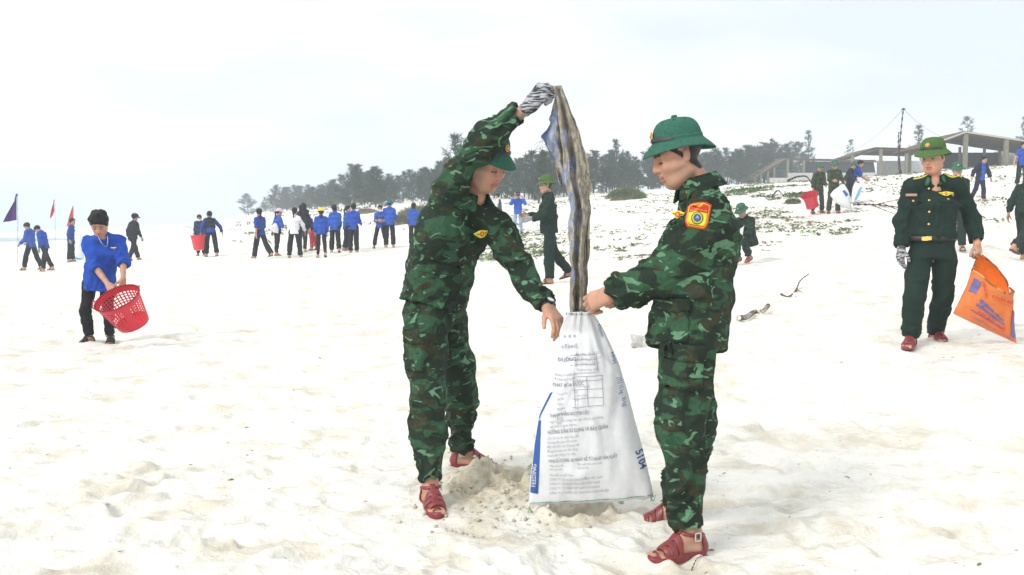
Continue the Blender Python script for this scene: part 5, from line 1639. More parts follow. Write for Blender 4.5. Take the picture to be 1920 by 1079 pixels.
# ================================================================== THINGS HELD AND THINGS ON THE SAND
def at_v(px, py, Y):
    a, b = (px - CX) / FPX, (CY - py) / FPX
    dy, dz = _c0 + b * _s0, -_s0 + b * _c0
    return np.stack([a * Y / dy, Y + 0 * a, CAMZ + dz * Y / dy], -1)
_c0, _s0 = math.cos(PITCH), math.sin(PITCH)
def interp_edge(pts, v):
    """pts list of (px,py[,Y]); v in 0..1 along it"""
    pts = np.array(pts, float)
    d = np.r_[0, np.cumsum(np.linalg.norm(np.diff(pts[:, :2], axis=0), axis=1))]; d /= d[-1]
    return np.array([np.interp(v, d, pts[:, i]) for i in range(pts.shape[1])])
class Sheet:
    """a bag made of a front and a back cloth between a left and a right edge given as photograph rows"""
    def __init__(s, left, right, bulge, prof=None, wr=.008, seed=1, lam=9):
        s.l, s.r, s.b, s.wr, s.seed, s.lam = left, right, bulge, wr, seed, lam
        s.prof = np.vectorize(prof) if prof else (lambda v: np.sin(np.pi * np.clip(v, .02, .98))**.5)
        s.extra = None
    def pts(s, u, v, side=-1):
        u, v = np.asarray(u, float), np.asarray(v, float)
        a, b = at_v(*interp_edge(s.l, v)), at_v(*interp_edge(s.r, v))
        p = a + (b - a) * u[:, None]
        e = np.maximum(4 * u * (1 - u), 0)**.6
        bl = s.b * s.prof(v)
        w = noise3(np.stack([u * s.lam, v * s.lam * .6, 0 * u + s.seed], 1), s.seed) * s.wr + noise3(np.stack([u * 22 + v * 9, v * 5, 0 * u + s.seed], 1), s.seed + 3) * s.wr * .5
        cr = np.maximum(1 - 3.2 * np.abs(noise3(np.stack([u * 3.1 + v * 2.6, v * 2.2 - u * 1.3, 0 * u + s.seed * 1.7], 1), s.seed + 9)), 0)**2
        w = w - cr * s.wr * 1.1
        p[:, 1] += side * (bl * e + .003) + w * np.minimum(1, e * 2)
        if s.extra is not None: p[:, 2] += s.extra(u, v)
        return p
    def pt(s, u, v, side=-1): return s.pts([u], [v], side)[0]
    def mesh(s, nu=22, nv=40):
        F = []
        vv, uu = [q.ravel() for q in np.meshgrid(np.arange(nv + 1) / nv, np.arange(nu + 1) / nu, indexing='ij')]
        V = np.concatenate([s.pts(uu, vv, -1), s.pts(uu, vv, 1)])
        st = (nu + 1) * (nv + 1)
        for j in range(nv):
            for i in range(nu):
                a = j * (nu + 1) + i
                F.append((a, a + nu + 1, a + nu + 2, a + 1))
                F.append((st + a, st + a + 1, st + a + nu + 2, st + a + nu + 1))
        for j in range(nv):
            a = j * (nu + 1); b = a + nu
            F.append((a, st + a, st + a + nu + 1, a + nu + 1)); F.append((b, b + nu + 1, st + b + nu + 1, st + b))
        for i in range(nu):
            a = nv * (nu + 1) + i
            F.append((a, st + a, st + a + 1, a + 1))
            F.append((i, i + 1, st + i + 1, st + i))
        return np.array(V), F
    def uv(s, px, py):
        """cloth coordinates of photograph pixels"""
        lo, hi = np.zeros_like(px), np.ones_like(px)
        for _ in range(18):
            v = (lo + hi) / 2
            l, r = interp_edge(s.l, v), interp_edge(s.r, v)
            u = (px - l[0]) / (r[0] - l[0] + 1e-9)
            up = l[1] + (r[1] - l[1]) * u < py
            lo, hi = np.where(up, v, lo), np.where(up, hi, v)
        return u, v
    def lay(s, P2, off=.004):
        P2 = np.array(P2, float)
        u, v = s.uv(P2[:, 0], P2[:, 1])
        return s.pts(np.clip(u, .004, .996), np.clip(v, .004, .996)) + A(0, -off, 0)
    def poly(s, name, parent, o, m, pts, off=.0035, n=6):
        """a printed quadrilateral: pts = 4 pixel corners"""
        pts = np.array(pts, float); P = []; F = []
        for j in range(n + 1):
            for i in range(n + 1):
                u, v = i / n, j / n
                P.append((pts[0] * (1 - u) + pts[1] * u) * (1 - v) + (pts[3] * (1 - u) + pts[2] * u) * v)
        for j in range(n):
            for i in range(n):
                a = j * (n + 1) + i; F.append((a, a + n + 1, a + n + 2, a + 1))
        return obj(name, mesh_np(name, s.lay(P, off) - o, F, m), parent)
    def text(s, name, parent, o, m, body, px, py, size, ang=-4, off=.0042, bold=0.0, squeeze=1.0):
        V, F = text2d(body, 1.0, bold)
        a = math.radians(ang)
        V = V * A(size * squeeze, size)
        P = np.stack([px + V[:, 0] * math.cos(a) + V[:, 1] * math.sin(a), py + V[:, 0] * math.sin(a) - V[:, 1] * math.cos(a)], 1)
        t = obj(name, mesh_np(name, s.lay(P, off) - o, F, m, False), parent)
        tag(t, kind='stuff')
        return t
SACKW = mat('woven_white_sack', (.85, .86, .88), .55, .3, noise=(30, .04), bump=(50, .35, .006), trans=.30)
INK = mat('print_grey', (.33, .33, .37), .7)
INKB = mat('print_blue', (.035, .10, .33), .6)
INKD = mat('print_dark', (.16, .16, .20), .7)
GREENT = mat('green_thread', (.10, .55, .22), .6)
def white_sack():
    left = [(1063, 587, 3.95), (1049, 622, 4.05), (1042, 680, 4.06), (1033, 730, 4.07), (1012, 768, 4.09), (1002, 830, 4.10), (994, 900, 4.11), (992, 948, 4.12)]
    right = [(1112, 586, 3.90), (1134, 622, 3.94), (1160, 680, 3.98), (1177, 735, 4.01), (1191, 790, 4.03), (1206, 845, 4.05), (1217, 890, 4.06), (1226, 932, 4.07)]
    S = Sheet(left, right, .075, lambda v: .15 + .85 * max(math.sin(math.pi * min(v * .92 + .05, 1)), 0)**.7, .013, 4, 7)
    o = A(at(1105, 945, 4.1)[0], 4.1, at(1105, 945, 4.1)[2])
    root = empty('feed_sack', o)
    tag(root, 'white printed feed sack held upright between the two soldiers', 'sack')
    V, F = S.mesh(30, 56)
    obj('bag_cloth', mesh_np('bag_cloth', V - o, F, SACKW), root)
    # folded lip at the mouth
    lip = [S.pt(u, .004) for u in np.linspace(0, 1, 12)]
    tube('mouth_hem', lip, .006, SACKW, root, o)
    S.poly('blue_side_panel', root, o, INKB, [(1031, 736), (1036, 733), (1008, 788), (1003, 792)], n=5)
    S.poly('blue_side_panel', root, o, INKB, [(1003, 792), (1014, 786), (1009, 925), (994, 922)], n=10)
    S.text('panel_lettering', root, o, PAPERW, 'FEEDING', 1004, 912, 11, -88, .0065)
    T = lambda *a, **k: S.text('printed_text', root, o, *a, **k)
    T(INKD, '* * *', 1056, 636, 13, -4)
    T(INK, 'nFeed', 1052, 652, 12, -6)
    T(INKD, 'DƯỠNG', 1046, 676, 9, -6, bold=.01)
    for k, (w, tx) in enumerate(((58, 'năng lượng  (%)  2,5-12'), (57, 'lượng khoáng (%) 13,5-17'), (55, 'lysin và muối ăn (%)  12'))):
        T(INK, tx, 1076, 664 + k * 9, 6.5, -5, squeeze=.72)
    T(INK, 'Threonin khác (6,0%)', 1080, 692, 6, -4, squeeze=.8)
    for k in range(2): T(INK, ('Khoáng và vitamin khác', 'Đa dạng các loại thức')[k], 1040, 703 + k * 8, 6, -6, squeeze=.7)
    T(INKD, 'CHÁT HÓA DƯỢC', 1036, 723, 8.5, -6, bold=.008, squeeze=.8)
    for k in range(7):
        T(INK, ('Protein thô', 'Xơ thô', 'Canxi', 'Photpho', 'Lysin tổng', 'Độ ẩm', 'Muối')[k], 1044, 737 + k * 9, 6, -10, squeeze=.7)
        T(INK, ('20', '12', '0,8', '1,2', '0,6', '14', '13')[k], 1076, 733 + k * 7, 6, -4)
    def table(x0, y0, x1, y1, sl, rows, cols):
        def line(p, q, t=.55):
            p, q = A(*p), A(*q); d = (q - p) / np.linalg.norm(q - p); n = A(-d[1], d[0]) * t
            S.poly('table_rule', root, o, INK, [p - n, q - n, q + n, p + n], .0042, 4)
        for r in rows: line((x0, y0 + r), (x1 + sl * 0, y0 + r - (x1 - x0) * .07))
        for c in cols: line((c, y0 + rows[0] - (c - x0) * .07), (c + 3, y0 + rows[-1] - (c - x0) * .07))
    table(1068, 664, 1115, 700, 0, (0, 9, 18, 33), (1116,))
    table(1072, 703, 1128, 758, 0, (0, 8, 24, 40, 55), (1074, 1098, 1126))
    T(INK, 'Thức ăn lợn', 1078, 711, 5.5, -4, squeeze=.8); T(INK, 'Hỗn hợp dạng bột', 1078, 722, 5.5, -4, squeeze=.6); T(INK, 'Hạn sử dụng', 1080, 738, 5.5, -4, squeeze=.7)
    T(INKD, 'THÀNH PHẦN NGUYÊN LIỆU', 1030, 778, 9, -7, bold=.006, squeeze=.62)
    for k in range(2): T(INK, ('Ngô, khô đậu tương, cám gạo, bột cá, bột xương', 'axit amin, premix vitamin')[k], 1030, 788 + k * 9, 6.5, -6, squeeze=.75)
    T(INKD, 'HƯỚNG DẪN SỬ DỤNG VÀ BẢO QUẢN', 1026, 809, 10, -6, bold=.008, squeeze=.62)
    for k in range(5): T(INK, ('Cho ăn tự do theo nhu cầu', 'Không cần pha trộn thêm', 'Để nơi khô ráo, thoáng mát', 'Đóng kín bao sau khi dùng', 'tránh ánh nắng trực tiếp')[k], 1026, 819 + k * 8, 6.5, -6, squeeze=.8)
    T(INKD, 'HẠN SỬ DỤNG: 60 NGÀY KỂ TỪ NGÀY SẢN XUẤT', 1028, 862, 9, -4, bold=.006, squeeze=.62)
    for k in range(2): T(INK, ('Ngày sản xuất', 'xem trên bao')[k], 1030, 870 + k * 7, 5.5, -4, squeeze=.8); T(INK, ('Sản xuất theo tiêu chuẩn', 'tại nhà máy')[k], 1082, 866 + k * 7, 5.5, -4, squeeze=.8)
    for k in range(5): T(INK, ('Sản xuất tại Việt Nam', 'CÔNG TY CỔ PHẦN DINH DƯỠNG VIỆT NAM', 'CÔNG TY CỔ PHẦN THỨC ĂN CHĂN NUÔI', 'CÔNG TY CỔ PHẦN VIỆT NAM CHI NHÁNH', 'CÔNG TY CỔ PHẦN VIỆT NAM KHU CÔNG NGHIỆP')[k], 1030, 889 + k * 9, 6.5, -4, squeeze=.72)
    T(INKB, 'Vitamin', 1119, 608, 10, 72, squeeze=.8); T(INKB, 'HHH', 1143, 660, 10, 74)
    T(INKB, '(TỪ 15 kg - 30 kg)', 1154, 706, 12, 76, squeeze=.62)
    T(INKB, '5104', 1189, 842, 22, 74, bold=.02, squeeze=.85)
    # bottom seam with green thread
    tube('bottom_seam', [S.pt(u, .985) + A(0, -.006, 0) for u in np.linspace(.01, .99, 14)], .0022, GREENT, root, o)
    for (px, py, Y) in ((993, 950, 4.1), (1222, 933, 4.05)):
        for k in range(2):
            p = at(px, py, Y)
            tube('thread_end', [p, p + A(.01 * (k - .5), -.01, -.015), p + A(.025 * (k - .3), -.015, .02 if px > 1100 else -.03)], .0018, GREENT, root, o, n=4)
    return S
WS = white_sack()

def old_sack():
    """the wet, sand-caked sack pulled from the ground: pleated strips hanging from the gloved hand"""
    m = bpy.data.materials.new('wet_woven_sack'); m.use_nodes = True
    nt = m.node_tree; N, L = nt.nodes, nt.links; b = N['Principled BSDF']; b.inputs['Roughness'].default_value = .85
    tc = N.new('ShaderNodeTexCoord'); at_ = N.new('ShaderNodeAttribute'); at_.attribute_name = 'Col'
    def nz(sc, stretch, det=5):
        mp = N.new('ShaderNodeMapping'); mp.inputs['Scale'].default_value = stretch
        n = N.new('ShaderNodeTexNoise'); n.inputs['Scale'].default_value = sc; n.inputs['Detail'].default_value = det; n.inputs['Roughness'].default_value = .65
        L.new(tc.outputs['Object'], mp.inputs['Vector']); L.new(mp.outputs['Vector'], n.inputs['Vector'])
        return n.outputs['Fac']
    def ramp(f, a, b_):
        r = N.new('ShaderNodeMapRange'); r.inputs['From Min'].default_value = a; r.inputs['From Max'].default_value = b_
        L.new(f, r.inputs['Value']); return r.outputs[0]
    def mix(fac, c1, c2):
        x = N.new('ShaderNodeMix'); x.data_type = 'RGBA'; L.new(fac, x.inputs[0])
        for i, c in ((6, c1), (7, c2)):
            if isinstance(c, tuple): x.inputs[i].default_value = (*c, 1)
            else: L.new(c, x.inputs[i])
        return x.outputs[2]
    mud = mix(ramp(nz(34, (1, 1, .8)), .35, .65), (.17, .15, .118), (.40, .355, .275))
    blue = mix(ramp(nz(26, (1.5, 1.5, .6)), .4, .62), (.13, .19, .36), (.36, .40, .47))
    sp = N.new('ShaderNodeSeparateColor'); L.new(at_.outputs['Color'], sp.inputs[0])
    add = N.new('ShaderNodeMath'); add.operation = 'ADD'; L.new(sp.outputs[0], add.inputs[0])
    n1 = N.new('ShaderNodeMath'); n1.operation = 'MULTIPLY_ADD'; L.new(nz(15, (1.2, 1.2, .8)), n1.inputs[0]); n1.inputs[1].default_value = 2.6; n1.inputs[2].default_value = -1.3
    L.new(n1.outputs[0], add.inputs[1])
    c1 = mix(ramp(add.outputs[0], .42, .55), mud, blue)
    ad2 = N.new('ShaderNodeMath'); ad2.operation = 'ADD'; L.new(sp.outputs[1], ad2.inputs[0])
    n2 = N.new('ShaderNodeMath'); n2.operation = 'MULTIPLY_ADD'; L.new(nz(30, (1.1, 1.1, .8)), n2.inputs[0]); n2.inputs[1].default_value = 2.8; n2.inputs[2].default_value = -1.4
    L.new(n2.outputs[0], ad2.inputs[1])
    c2 = mix(ramp(ad2.outputs[0], .42, .6), c1, (.50, .44, .33))
    L.new(c2, b.inputs['Base Color'])
    bp = N.new('ShaderNodeBump'); bp.inputs['Strength'].default_value = .9; bp.inputs['Distance'].default_value = .01
    L.new(nz(60, (1, 1, .6), 7), bp.inputs['Height']); L.new(bp.outputs['Normal'], b.inputs['Normal'])
    o = at(1080, 580, 4.15)
    root = empty('muddy_sack', o)
    tag(root, 'muddy blue-grey torn sack hanging in pleats from the raised glove', 'sack')
    def strip(name, left, right, Y0, pleats, amp, th, zone, seed, nv=60, nu=26, rag=.0):
        F = []
        ii = np.arange(2 * (nu + 1)); sd_ = ii > nu; uu = np.where(sd_, 1 - (ii - nu - 1) / nu, ii / nu); end = (uu < 1e-6) | (uu > 1 - 1e-6)
        v, k_ = [q.ravel() for q in np.meshgrid(np.arange(nv + 1) / nv, ii, indexing='ij')]
        u, back = uu[k_], (sd_ & ~end)[k_]
        l, r = interp_edge(left, v), interp_edge(right, v)
        x, y = l[0] + (r[0] - l[0]) * u, l[1] + (r[1] - l[1]) * u
        if rag: x = x + noise3(np.stack([u, v * 16, 0 * u + seed], 1), 4) * rag * np.where((u < .12) | (u > .88), 1, .2)
        ph = pleats * u * math.pi * 2 + 1.5 * noise3(np.stack([v * 2.2, 0 * u + seed, u], 1), seed) + seed
        dy = amp * (np.abs((ph / math.pi) % 2 - 1) * 2 - 1) * np.minimum(1, .4 + v * 2.5) + .012 * noise3(np.stack([u * 5, v * 9, 0 * u + seed], 1), 9)
        V = at_v(x, y, Y0(v) + dy + th * back)
        cr_ = np.stack([fbm(V * 9 + 3.1 * q_, 2, 61 + q_) for q_ in range(3)], 1) * A(.013, .026, .010) * np.minimum(1, v * 4)[:, None]
        V = V + cr_
        C = np.array([(*zone(a_, b_), 0) for a_, b_ in zip(u, v)], float)
        w = 2 * (nu + 1)
        for j in range(nv):
            for i in range(w):
                a, b2 = j * w + i, j * w + (i + 1) % w
                F.append((a, b2, b2 + w, a + w))
        F.append(list(range(w))[::-1]); F.append([nv * w + i for i in range(w)])
        return obj(name, mesh_np(name, np.array(V) - o, [f[::-1] for f in F], m, cols=np.array(C)), root)
    strip('front_fold', [(1037, 162), (1046, 200), (1052, 250), (1056, 330), (1067, 420), (1069, 500), (1064, 583), (1074, 640)], [(1052, 160), (1066, 190), (1084, 250), (1101, 320), (1106, 400), (1098, 490), (1103, 575), (1104, 636)],
          lambda v: 4.12, 1.7, .030, .022, lambda u, v: ((.46 if v > .1 else .2) - .34 * max(0, min(1, (u - .58) * 6)), .30 + .14 * (u > .74) * (v < .45) + .16 * math.exp(-((u - .62) / .1)**2) * (v > .45)), 2, rag=1.5)
    strip('torn_flap', [(1038, 178), (1036, 215), (1014, 258), (1024, 285), (1036, 312), (1052, 348)], [(1050, 185), (1056, 220), (1059, 255), (1061, 290), (1064, 325), (1066, 348)],
          lambda v: 4.17, 1.1, .022, .016, lambda u, v: (.80 - .5 * u**3, .30 + .20 * math.sin(v * 9 + u * 3)), 5, nv=34, nu=16, rag=4)
    strip('back_fold', [(1046, 172), (1060, 230), (1078, 330), (1086, 420), (1074, 520), (1078, 585)], [(1054, 168), (1078, 225), (1100, 300), (1106, 350), (1107, 430), (1100, 520)],
          lambda v: 4.20, 1.2, .025, .02, lambda u, v: (.05, .38 + .2 * (u > .8)), 9, nv=50, nu=18, rag=2)
    rng = np.random.default_rng(4)
    for k in range(16):                       # loose threads
        px, py = ((1021, 262), (1025, 275), (1106, 345), (1046, 345), (1104, 330))[k % 5]
        p = at(px + rng.normal() * 2, py + rng.normal() * 6, 4.13)
        d = rng.normal(size=3) * .012 + A(-.012 if px < 1050 else .012, 0, -.004)
        tube('thread', [p, p + d, p + d * 2 + A(0, 0, -.012)], .0012, mat('frayed_thread', (.25, .25, .3), .9), root, o, n=4, sub=3)
old_sack()

def orange_sack():
    ORA = mat('orange_sack_cloth', (.78, .25, .075), .6, .3, noise=(12, .08), bump=(45, .35, .006), trans=.3)
    ORI = mat('orange_sack_inside', (.85, .19, .02), .6, .3, noise=(12, .1), bump=(45, .3, .006), trans=.35)
    Y = 7.66
    o = at(1846, 615, Y)
    root = empty('orange_sack', o)
    tag(root, 'orange printed sack with gaping mouth, hanging from the officer hand', 'sack')
    bl = [(1834, 478, Y), (1824, 505, Y), (1813, 535, Y), (1800, 562, Y), (1787, 588, Y)]
    br = [(1841, 478, Y), (1868, 500, Y), (1889, 528, Y), (1896, 560, Y), (1899, 600, Y), (1906, 644, Y)]
    B = Sheet(bl, br, .10, lambda v: max(math.sin(math.pi * min(v, .97)), 0)**.6, .010, 7, 6)
    fl = [(1822, 506, Y - .02), (1813, 535, Y), (1800, 562, Y), (1787, 588, Y)]
    fr = [(1893, 540, Y - .02), (1897, 565, Y), (1899, 600, Y), (1906, 644, Y)]
    def grid(sheet, side, nu, nv, shift=None):
        F = []
        vv, uu = [q.ravel() for q in np.meshgrid(np.arange(nv + 1) / nv, np.arange(nu + 1) / nu, indexing='ij')]
        V = sheet.pts(uu, vv, side)
        for j in range(nv):
            for i in range(nu):
                a = j * (nu + 1) + i; F.append((a, a + nu + 1, a + nu + 2, a + 1))
        return V, F
    V, F = grid(B, 1, 20, 26)
    obj('back_cloth', mesh_np('back_cloth', np.array(V) - o, F, ORI), root)
    FS = Sheet(fl, fr, .20, lambda v: (1 - v)**.7 * .9 + .12 * (1 - v), .012, 9, 6)
    # front lip sags below the straight line between its ends
    sag = lambda u, v: -.10 * (np.maximum(np.sin(np.pi * u), 0)**.8) * np.maximum(0, 1 - v * 2.2)
    FS.extra = sag
    V, F = grid(FS, -1, 24, 26)
    obj('front_cloth', mesh_np('front_cloth', np.array(V) - o, F, ORA), root)
    tube('mouth_hem', [FS.pt(u, .0) for u in np.linspace(0, 1, 14)], .009, mat('orange_hem', (.85, .42, .2), .6), root, o)
    tube('mouth_hem', [B.pt(1, v, 1) for v in np.linspace(0, .42, 8)], .010, MATS['orange_hem'], root, o)
    tube('mouth_hem', [B.pt(0, v, 1) for v in np.linspace(0, .3, 8)], .010, MATS['orange_hem'], root, o)
    RI = mat('print_red_orange', (.62, .06, .03), .6); BI = mat('print_violet', (.14, .13, .30), .6)
    def lay(name, m, body, u0, v0, su, ang, bold=.0, sq=1.0):
        Vt, Ft = text2d(body, 1.0, bold); a = math.radians(ang)
        x, y = Vt[:, 0] * sq, Vt[:, 1]
        P = FS.pts(np.clip(u0 + (x * math.cos(a) + y * math.sin(a)) * su, .01, .99), np.clip(v0 + (x * math.sin(a) - y * math.cos(a)) * su * 1.15, .01, .99)) + A(0, -.012, 0)
        tag(obj(name, mesh_np(name, np.array(P) - o, Ft, m, False), root), kind='stuff')
    lay('printed_text', RI, 'CHĂN NUÔI', .34, .36, .105, -6, .02, .95)
    lay('printed_text', RI, 'THỨC ĂN GIA SÚC', .40, .44, .045, -6)
    lay('printed_text', RI, 'HÃNG BIÊN', .10, .10, .07, 62, .01)
    lay('printed_text', RI, 'ĐẬM ĐẶC 25KG', .27, .80, .07, 10, .01)
    lay('printed_text', BI, 'CÔNG TY TNHH THỨC ĂN CHĂN NUÔI', .22, .92, .045, 6)
    lay('printed_text', RI, 'NPK', .925, .24, .07, 88, .02)
    for (u0, u1, v0, v1, sk) in ((.87, .96, .42, .93, 0), (.02, .11, .14, .46, 0), (.22, .50, .52, .57, .10), (.20, .56, .62, .67, .10), (.24, .30, .52, .67, .02), (.52, .72, .64, .68, .05), (.54, .74, .72, .75, .05), (.18, .74, .78, .80, .08)):
        P = []; Fq = []
        n = 8
        for j in range(n + 1):
            for i in range(n + 1): P.append(FS.pt(u0 + (u1 - u0) * i / n, v0 + (v1 - v0) * j / n + sk * i / n) + A(0, -.010, 0))
        for j in range(n):
            for i in range(n):
                a = j * (n + 1) + i; Fq.append((a, a + n + 1, a + n + 2, a + 1))
        obj('printed_stripe', mesh_np('printed_stripe', np.array(P) - o, Fq, BI), root)
orange_sack()

# ---- lattice baskets
PLAST = mat('red_plastic', (.60, .015, .035), .35, .5)
def basket(c, axis, side, rt, rb, h, label, nth=30, nz=8, ell=.82, solid=(), crush=0.0, name='plastic_basket', group=None, mark=False):
    """c centre of the base; axis from base to rim; side = long direction of the oval"""
    ax = nrm(axis); sd = np.asarray(side, float); sd = nrm(sd - (sd @ ax) * ax); tw = np.cross(ax, sd)
    c = np.asarray(c, float); o = c
    root = empty(name, o); tag(root, label, 'basket', group)
    def P(th, z, dr=0.0):
        r = rb + (rt - rb) * z + dr
        x, y = r * math.cos(th), r * ell * math.sin(th)
        if crush: x *= 1 - crush * math.sin(z * 3) * (1 + math.cos(2 * th)) * .5; y *= 1 + crush * .6 * z
        return sd * x + tw * y + ax * h * z
    V = []; F = []
    def quad(a, b, cc, d):
        k = len(V); V.extend([a, b, cc, d]); F.append((k, k + 1, k + 2, k + 3))
    zs = [0, .10] + [.10 + .74 * (i + 1) / nz for i in range(nz)] + [1.0]
    t = .006
    for i in range(nth):
        a0, a1 = 2 * math.pi * i / nth, 2 * math.pi * (i + 1) / nth
        for j in range(len(zs) - 1):
            z0, z1 = zs[j], zs[j + 1]
            hole = 0 < j < len(zs) - 2 and i not in solid
            if not hole:
                quad(P(a0, z0), P(a1, z0), P(a1, z1), P(a0, z1)); quad(P(a0, z0, -t), P(a0, z1, -t), P(a1, z1, -t), P(a1, z0, -t))
            else:
                e, f = .17, .14
                b0, b1 = a0 + (a1 - a0) * e, a1 - (a1 - a0) * e
                y0, y1 = z0 + (z1 - z0) * f, z1 - (z1 - z0) * f
                for dr, flip in ((0, 0), (-t, 1)):
                    O = [P(a0, z0, dr), P(a1, z0, dr), P(a1, z1, dr), P(a0, z1, dr)]; I = [P(b0, y0, dr), P(b1, y0, dr), P(b1, y1, dr), P(b0, y1, dr)]
                    for q in range(4):
                        r_ = (O[q], O[(q+1) % 4], I[(q+1) % 4], I[q])
                        quad(*(r_ if not flip else r_[::-1]))
                I0 = [P(b0, y0, 0), P(b1, y0, 0), P(b1, y1, 0), P(b0, y1, 0)]; I1 = [P(b0, y0, -t), P(b1, y0, -t), P(b1, y1, -t), P(b0, y1, -t)]
                for q in range(4): quad(I0[q], I0[(q+1) % 4], I1[(q+1) % 4], I1[q])
    obj('lattice_wall', mesh_np('lattice_wall', np.array(V), F, PLAST, False), root)
    pts = [P(2 * math.pi * i / 24, 1.0, .004) for i in range(25)]
    tube('rim', pts, .013, PLAST, root, np.zeros(3), n=8, sub=2)
    V = []; F = []
    k = 24
    for z in (.0, .03):
        V.append(ax * h * z); V += [P(2 * math.pi * i / k, z) for i in range(k)]
    for i in range(k):
        j = (i + 1) % k
        F += [(0, 1 + j, 1 + i), (k + 1, k + 2 + i, k + 2 + j)]
    obj('base', mesh_np('base', np.array(V), F, PLAST, False), root)
    for th in (.0, math.pi):
        pts = [P(th - .30, 1.0, .01), P(th - .28, 1.05, .02), P(th + .28, 1.05, .02), P(th + .30, 1.0, .01)]
        tube('handle', pts, .009, PLAST, root, np.zeros(3), n=6, sub=3)
    if mark:
        i = solid[len(solid) // 2]; a0 = 2 * math.pi * (i + .1) / nth
        pts = [P(a0 - .05, .78, .004), P(a0 + .04, .6, .004), P(a0 - .03, .42, .004), P(a0 + .06, .25, .004), P(a0 + .02, .12, .004)]
        tube('painted_mark', pts, .011, mat('blue_paint', (.06, .07, .2), .6), root, np.zeros(3), n=6)
    return root
_c = at(251, 607, 9.95); _r = at(221, 562, 9.72)
basket(_c, _r - _c, A(.75, -.1, .55), .245, .175, np.linalg.norm(_r - _c) * 1.06, 'red plastic lattice basket tilted in the hands of the youth in blue', 34, 9, .80, (0, 1, 17, 18, 26, 27), mark=True)
_b = at(373, 469, VM['o'][1] - .35)
basket(_b, A(-.10, .1, 1), A(1, 0, 0), .24, .17, .50, 'red basket hanging beside the man in the black vest', 20, 5, .8, (0, 1, 2, 3, 4, 5, 6, 14, 15, 16, 17, 18, 19))
_g = ground_hit(593, 470)
basket(at(592, 462, _g[1] - .2), A(-.08, 0, 1), A(1, 0, 0), .22, .18, .56, 'red basket standing between white shirt and yellow cap girls', 20, 6, .8, (1, 2, 17))
_b = at(1524, 388, C1['o'][1] - .3)
basket(_b, A(-.40, -.40, .8), A(.8, -.3, .4), .29, .22, .50, 'crushed red basket carried by the soldier in olive camouflage', 20, 5, .7, (0, 1, 2, 3, 4, 5, 6, 7, 8, 9, 13, 14, 15, 16, 17, 18), crush=.16)

# ---- white sacks farther off
def far_sack(left, right, bulge, label, prints, name='white_sack', m=SACKW, cat='sack'):
    S = Sheet(left, right, bulge, None, .02, 5, 5)
    p = at(*[(left[-1][i] + right[-1][i]) / 2 for i in range(3)])
    root = empty(name, p); tag(root, label, cat)
    V, F = S.mesh(14, 18); obj('bag_cloth', mesh_np('bag_cloth', V - p, F, m), root)
    for (mm, pts) in prints: S.poly('printed_panel', root, p, mm, pts, .012, 5)
LB = mat('print_sky_blue', (.12, .42, .62), .6)
Yc = C2['o'][1] - .35
far_sack([(1578, 346, Yc), (1562, 358, Yc), (1556, 366, Yc), (1566, 380, Yc), (1580, 388, Yc)], [(1583, 346, Yc), (1592, 362, Yc), (1594, 374, Yc), (1596, 384, Yc), (1597, 394, Yc)], .22, 'bulging white sack with a dark blue label, held by a soldier in olive camouflage',
         [(INKB, [(1574, 359), (1579, 357), (1587, 366), (1582, 370)]), (mat('print_pale_green', (.45, .65, .55), .6), [(1587, 372), (1589, 372), (1596, 391), (1594, 392)])])
Yb = BS['o'][1] - .3
far_sack([(1604, 338, Yb), (1599, 352, Yb), (1597, 366, Yb), (1596, 380, Yb)], [(1612, 336, Yb), (1618, 346, Yb), (1614, 364, Yb), (1603, 381, Yb)], .16, 'white sack with light blue print below the leaning youth', [(LB, [(1609, 352), (1613, 352), (1604, 374), (1599, 376)])])
Ys = ground_hit(140, 489)[1]
far_sack([(146, 437, Ys), (138, 455, Ys), (135, 475, Ys), (137, 489, Ys)], [(152, 437, Ys), (158, 455, Ys), (158, 475, Ys), (157, 491, Ys)], .15, 'white sack with pale blue print standing beside the youth below the red flag', [(LB, [(139, 452), (143, 450), (140, 468), (137, 470)]), (LB, [(137, 481), (155, 485), (155, 488), (137, 485)])])
Yp = ground_hit(518, 480)[1] - .3
far_sack([(514, 419, Yp), (507, 426, Yp), (512, 436, Yp)], [(518, 419, Yp), (522, 428, Yp), (522, 438, Yp)], .08, 'small white bag in the arms of the girl with the pink cap', [], 'white_bag', cat='bag')

# ---- small held things
def boxy(name, c, s3, R, m, parent=None, o=None, bev=.0):
    c = np.asarray(c, float); o = np.zeros(3) if o is None else o
    bm = bmesh.new(); bmesh.ops.create_cube(bm, size=1.0)
    for v in bm.verts: v.co = Vector(R @ (np.array(v.co) * np.asarray(s3)))
    if bev: bmesh.ops.bevel(bm, geom=list(bm.edges), offset=bev, segments=2, affect='EDGES')
    me = bpy.data.meshes.new(name); bm.to_mesh(me); bm.free(); me.materials.append(m)
    ob = bpy.data.objects.new(name, me); COL.objects.link(ob); ob.location = c - o
    if parent is not None: ob.parent = parent
    return ob
I3 = np.eye(3)
Jp = PH['J']; pc = Jp['head'] + Jp['hF'] * .17 + A(0, 0, .005)
cr = empty('camera', pc); tag(cr, 'small dark camera held to the face of the photographer', 'camera')
boxy('camera_body', pc, (.13, .05, .08), I3, mat('camera_black', (.02, .02, .022), .5), cr, pc, .006)
V, F = lathe_shell([(.001, -.05), (.8, -.05), (1, -.045), (1, .0)], 16, lambda th, r, z: A(.03 * r * math.cos(th), z - .02, .03 * r * math.sin(th)))
obj('camera_lens', mesh_np('camera_lens', V, F, MATS['camera_black']), cr)
Jc = CR['J']
wp = at(1383, 436, CR['o'][1] - .35)
sh = put = boxy('paper_sheet', wp, (.21, .012, .30), np.array(Matrix.Rotation(.5, 3, 'X')), mat('white_paper', (.75, .75, .76), .8), None, None, .002)
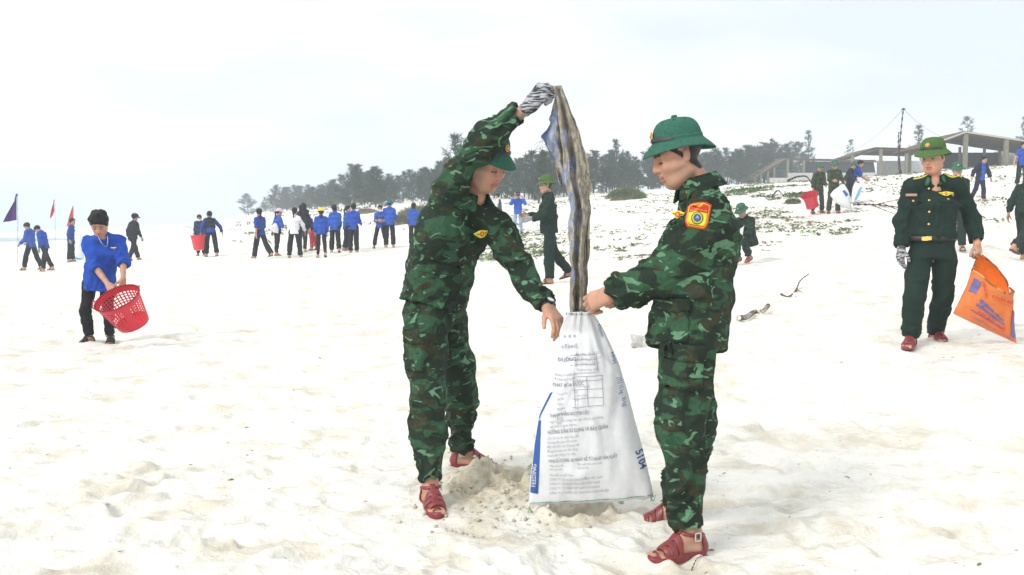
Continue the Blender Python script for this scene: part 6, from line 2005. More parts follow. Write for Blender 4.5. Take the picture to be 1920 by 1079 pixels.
tag(sh, 'white sheet held by the crouching soldier', 'paper')

# ---- flags
def flag(px_pole, py_base, py_top, tri, m, label, seed):
    b = ground_hit(px_pole, py_base); Y = b[1]
    root = empty('flag', b); tag(root, label, 'flag', 'flags along the shore')
    top = at(px_pole, py_top, Y)
    tube('pole', [b - A(0, 0, .2), (b + top) / 2 + A(.01, 0, 0), top], .016, mat('pole_white', (.62, .62, .60), .6), root, b)
    P = [at(*p, Y) for p in tri]            # triangle: top at pole, bottom at pole, tip
    V = []; F = []; n = 14
    nrmv = A(0, 1, 0)
    for side in (0, 1):
        for j in range(n + 1):
            for i in range(n + 1):
                u, v = i / n, j / n
                p = P[0] * (1 - v) + P[1] * v
                q = P[0] * (1 - v) + P[2] * v
                x = p * (1 - u) + q * u
                V.append(x + nrmv * (.09 * math.sin(u * 7 + v * 3 + seed) * u + .006 * side))
    st = (n + 1)**2
    for j in range(n):
        for i in range(n):
            a = j * (n + 1) + i
            F += [(a, a + 1, a + n + 2, a + n + 1), (st + a, st + a + n + 1, st + a + n + 2, st + a + 1)]
    obj('pennant', mesh_np('pennant', np.array(V) - b, F, m), root)
flag(33, 497, 362, [(31, 364), (31, 413), (8, 417)], mat('flag_purple', (.09, .018, .20), .75, trans=.25), 'purple triangular flag on a thin white pole, leftmost and largest', 1)
flag(103, 480, 374, [(101, 375), (102, 396), (94, 413)], mat('flag_pink', (.70, .02, .06), .75, trans=.25), 'narrow pink red flag hanging limp between the other two flags', 2)
flag(138, 470, 385, [(137, 387), (138, 421), (124, 426)], mat('flag_red', (.62, .012, .02), .75, trans=.25), 'red triangular flag above the head of a youth in blue', 3)

# ---- driftwood and litter
WOOD = mat('driftwood', (.24, .19, .14), .9, noise=(30, .4), bump=(60, .8, .01))
WOODG = mat('driftwood_grey', (.66, .62, .56), .9, noise=(25, .25), bump=(40, .5, .01))
def on_sand(px, py, lift=0.0):
    g = ground_hit(px, py)
    return g + A(0, 0, lift + float(ground_detail(g[:1], g[1:2])[0]))
def stick(pts, r, label, m=WOOD, twigs=(), name='driftwood', taper=.5, cat='driftwood', group=None):
    P = [on_sand(px, py, r + l) for (px, py, l) in pts]
    o = P[0]; root = empty(name, o); tag(root, label, cat, group)
    tube('branch', P, r, m, root, o, n=8, taper=r * taper)
    for tw in twigs:
        tube('twig', [on_sand(px, py, r * .4 + l) for (px, py, l) in tw], r * .5, m, root, o, n=6, taper=r * .2)
stick([(1385, 606, .0), (1400, 602, .01), (1414, 594, .0), (1430, 594, .02), (1440, 586, .05)], .034, 'thick grey knotted driftwood log right of the soldier hip', WOODG, taper=.8)
stick([(1465, 555, 0), (1478, 558, .0), (1492, 549, .02), (1500, 540, .06), (1516, 530, .10)], .020, 'thin forked brown branch lying on open sand', WOOD, [[(1494, 548, .02), (1505, 553, .0)], [(1493, 549, .02), (1492, 557, 0)]])
stick([(1297, 1068, .0), (1308, 1058, .012), (1328, 1053, .015)], .0035, 'tiny curved twig by the red sandal in front', mat('twig_dark', (.12, .08, .07), .9), name='twig', cat='twig')
stick([(1600, 392, .1), (1650, 388, .02), (1690, 394, 0)], .05, 'long bare branch on the slope behind the officer', WOOD, [[(1640, 392, .1), (1690, 385, .2)], [(1655, 388, .1), (1698, 402, .0)], [(1640, 396, .1), (1680, 404, .0)]])
stick([(335, 426, .3), (350, 428, .2), (366, 432, .0)], .09, 'weathered branch heap far up the left beach', WOOD, [[(340, 428, .3), (346, 433, .0)], [(350, 428, .2), (356, 423, .6)]])
stick([(1478, 350, .2), (1495, 346, .3), (1512, 348, .35), (1522, 350, 0)], .07, 'dark curved log on the dune left of the camouflaged pair', mat('dark_log', (.03, .027, .025), .9))
stick([(1448, 374, .05), (1458, 370, .2), (1468, 372, .05)], .05, 'short black bent stick among the creeping plants', MATS['dark_log'])
# plastic block
g = on_sand(1204, 655)
pb = empty('foam_block', g); tag(pb, 'broken grey white foam block on the sand left of the soldier leg', 'foam block')
bm = bmesh.new(); bmesh.ops.create_cube(bm, size=1); bmesh.ops.subdivide_edges(bm, edges=list(bm.edges), cuts=4, use_grid_fill=True)
Vv = np.array([v.co[:] for v in bm.verts]); Vv = Vv * A(.20, .16, .12)
Vv = Vv + .02 * np.stack([noise3(Vv * 14 + i * 5, 3) for i in range(3)], 1); Vv[:, 2] += .03 - .25 * Vv[:, 0]
for v, p in zip(bm.verts, Vv): v.co = p
me = bpy.data.meshes.new('block'); bm.to_mesh(me); bm.free(); me.materials.append(mat('old_foam', (.48, .47, .45), .9, noise=(30, .25), bump=(60, .8, .01)))
obj('block', me, pb)
# ================================================================== PLANTS, SHEDS, POLE, HAZE
def leaf_mat(name, c, var=.35):
    return mat(name, c, .7, .2, noise=(1.7, var), trans=.2)
NEEDLE = leaf_mat('casuarina_needles', (.034, .068, .036))
NEEDLE2 = leaf_mat('casuarina_needles_dark', (.025, .052, .029))
BARK = mat('bark', (.075, .06, .05), .95, noise=(6, .3))
def casuarina(seed, H=5.0, limbs=44, width=.30, lean=0.0, low=.12, tufts=8, blades=11, bl=.34):
    """trunk mesh, crown mesh; feathery drooping sprays on up-swept limbs"""
    r = np.random.default_rng(seed)
    TV = []; TF = []
    def tb(pts, r0, r1, n=5):
        k0 = len(TV); pts = np.array(pts); T = np.gradient(pts, axis=0)
        for j, (p, d) in enumerate(zip(pts, T)):
            d = nrm(d); a = nrm(np.cross(d, A(.3, .8, .1))); b = np.cross(d, a); rr = r0 + (r1 - r0) * j / (len(pts) - 1)
            for i in range(n): TV.append(p + (a * math.cos(6.2832*i/n) + b * math.sin(6.2832*i/n)) * rr)
        for j in range(len(pts) - 1):
            for i in range(n):
                a_, b_ = k0 + j*n + i, k0 + j*n + (i+1) % n
                TF.append((a_, b_, b_ + n, a_ + n))
    ph = r.random() * 6
    stem = lambda t: A(lean * t * H + .03 * H * math.sin(t * 4 + ph), .03 * H * math.cos(t * 3.3 + ph) - .03 * H * math.cos(ph), t * H)
    tb([stem(t) - (A(0, 0, .4) if t == 0 else 0) for t in np.linspace(0, .97, 9)], .028 * H * .6, .006)
    C = []; Dd = []; Ls = []
    for k in range(limbs):
        t = low + (1 - low) * (k + r.random()) / limbs
        az = k * 2.4 + r.normal() * .4
        L = H * width * (1.05 - t)**.75 * (.35 + 1.0 * r.random()) + .12
        el = math.radians(18 + 45 * t + r.normal() * 12)
        d = A(math.cos(az) * math.cos(el), math.sin(az) * math.cos(el), math.sin(el))
        p0 = stem(t * .96)
        pts = [p0 + d * L * q + A(0, 0, .10 * L * q * q) for q in (0, .35, .7, 1)]
        if L > .35: tb(pts, .010 + .006 * L, .003, 3)
        nt = max(3, int(tufts * (L / (H * width) + .4)))
        for q in range(nt):
            s = .25 + .75 * (q + r.random()) / nt
            c = p0 + d * L * s + A(0, 0, .10 * L * s * s) + r.normal(size=3) * .05 * L
            for b in range(blades):
                dd = nrm(d * .85 + r.normal(size=3) * .5 + A(0, 0, .2))
                C.append(c); Dd.append(dd); Ls.append(bl * (.5 + .9 * r.random()))
    for b in range(26):
        C.append(stem(.93 + .06 * r.random())); Dd.append(nrm(r.normal(size=3) * .45 + A(0, 0, 1))); Ls.append(bl * (.6 + .8 * r.random()))
    C, Dd, Ls = np.array(C), np.array(Dd), np.array(Ls)
    side = np.cross(Dd, r.normal(size=Dd.shape)); side /= np.linalg.norm(side, axis=1)[:, None] + 1e-9
    w = (.020 + .016 * r.random(len(C)))[:, None]
    tip = C + Dd * Ls[:, None] + A(0, 0, -.22) * (Ls**2)[:, None]
    mid = C + Dd * Ls[:, None] * .45
    V = np.stack([C, mid + side * w, tip, mid - side * w], 1).reshape(-1, 3)
    F = np.arange(len(V)).reshape(-1, 4)
    return mesh_np('trunk', np.array(TV), np.array(TF), BARK), mesh_np('crown', V, F, NEEDLE if seed % 2 else NEEDLE2, False), H
PROTO = [casuarina(1, 5, 38, .34, .0, .03, 7, 9, .5), casuarina(2, 5, 42, .42, .04, .03, 7, 9, .5), casuarina(3, 5, 36, .28, -.03, .04, 7, 9, .5), casuarina(4, 5, 44, .46, .0, .02, 7, 9, .45), casuarina(5, 5, 26, .36, .06, .2, 6, 9, .55), casuarina(6, 6, 26, .30, -.04, .25, 6, 8, .55)]
OPEN = casuarina(11, 6, 26, .28, .02, .35, 5, 9, .40)
SPARSE = casuarina(12, 6, 15, .26, -.02, .45, 4, 8, .42)
def tree(px, py_top, Y, proto, label, group=None, wide=1.0, base_drop=0.0, rot=None):
    x = (px - CX) / FPX * Y
    zb = float(ground_base(np.array([x]), np.array([Y]))[0]) - base_drop
    zt = at(px, py_top, Y)[2]
    h = max(zt - zb, .8)
    tr, cr, H = proto
    root = empty('casuarina_tree', (x, Y, zb)); s = h / H
    root.rotation_euler = (0, 0, random.random() * 6.28 if rot is None else rot); root.scale = (s * wide, s * wide, s)
    tag(root, label, 'tree', group)
    obj('trunk', tr, root); obj('crown', cr, root)
    return root
_tx = [455, 500, 530, 560, 610, 640, 665, 705, 740, 770, 800, 830, 850, 870, 900, 960, 1000, 1030, 1060, 1100, 1150, 1200, 1250, 1300, 1350, 1400, 1450, 1520]
_ty = [384, 366, 356, 350, 347, 330, 322, 318, 332, 318, 314, 300, 290, 300, 292, 302, 292, 290, 296, 292, 286, 290, 292, 288, 282, 276, 272, 290]
_yx = [440, 500, 560, 620, 700, 800, 900, 1000, 1400, 1560]
_yy = [190, 150, 122, 104, 88, 78, 72, 66, 92, 110]
def top_at(px): return float(np.interp(px, _tx, _ty))
def dist_at(px): return float(np.interp(px, _yx, _yy))
GRP = 'casuarina trees of the belt behind the dunes'
LBL = 'feathery dark casuarina in the tree belt'
rng = np.random.default_rng(21)
for row, (step, dY, dtop) in enumerate(((24, 0, 12), (19, 7, 3), (17, 15, -3))):
    px = 486 + row * 6
    while px < 1505:
        p = px + rng.normal() * 5
        if not (row == 0 and rng.random() < .12):
            Y = dist_at(p) + dY * dist_at(p) / 80 + rng.normal() * 1.5
            tp = top_at(p) + dtop + abs(rng.normal()) * 8 - (9 if rng.random() < .2 else 0)
            tree(p, tp, Y, PROTO[rng.integers(0, 6)], LBL + (' behind the girls in blue' if p < 760 else ' left of the hanging sack' if p < 1060 else ' between the hanging sack and the shed'), GRP, 1.15 + .4 * rng.random() + (.4 if p < 640 else 0))
        px += step * (.75 + .5 * rng.random()) * (1.0 if p > 600 else .75)
# single trees that stand out
tree(465, 366, 165, PROTO[1], 'pale hazy round-topped tree, leftmost of the tree line', wide=1.9)
tree(520, 350, 135, PROTO[3], 'tall hazy tree second from the left end of the belt', wide=1.3)
tree(668, 312, 78, PROTO[0], 'tall forked casuarina standing before the belt behind the girls in blue', wide=1.3)
tree(706, 316, 76, PROTO[3], 'broad casuarina just right of the tall forked one', wide=1.3)
tree(858, 258, 60, PROTO[4], 'tall open casuarina rising behind the back of the bending soldier', wide=.95)
tree(1010, 288, 56, PROTO[2], 'dark slender casuarina behind the officer pulling on a glove', wide=1.2)
tree(1155, 266, 80, PROTO[5], 'spiky casuarina top between the hanging sack and the helmet', wide=1.0)
tree(1440, 262, 100, OPEN, 'thin-crowned casuarina left of the low shed roof', wide=1.0)
tree(1515, 246, 112, OPEN, 'lone tall casuarina above the low shed roof', wide=.9)
tree(1587, 264, 105, SPARSE, 'sparse tree with bare trunk between the two shed roofs', wide=1.0)
tree(1721, 236, 84, OPEN, 'bushy tree just right of the utility pole', wide=1.1)
tree(1800, 222, 100, SPARSE, 'faint thin-branched tree above the right shed ridge', wide=1.2)
tree(1908, 220, 96, OPEN, 'tree top showing above the right shed at the picture edge', wide=1.0)
for (px, tp) in ((1475, 272), (1400, 276), (1380, 280), (1345, 284)):
    tree(px, tp, 98, OPEN, LBL + ' with an open top above the others', GRP, 1.1)

# ---- mounds of shrub
def shrub(px, py, wpx, hpx, label, m, n=900, Y=None):
    b = ground_hit(px, py)
    if Y: b = A((px - CX) / FPX * Y, Y, float(ground_base(np.array([(px - CX) / FPX * Y]), np.array([Y]))[0]))
    k = b[1] / FPX; w, h = wpx * k / 2, hpx * k
    r = np.random.default_rng(int(px)); root = empty('shrub', b); tag(root, label, 'shrub')
    th = r.random(n) * 6.283; q = np.sqrt(r.random(n))
    X = np.stack([np.cos(th) * q * w, np.sin(th) * q * w * .7, h * np.sqrt(np.maximum(1 - q * q, 0)) * (.55 + .45 * r.random(n))], 1)
    D = np.stack([np.cos(th) * q * .8, np.sin(th) * q * .8, np.full(n, .7)], 1) + r.normal(size=(n, 3)) * .5; D /= np.linalg.norm(D, axis=1)[:, None]
    L = h * (.35 + .35 * r.random(n)); sd = np.cross(D, r.normal(size=(n, 3))); sd /= np.linalg.norm(sd, axis=1)[:, None]
    V = np.stack([X, X + D * L[:, None] * .5 + sd * .022, X + D * L[:, None], X + D * L[:, None] * .5 - sd * .022], 1).reshape(-1, 3)
    obj('foliage', mesh_np('foliage', V, np.arange(len(V)).reshape(-1, 4), m, False), root)
    V, F = lathe_shell([(.001, .82), (.5, .70), (.8, .42), (.95, .15), (1.0, -.2)], 20, lambda t, rr, z: A(math.cos(t) * rr * w * .93, math.sin(t) * rr * w * .65, z * h * .85) * (1 + .08 * math.sin(3 * t + px)))
    obj('stem_mass', mesh_np('stem_mass', V, F, mat('shrub_stems', (.15, .13, .08), .95, noise=(8, .5), bump=(20, 1, .05))), root)
GRS = leaf_mat('dune_grass', (.13, .165, .07)); GRS2 = leaf_mat('dune_grass_dry', (.15, .13, .07))
shrub(1175, 375, 66, 17, 'domed green brown grass mound on the dune between the soldiers', GRS, 1500)
shrub(800, 393, 100, 20, 'wide grey green grassy mound behind the bending soldier', GRS, 1600, 52)
shrub(755, 398, 50, 14, 'low dry grass mound left of the girl half hidden by the soldier', GRS2, 900, 50)
shrub(690, 400, 40, 7, 'flat dry tuft on the dune behind the masked person', GRS2, 500)
shrub(1487, 384, 26, 9, 'small green bush behind the red basket of the olive soldier', GRS, 350)
# ---- creeping plants and litter: stuff
def scatter(name, label, cat, m, n, px0, px1, y0, y1, dens, size, seed, flat=.35, leaves=6, kind='stuff'):
    r = np.random.default_rng(seed)
    px = px0 + (px1 - px0) * r.random(n); Y = np.exp(np.log(y0) + (np.log(y1) - np.log(y0)) * r.random(n))
    X = (px - CX) / FPX * Y
    P = np.stack([X, Y, X * 0], 1)
    k = fbm(P * A(.35, .22, 1), 3, seed) + dens(px, Y) > r.random(n) * .9
    X, Y = X[k], Y[k]; Z = ground_base(X, Y) + ground_detail(X, Y)
    V = []
    for (x, y, z) in zip(X, Y, Z):
        s = size * (.5 + r.random())
        for l in range(leaves):
            a = r.random() * 6.283; d = A(math.cos(a), math.sin(a), flat + .5 * flat * r.normal())
            sd = A(-math.sin(a), math.cos(a), 0) * .28 * s
            c = A(x, y, z) + A(r.normal(), r.normal(), 0) * s * .5
            V += [c, c + d * s * .5 + sd, c + d * s, c + d * s * .5 - sd]
    V = np.array(V)
    o = obj(name, mesh_np(name, V, np.arange(len(V)).reshape(-1, 4), m, False)); tag(o, label, cat, kind=kind)
CREEP = leaf_mat('creeper_leaves', (.16, .20, .085), .5); CREEPD = leaf_mat('creeper_dry', (.30, .255, .17), .5)
scatter('creeping_plants', 'low green creeping plants dotting the dune slope', 'ground cover', CREEP, 5200, 880, 2050, 22, 62, lambda p, Y: -.28 + .30 * (Y > 30) + .15 * (Y > 40), .13, 5)
scatter('dry_creepers', 'withered brown runners among the creeping plants', 'ground cover', CREEPD, 5200, 860, 2050, 20, 60, lambda p, Y: -.2 + .25 * (Y > 27), .12, 6, .2)
scatter('dune_grass_strip', 'bright green grass strip below the low shed', 'grass', leaf_mat('strip_green', (.12, .17, .06), .4), 2400, 1360, 1530, 37, 44, lambda p, Y: -.05, .11, 7, .45)
scatter('slope_tufts', 'scattered grass tufts on the far dune behind the girls', 'grass', GRS2, 2200, 420, 900, 38, 120, lambda p, Y: -.1, .2, 8, .5)
def litter():
    r = np.random.default_rng(12); n = 1000
    px = -100 + 2150 * r.random(n); Y = 3.0 * np.exp(r.random(n) * 2.6); X = (px - CX) / FPX * Y
    kk = (fbm(np.stack([X * .8, Y * .5, X * 0], 1), 3, 44) > -.25)
    X, Y = X[kk], Y[kk]
    Z = ground_base(X, Y) + ground_detail(X, Y)
    V = []; F = []
    for (x, y, z) in zip(X, Y, Z):
        L = (.003 + .014 * r.random()**3) * (1 + y * .09); w = L * (.12 + .25 * r.random()); a = r.normal() * .5
        d = A(math.cos(a), math.sin(a), .1 * r.normal()); s = A(-math.sin(a), math.cos(a), 0) * w; u = A(0, 0, w * .9); c = A(x, y, z + w * .35)
        k = len(V)
        V += [c - d * L + s * .4, c - d * L - s * .4, c + s + u * .3, c - s + u * .3, c + d * L, c + u]
        F += [(k, k+1, k+5), (k, k+5, k+2), (k+1, k+3, k+5), (k+2, k+5, k+4), (k+5, k+3, k+4)]
    o = obj('beach_litter', mesh_np('beach_litter', np.array(V), F, mat('litter', (.20, .16, .12), .9, noise=(3, .6)), False)); tag(o, 'specks of twig, husk and shell strewn over the sand', 'litter', kind='stuff')
litter()
# sand clods round the dug heap
def clods():
    r = np.random.default_rng(15); V = []; F = []
    px, py = r.normal(960, 95, 420), r.normal(935, 38, 420)
    Y_ = CAMZ * FPX / np.maximum(py - HOR, 300); x_ = (px - CX) / FPX * Y_; zz_ = ground_base(x_, Y_) + ground_detail(x_, Y_)
    for k in range(420):
        x, Y = x_[k], Y_[k]
        z = zz_[k]
        s = .004 + .013 * r.random()**3; c = A(x, Y, z + s * .3); b = len(V)
        for d in ((1, 0, 0), (0, 1, 0), (-1, 0, 0), (0, -1, 0), (0, 0, 1), (0, 0, -1)): V.append(c + A(*d) * s * (.7 + .6 * r.random()))
        for f in ((0, 1, 4), (1, 2, 4), (2, 3, 4), (3, 0, 4), (1, 0, 5), (2, 1, 5), (3, 2, 5), (0, 3, 5)): F.append(tuple(b + i for i in f))
    tag(obj('sand_clods', mesh_np('sand_clods', np.array(V), F, mat('damp_clod', (.50, .45, .35), .95, noise=(40, .3)))), 'damp crumbs of sand thrown round the dug heap', 'sand', kind='stuff')
clods()

# ---- sheds
POSTM = mat('shed_post', (.17, .16, .115), .9, noise=(12, .3)); ROOFM = mat('fibre_roof', (.11, .078, .048), .9, noise=(5, .3), bump=(14, .6, .05))
BEAMM = mat('shed_timber', (.085, .06, .038), .9, noise=(9, .35)); WALLM = mat('white_block', (.62, .62, .62), .9, noise=(6, .15)); DARKM = mat('dark_tarp_and_shade', (.018, .02, .028), .8)
CONC = mat('pale_concrete', (.48, .47, .45), .9, noise=(4, .15))
def beam(name, a, b, w, m, parent, o):
    a, b = np.asarray(a, float), np.asarray(b, float); d = nrm(b - a); up = A(0, 0, 1) if abs(d[2]) < .9 else A(0, 1, 0)
    s = nrm(np.cross(d, up)) * w / 2; u = np.cross(s / (w / 2), d) * w / 2
    V = [p + i * s + j * u for p in (a, b) for (i, j) in ((-1, -1), (1, -1), (1, 1), (-1, 1))]
    F = [(0, 1, 2, 3), (4, 7, 6, 5), (0, 4, 5, 1), (1, 5, 6, 2), (2, 6, 7, 3), (3, 7, 4, 0)]
    return obj(name, mesh_np(name, np.array(V) - o, F, m, False), parent)
def roof_plane(parent, o, e0, r0, r1, e1, n=14, th=.06, name='roof_sheet'):
    """corrugated sheets laid side by side from eave e0-e1 to ridge r0-r1"""
    e0, r0, r1, e1 = (np.asarray(p, float) for p in (e0, r0, r1, e1))
    nn = nrm(np.cross(r0 - e0, e1 - e0)); nn = nn if nn[2] > 0 else -nn
    g = np.random.default_rng(int(abs(e0[0] * 10)))
    for k in range(n):
        a, b = k / n, (k + 1) / n - .012
        V = []; F = []; m = 6
        lift = g.random() * .03
        for j in (0, 1):
            for i in range(m + 1):
                t = a + (b - a) * i / m
                p = (e0 + (e1 - e0) * t) * (1 - j) + (r0 + (r1 - r0) * t) * j - (0 if j else 1) * (r0 - e0) * .03 * g.random()
                V.append(p + nn * (.02 * math.sin(i * 3.14159) + .025 * (i % 2) + lift))
        q = len(V); V += [v - nn * th for v in V]
        for i in range(m): F += [(i, i + 1, m + 2 + i, m + 1 + i), (q + i, q + m + 1 + i, q + m + 2 + i, q + i + 1), (i, q + i, q + i + 1, i + 1), (m + 1 + i, m + 2 + i, q + m + 2 + i, q + m + 1 + i)]
        obj(name, mesh_np(name, np.array(V) - o, F, ROOFM, False), parent)
def block_wall(parent, o, p0, p1, h, m=WALLM, bh=.14, bw=.34, th=.12):
    """wall of pale blocks: one backing slab and a face of separate blocks"""
    p0, p1 = np.asarray(p0, float), np.asarray(p1, float); L = np.linalg.norm(p1 - p0); d = (p1 - p0) / L; nrmv = A(d[1], -d[0], 0)
    nrmv = nrmv if nrmv[1] < 0 else -nrmv
    mid = (p0 + p1) / 2
    sl = beam('wall_core', p0 + A(0, 0, h / 2), p1 + A(0, 0, h / 2), th, mat('mortar', (.33, .33, .33), .95), parent, o)
    for v in sl.data.vertices:                     # stretch the core to the wall height
        z = v.co.z + o[2]; v.co.z = (p0[2] if z < p0[2] + h / 2 else p0[2] + h) - o[2]
    V = []; F = []
    nz_ = max(1, int(h / bh)); nx = max(1, int(L / bw))
    g = np.random.default_rng(3)
    for j in range(nz_):
        for i in range(nx + 1):
            x0 = max((i - (.5 if j % 2 else 0)) * bw, 0) + .008; x1 = min((i + (.5 if j % 2 else 1)) * bw, L) - .008
            if x1 - x0 < .03: continue
            z0, z1 = j * h / nz_ + .008, (j + 1) * h / nz_ - .008; pr = th / 2 + .012 + .01 * g.random(); k = len(V)
            for (x, z, e) in ((x0, z0, 1), (x1, z0, 1), (x1, z1, 1), (x0, z1, 1), (x0, z0, 0), (x1, z0, 0), (x1, z1, 0), (x0, z1, 0)):
                V.append(p0 + d * x + A(0, 0, z) + nrmv * (pr if e else th / 2 - .01))
            F += [(k, k+1, k+2, k+3), (k, k+4, k+5, k+1), (k+1, k+5, k+6, k+2), (k+2, k+6, k+7, k+3), (k+3, k+7, k+4, k)]
    b = obj('blocks', mesh_np('blocks', np.array(V) - o, F, m, False), parent); tag(b, kind='stuff')
def drop(px, Y): 
    x = (px - CX) / FPX * Y
    return A(x, Y, float(ground_base(np.array([x]), np.array([Y]))[0]) - .3)
def post(parent, o, px, pyt, Y, w=.16):
    t = at(px, pyt, Y); b = drop(px, Y)
    beam('post', A(t[0], Y, b[2]), A(t[0], Y, t[2]), w, POSTM, parent, o)
# right shed: gable towards the camera, ridge running back
def shed_right():
    Y0, Y1 = 60, 64.5
    o = drop(1815, Y0); root = empty('open_shed', o); tag(root, 'large open shed with grey posts and fibre roof at the right edge', 'shed')
    ap = at(1810, 247, Y0); el = at(1728, 277, Y0); er = at(2010, 277, Y0)
    bk = A(0, Y1 - Y0, 0)
    roof_plane(root, o, el, ap, ap + bk, el + bk, 9); roof_plane(root, o, er, ap, ap + bk, er + bk, 9)
    for (a, b) in ((el, ap), (ap, er)):
        for k in range(8):
            y = A(0, .1 + k * (Y1 - Y0 - .3) / 7, -.16)
            beam('rafter', a + y, b + y, .12, BEAMM, root, o)
        for k in range(1, 9):
            p = a + (b - a) * k / 9 + A(0, 0, -.09)
            beam('purlin', p, p + bk, .08, BEAMM, root, o)
        beam('barge_board', a + A(0, -.06, -.04), b + A(0, -.06, -.04), .10, mat('pale_board', (.42, .40, .34), .9), root, o)
    for (px, pt_, Y) in ((1811, 252, Y0), (1887, 262, Y0), (1740, 278, Y0), (1955, 270, Y0), (1764, 282, 64), (1846, 276, 64), (1875, 268, 64), (1800, 276, 64.3), (1920, 276, 64.3)):
        post(root, o, px, pt_, Y, .24 if Y == Y0 else .15)
    p0, p1 = drop(1858, 64.8), drop(2010, 64.8); p1[2] = p0[2]
    block_wall(root, o, p0, p1, at(1880, 285, 64.8)[2] - p0[2])
    p0, p1 = drop(1752, 65.2), drop(1858, 65.2); p1[2] = p0[2]
    beam('interior_shade_sheet', A(p0[0], 65.2, at(1780, 302, 65.2)[2]), A(p1[0], 65.2, at(1780, 302, 65.2)[2]), 1.1, DARKM, root, o)  # added dark sheet painting in the shaded interior; shares the tarpaulin's material
shed_right()
def shed_mid():
    Y0, Y1 = 76, 81
    o = drop(1670, Y0); root = empty('open_shed', o); tag(root, 'middle shed with pale roof and white block wall behind the utility pole', 'shed')
    ap = at(1642, 277, Y0); el = at(1596, 293, Y0); er = at(1750, 280, Y0); bk = A(0, Y1 - Y0, 0)
    roof_plane(root, o, el, ap, ap + bk, el + bk, 7); roof_plane(root, o, er, ap + A(0, 0, .0), ap + bk, er + bk, 8)
    for (a, b) in ((el, ap), (ap, er)):
        for k in range(6):
            y = A(0, .1 + k * .95, -.16); beam('rafter', a + y, b + y, .12, BEAMM, root, o)
        for k in range(1, 6):
            p = a + (b - a) * k / 6 + A(0, 0, -.09); beam('purlin', p, p + bk, .08, BEAMM, root, o)
    for (px, pt_, Y) in ((1652, 280, Y0), (1599, 292, Y0), (1700, 282, Y0), (1706, 282, Y0 + 3), (1744, 282, Y0)): post(root, o, px, pt_, Y, .22)
    p0, p1 = drop(1640, 80.5), drop(1752, 80.5); p1[2] = p0[2]
    block_wall(root, o, p0, p1, at(1690, 302, 80.5)[2] - p0[2])
shed_mid()
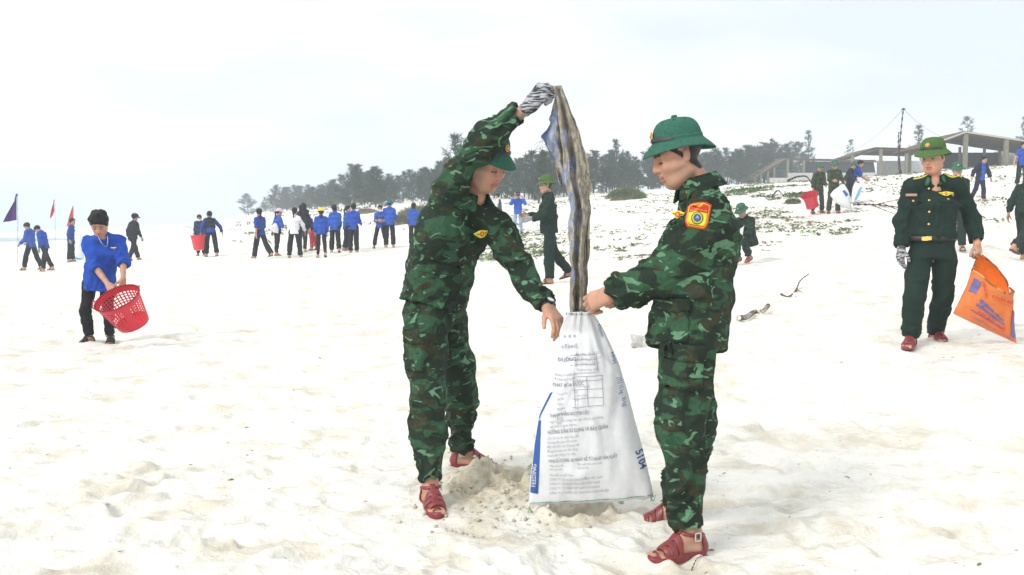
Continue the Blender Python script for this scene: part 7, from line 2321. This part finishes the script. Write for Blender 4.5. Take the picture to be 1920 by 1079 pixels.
def shed_left():
    Y0 = 92
    o = drop(1530, Y0); root = empty('open_shed', o); tag(root, 'long low shed with dark tarpaulin side and lean-to roof on the left', 'shed')
    rl = at(1477, 297, Y0); rr = at(1645, 301, Y0); bk = A(0, 5, 0)
    lo = at(1413, 336, Y0)
    up = A(0, 0, .25)
    roof_plane(root, o, rl, rl + bk + up, rr + bk + up, rr, 12, name='roof_sheet')
    roof_plane(root, o, lo, rl, rl + bk + up, lo + bk + A(0, 0, .1), 6)
    for k in range(5):
        y = A(0, .1 + 1.2 * k, -.15); beam('rafter', lo + y, rl + y, .12, BEAMM, root, o)
    beam('eave_beam', rl + A(0, .05, -.14), rr + A(0, .05, -.14), .14, BEAMM, root, o)
    for (px, pt_) in ((1477, 299), (1507, 301), (1452, 314), (1427, 327), (1416, 333), (1440, 321)): post(root, o, px, pt_, Y0, .24 if px > 1460 else .16)
    beam('side_rail', at(1416, 331, Y0), at(1470, 300, Y0), .09, POSTM, root, o)
    tp = at(1508, 303, Y0 + .3); tq = at(1638, 304, Y0 + .3); b0 = at(1508, 326, Y0 + .3); b1 = at(1642, 324, Y0 + .3)
    V = []; F = []; n = 20
    for j in range(5):
        for i in range(n + 1):
            p = (tp + (tq - tp) * i / n) * (1 - j / 4) + (b0 + (b1 - b0) * i / n) * (j / 4)
            V.append(p + A(0, .06 * math.sin(i * 1.7) + .03 * math.sin(j * 2 + i), 0))
    V += [v + A(0, .03, 0) for v in V]; st = 5 * (n + 1)
    for j in range(4):
        for i in range(n):
            a = j * (n + 1) + i; F += [(a, a + n + 1, a + n + 2, a + 1), (st + a, st + a + 1, st + a + n + 2, st + a + n + 1)]
    obj('tarpaulin', mesh_np('tarpaulin', np.array(V) - o, F, DARKM), root)
    p0, p1 = drop(1474, Y0 - .4), drop(1650, Y0 - .4); p1[2] = p0[2]
    block_wall(root, o, p0, p1, at(1530, 325, Y0)[2] - p0[2], CONC)
    p0, p1 = drop(1440, Y0 - 1.5), drop(1522, Y0 - 1.5); p1[2] = p0[2]
    block_wall(root, o, p0, p1, at(1470, 334, Y0 - 1.5)[2] - p0[2], CONC)
shed_left()
# ---- pole and wires
b = drop(1687, 50); ob = empty('utility_pole', b); tag(ob, 'crooked thin wooden utility pole before the middle shed', 'pole')
DK = mat('pole_wood', (.09, .075, .065), .9, noise=(6, .3))
tube('pole_shaft', [b, at(1686, 300, 50), at(1689, 250, 50), at(1694, 203, 50)], .085, DK, ob, b, n=8, taper=.05)
tube('prop_pole', [drop(1683, 49.8), at(1684, 290, 49.8), at(1685, 248, 49.8)], .06, DK, ob, b, n=8, taper=.045)
tube('insulator', [at(1691, 206, 50), at(1697, 205, 50)], .05, DK, ob, b, n=6)
def wire(a, c, sag, label):
    pts = [a + (c - a) * t - A(0, 0, sag * 4 * t * (1 - t)) for t in np.linspace(0, 1, 9)]
    w = tube('overhead_wire', pts, .012, mat('wire_black', (.05, .05, .05), .6), None, pts[0], n=4, sub=2)
    tag(w, label, 'wire')
wire(at(1694, 205, 50), at(1590, 283, 92), .5, 'thin wire running from the pole down to the left shed')
wire(at(1694, 205, 50), at(1775, 260, 64), .25, 'thin wire running from the pole down to the right shed')
# ---- haze
V = [(x, y, z) for x in (-1500, 1500) for y in (-30, 1500) for z in (-4, 34)]
F = [(0, 1, 3, 2), (4, 6, 7, 5), (0, 4, 5, 1), (2, 3, 7, 6), (0, 2, 6, 4), (1, 5, 7, 3)]
hm = bpy.data.materials.new('haze_air'); hm.use_nodes = True
hn = hm.node_tree.nodes; hn.clear()
ho = hn.new('ShaderNodeOutputMaterial'); hv = hn.new('ShaderNodeVolumePrincipled')
hv.inputs['Color'].default_value = (.86, .93, 1, 1); hv.inputs['Density'].default_value = .0022; hv.inputs['Anisotropy'].default_value = .2
hm.node_tree.links.new(hv.outputs[0], ho.inputs['Volume'])
tag(obj('haze', mesh_np('haze', np.array(V, float), F, hm, False)), 'pale sea haze filling the air', 'haze', kind='stuff')
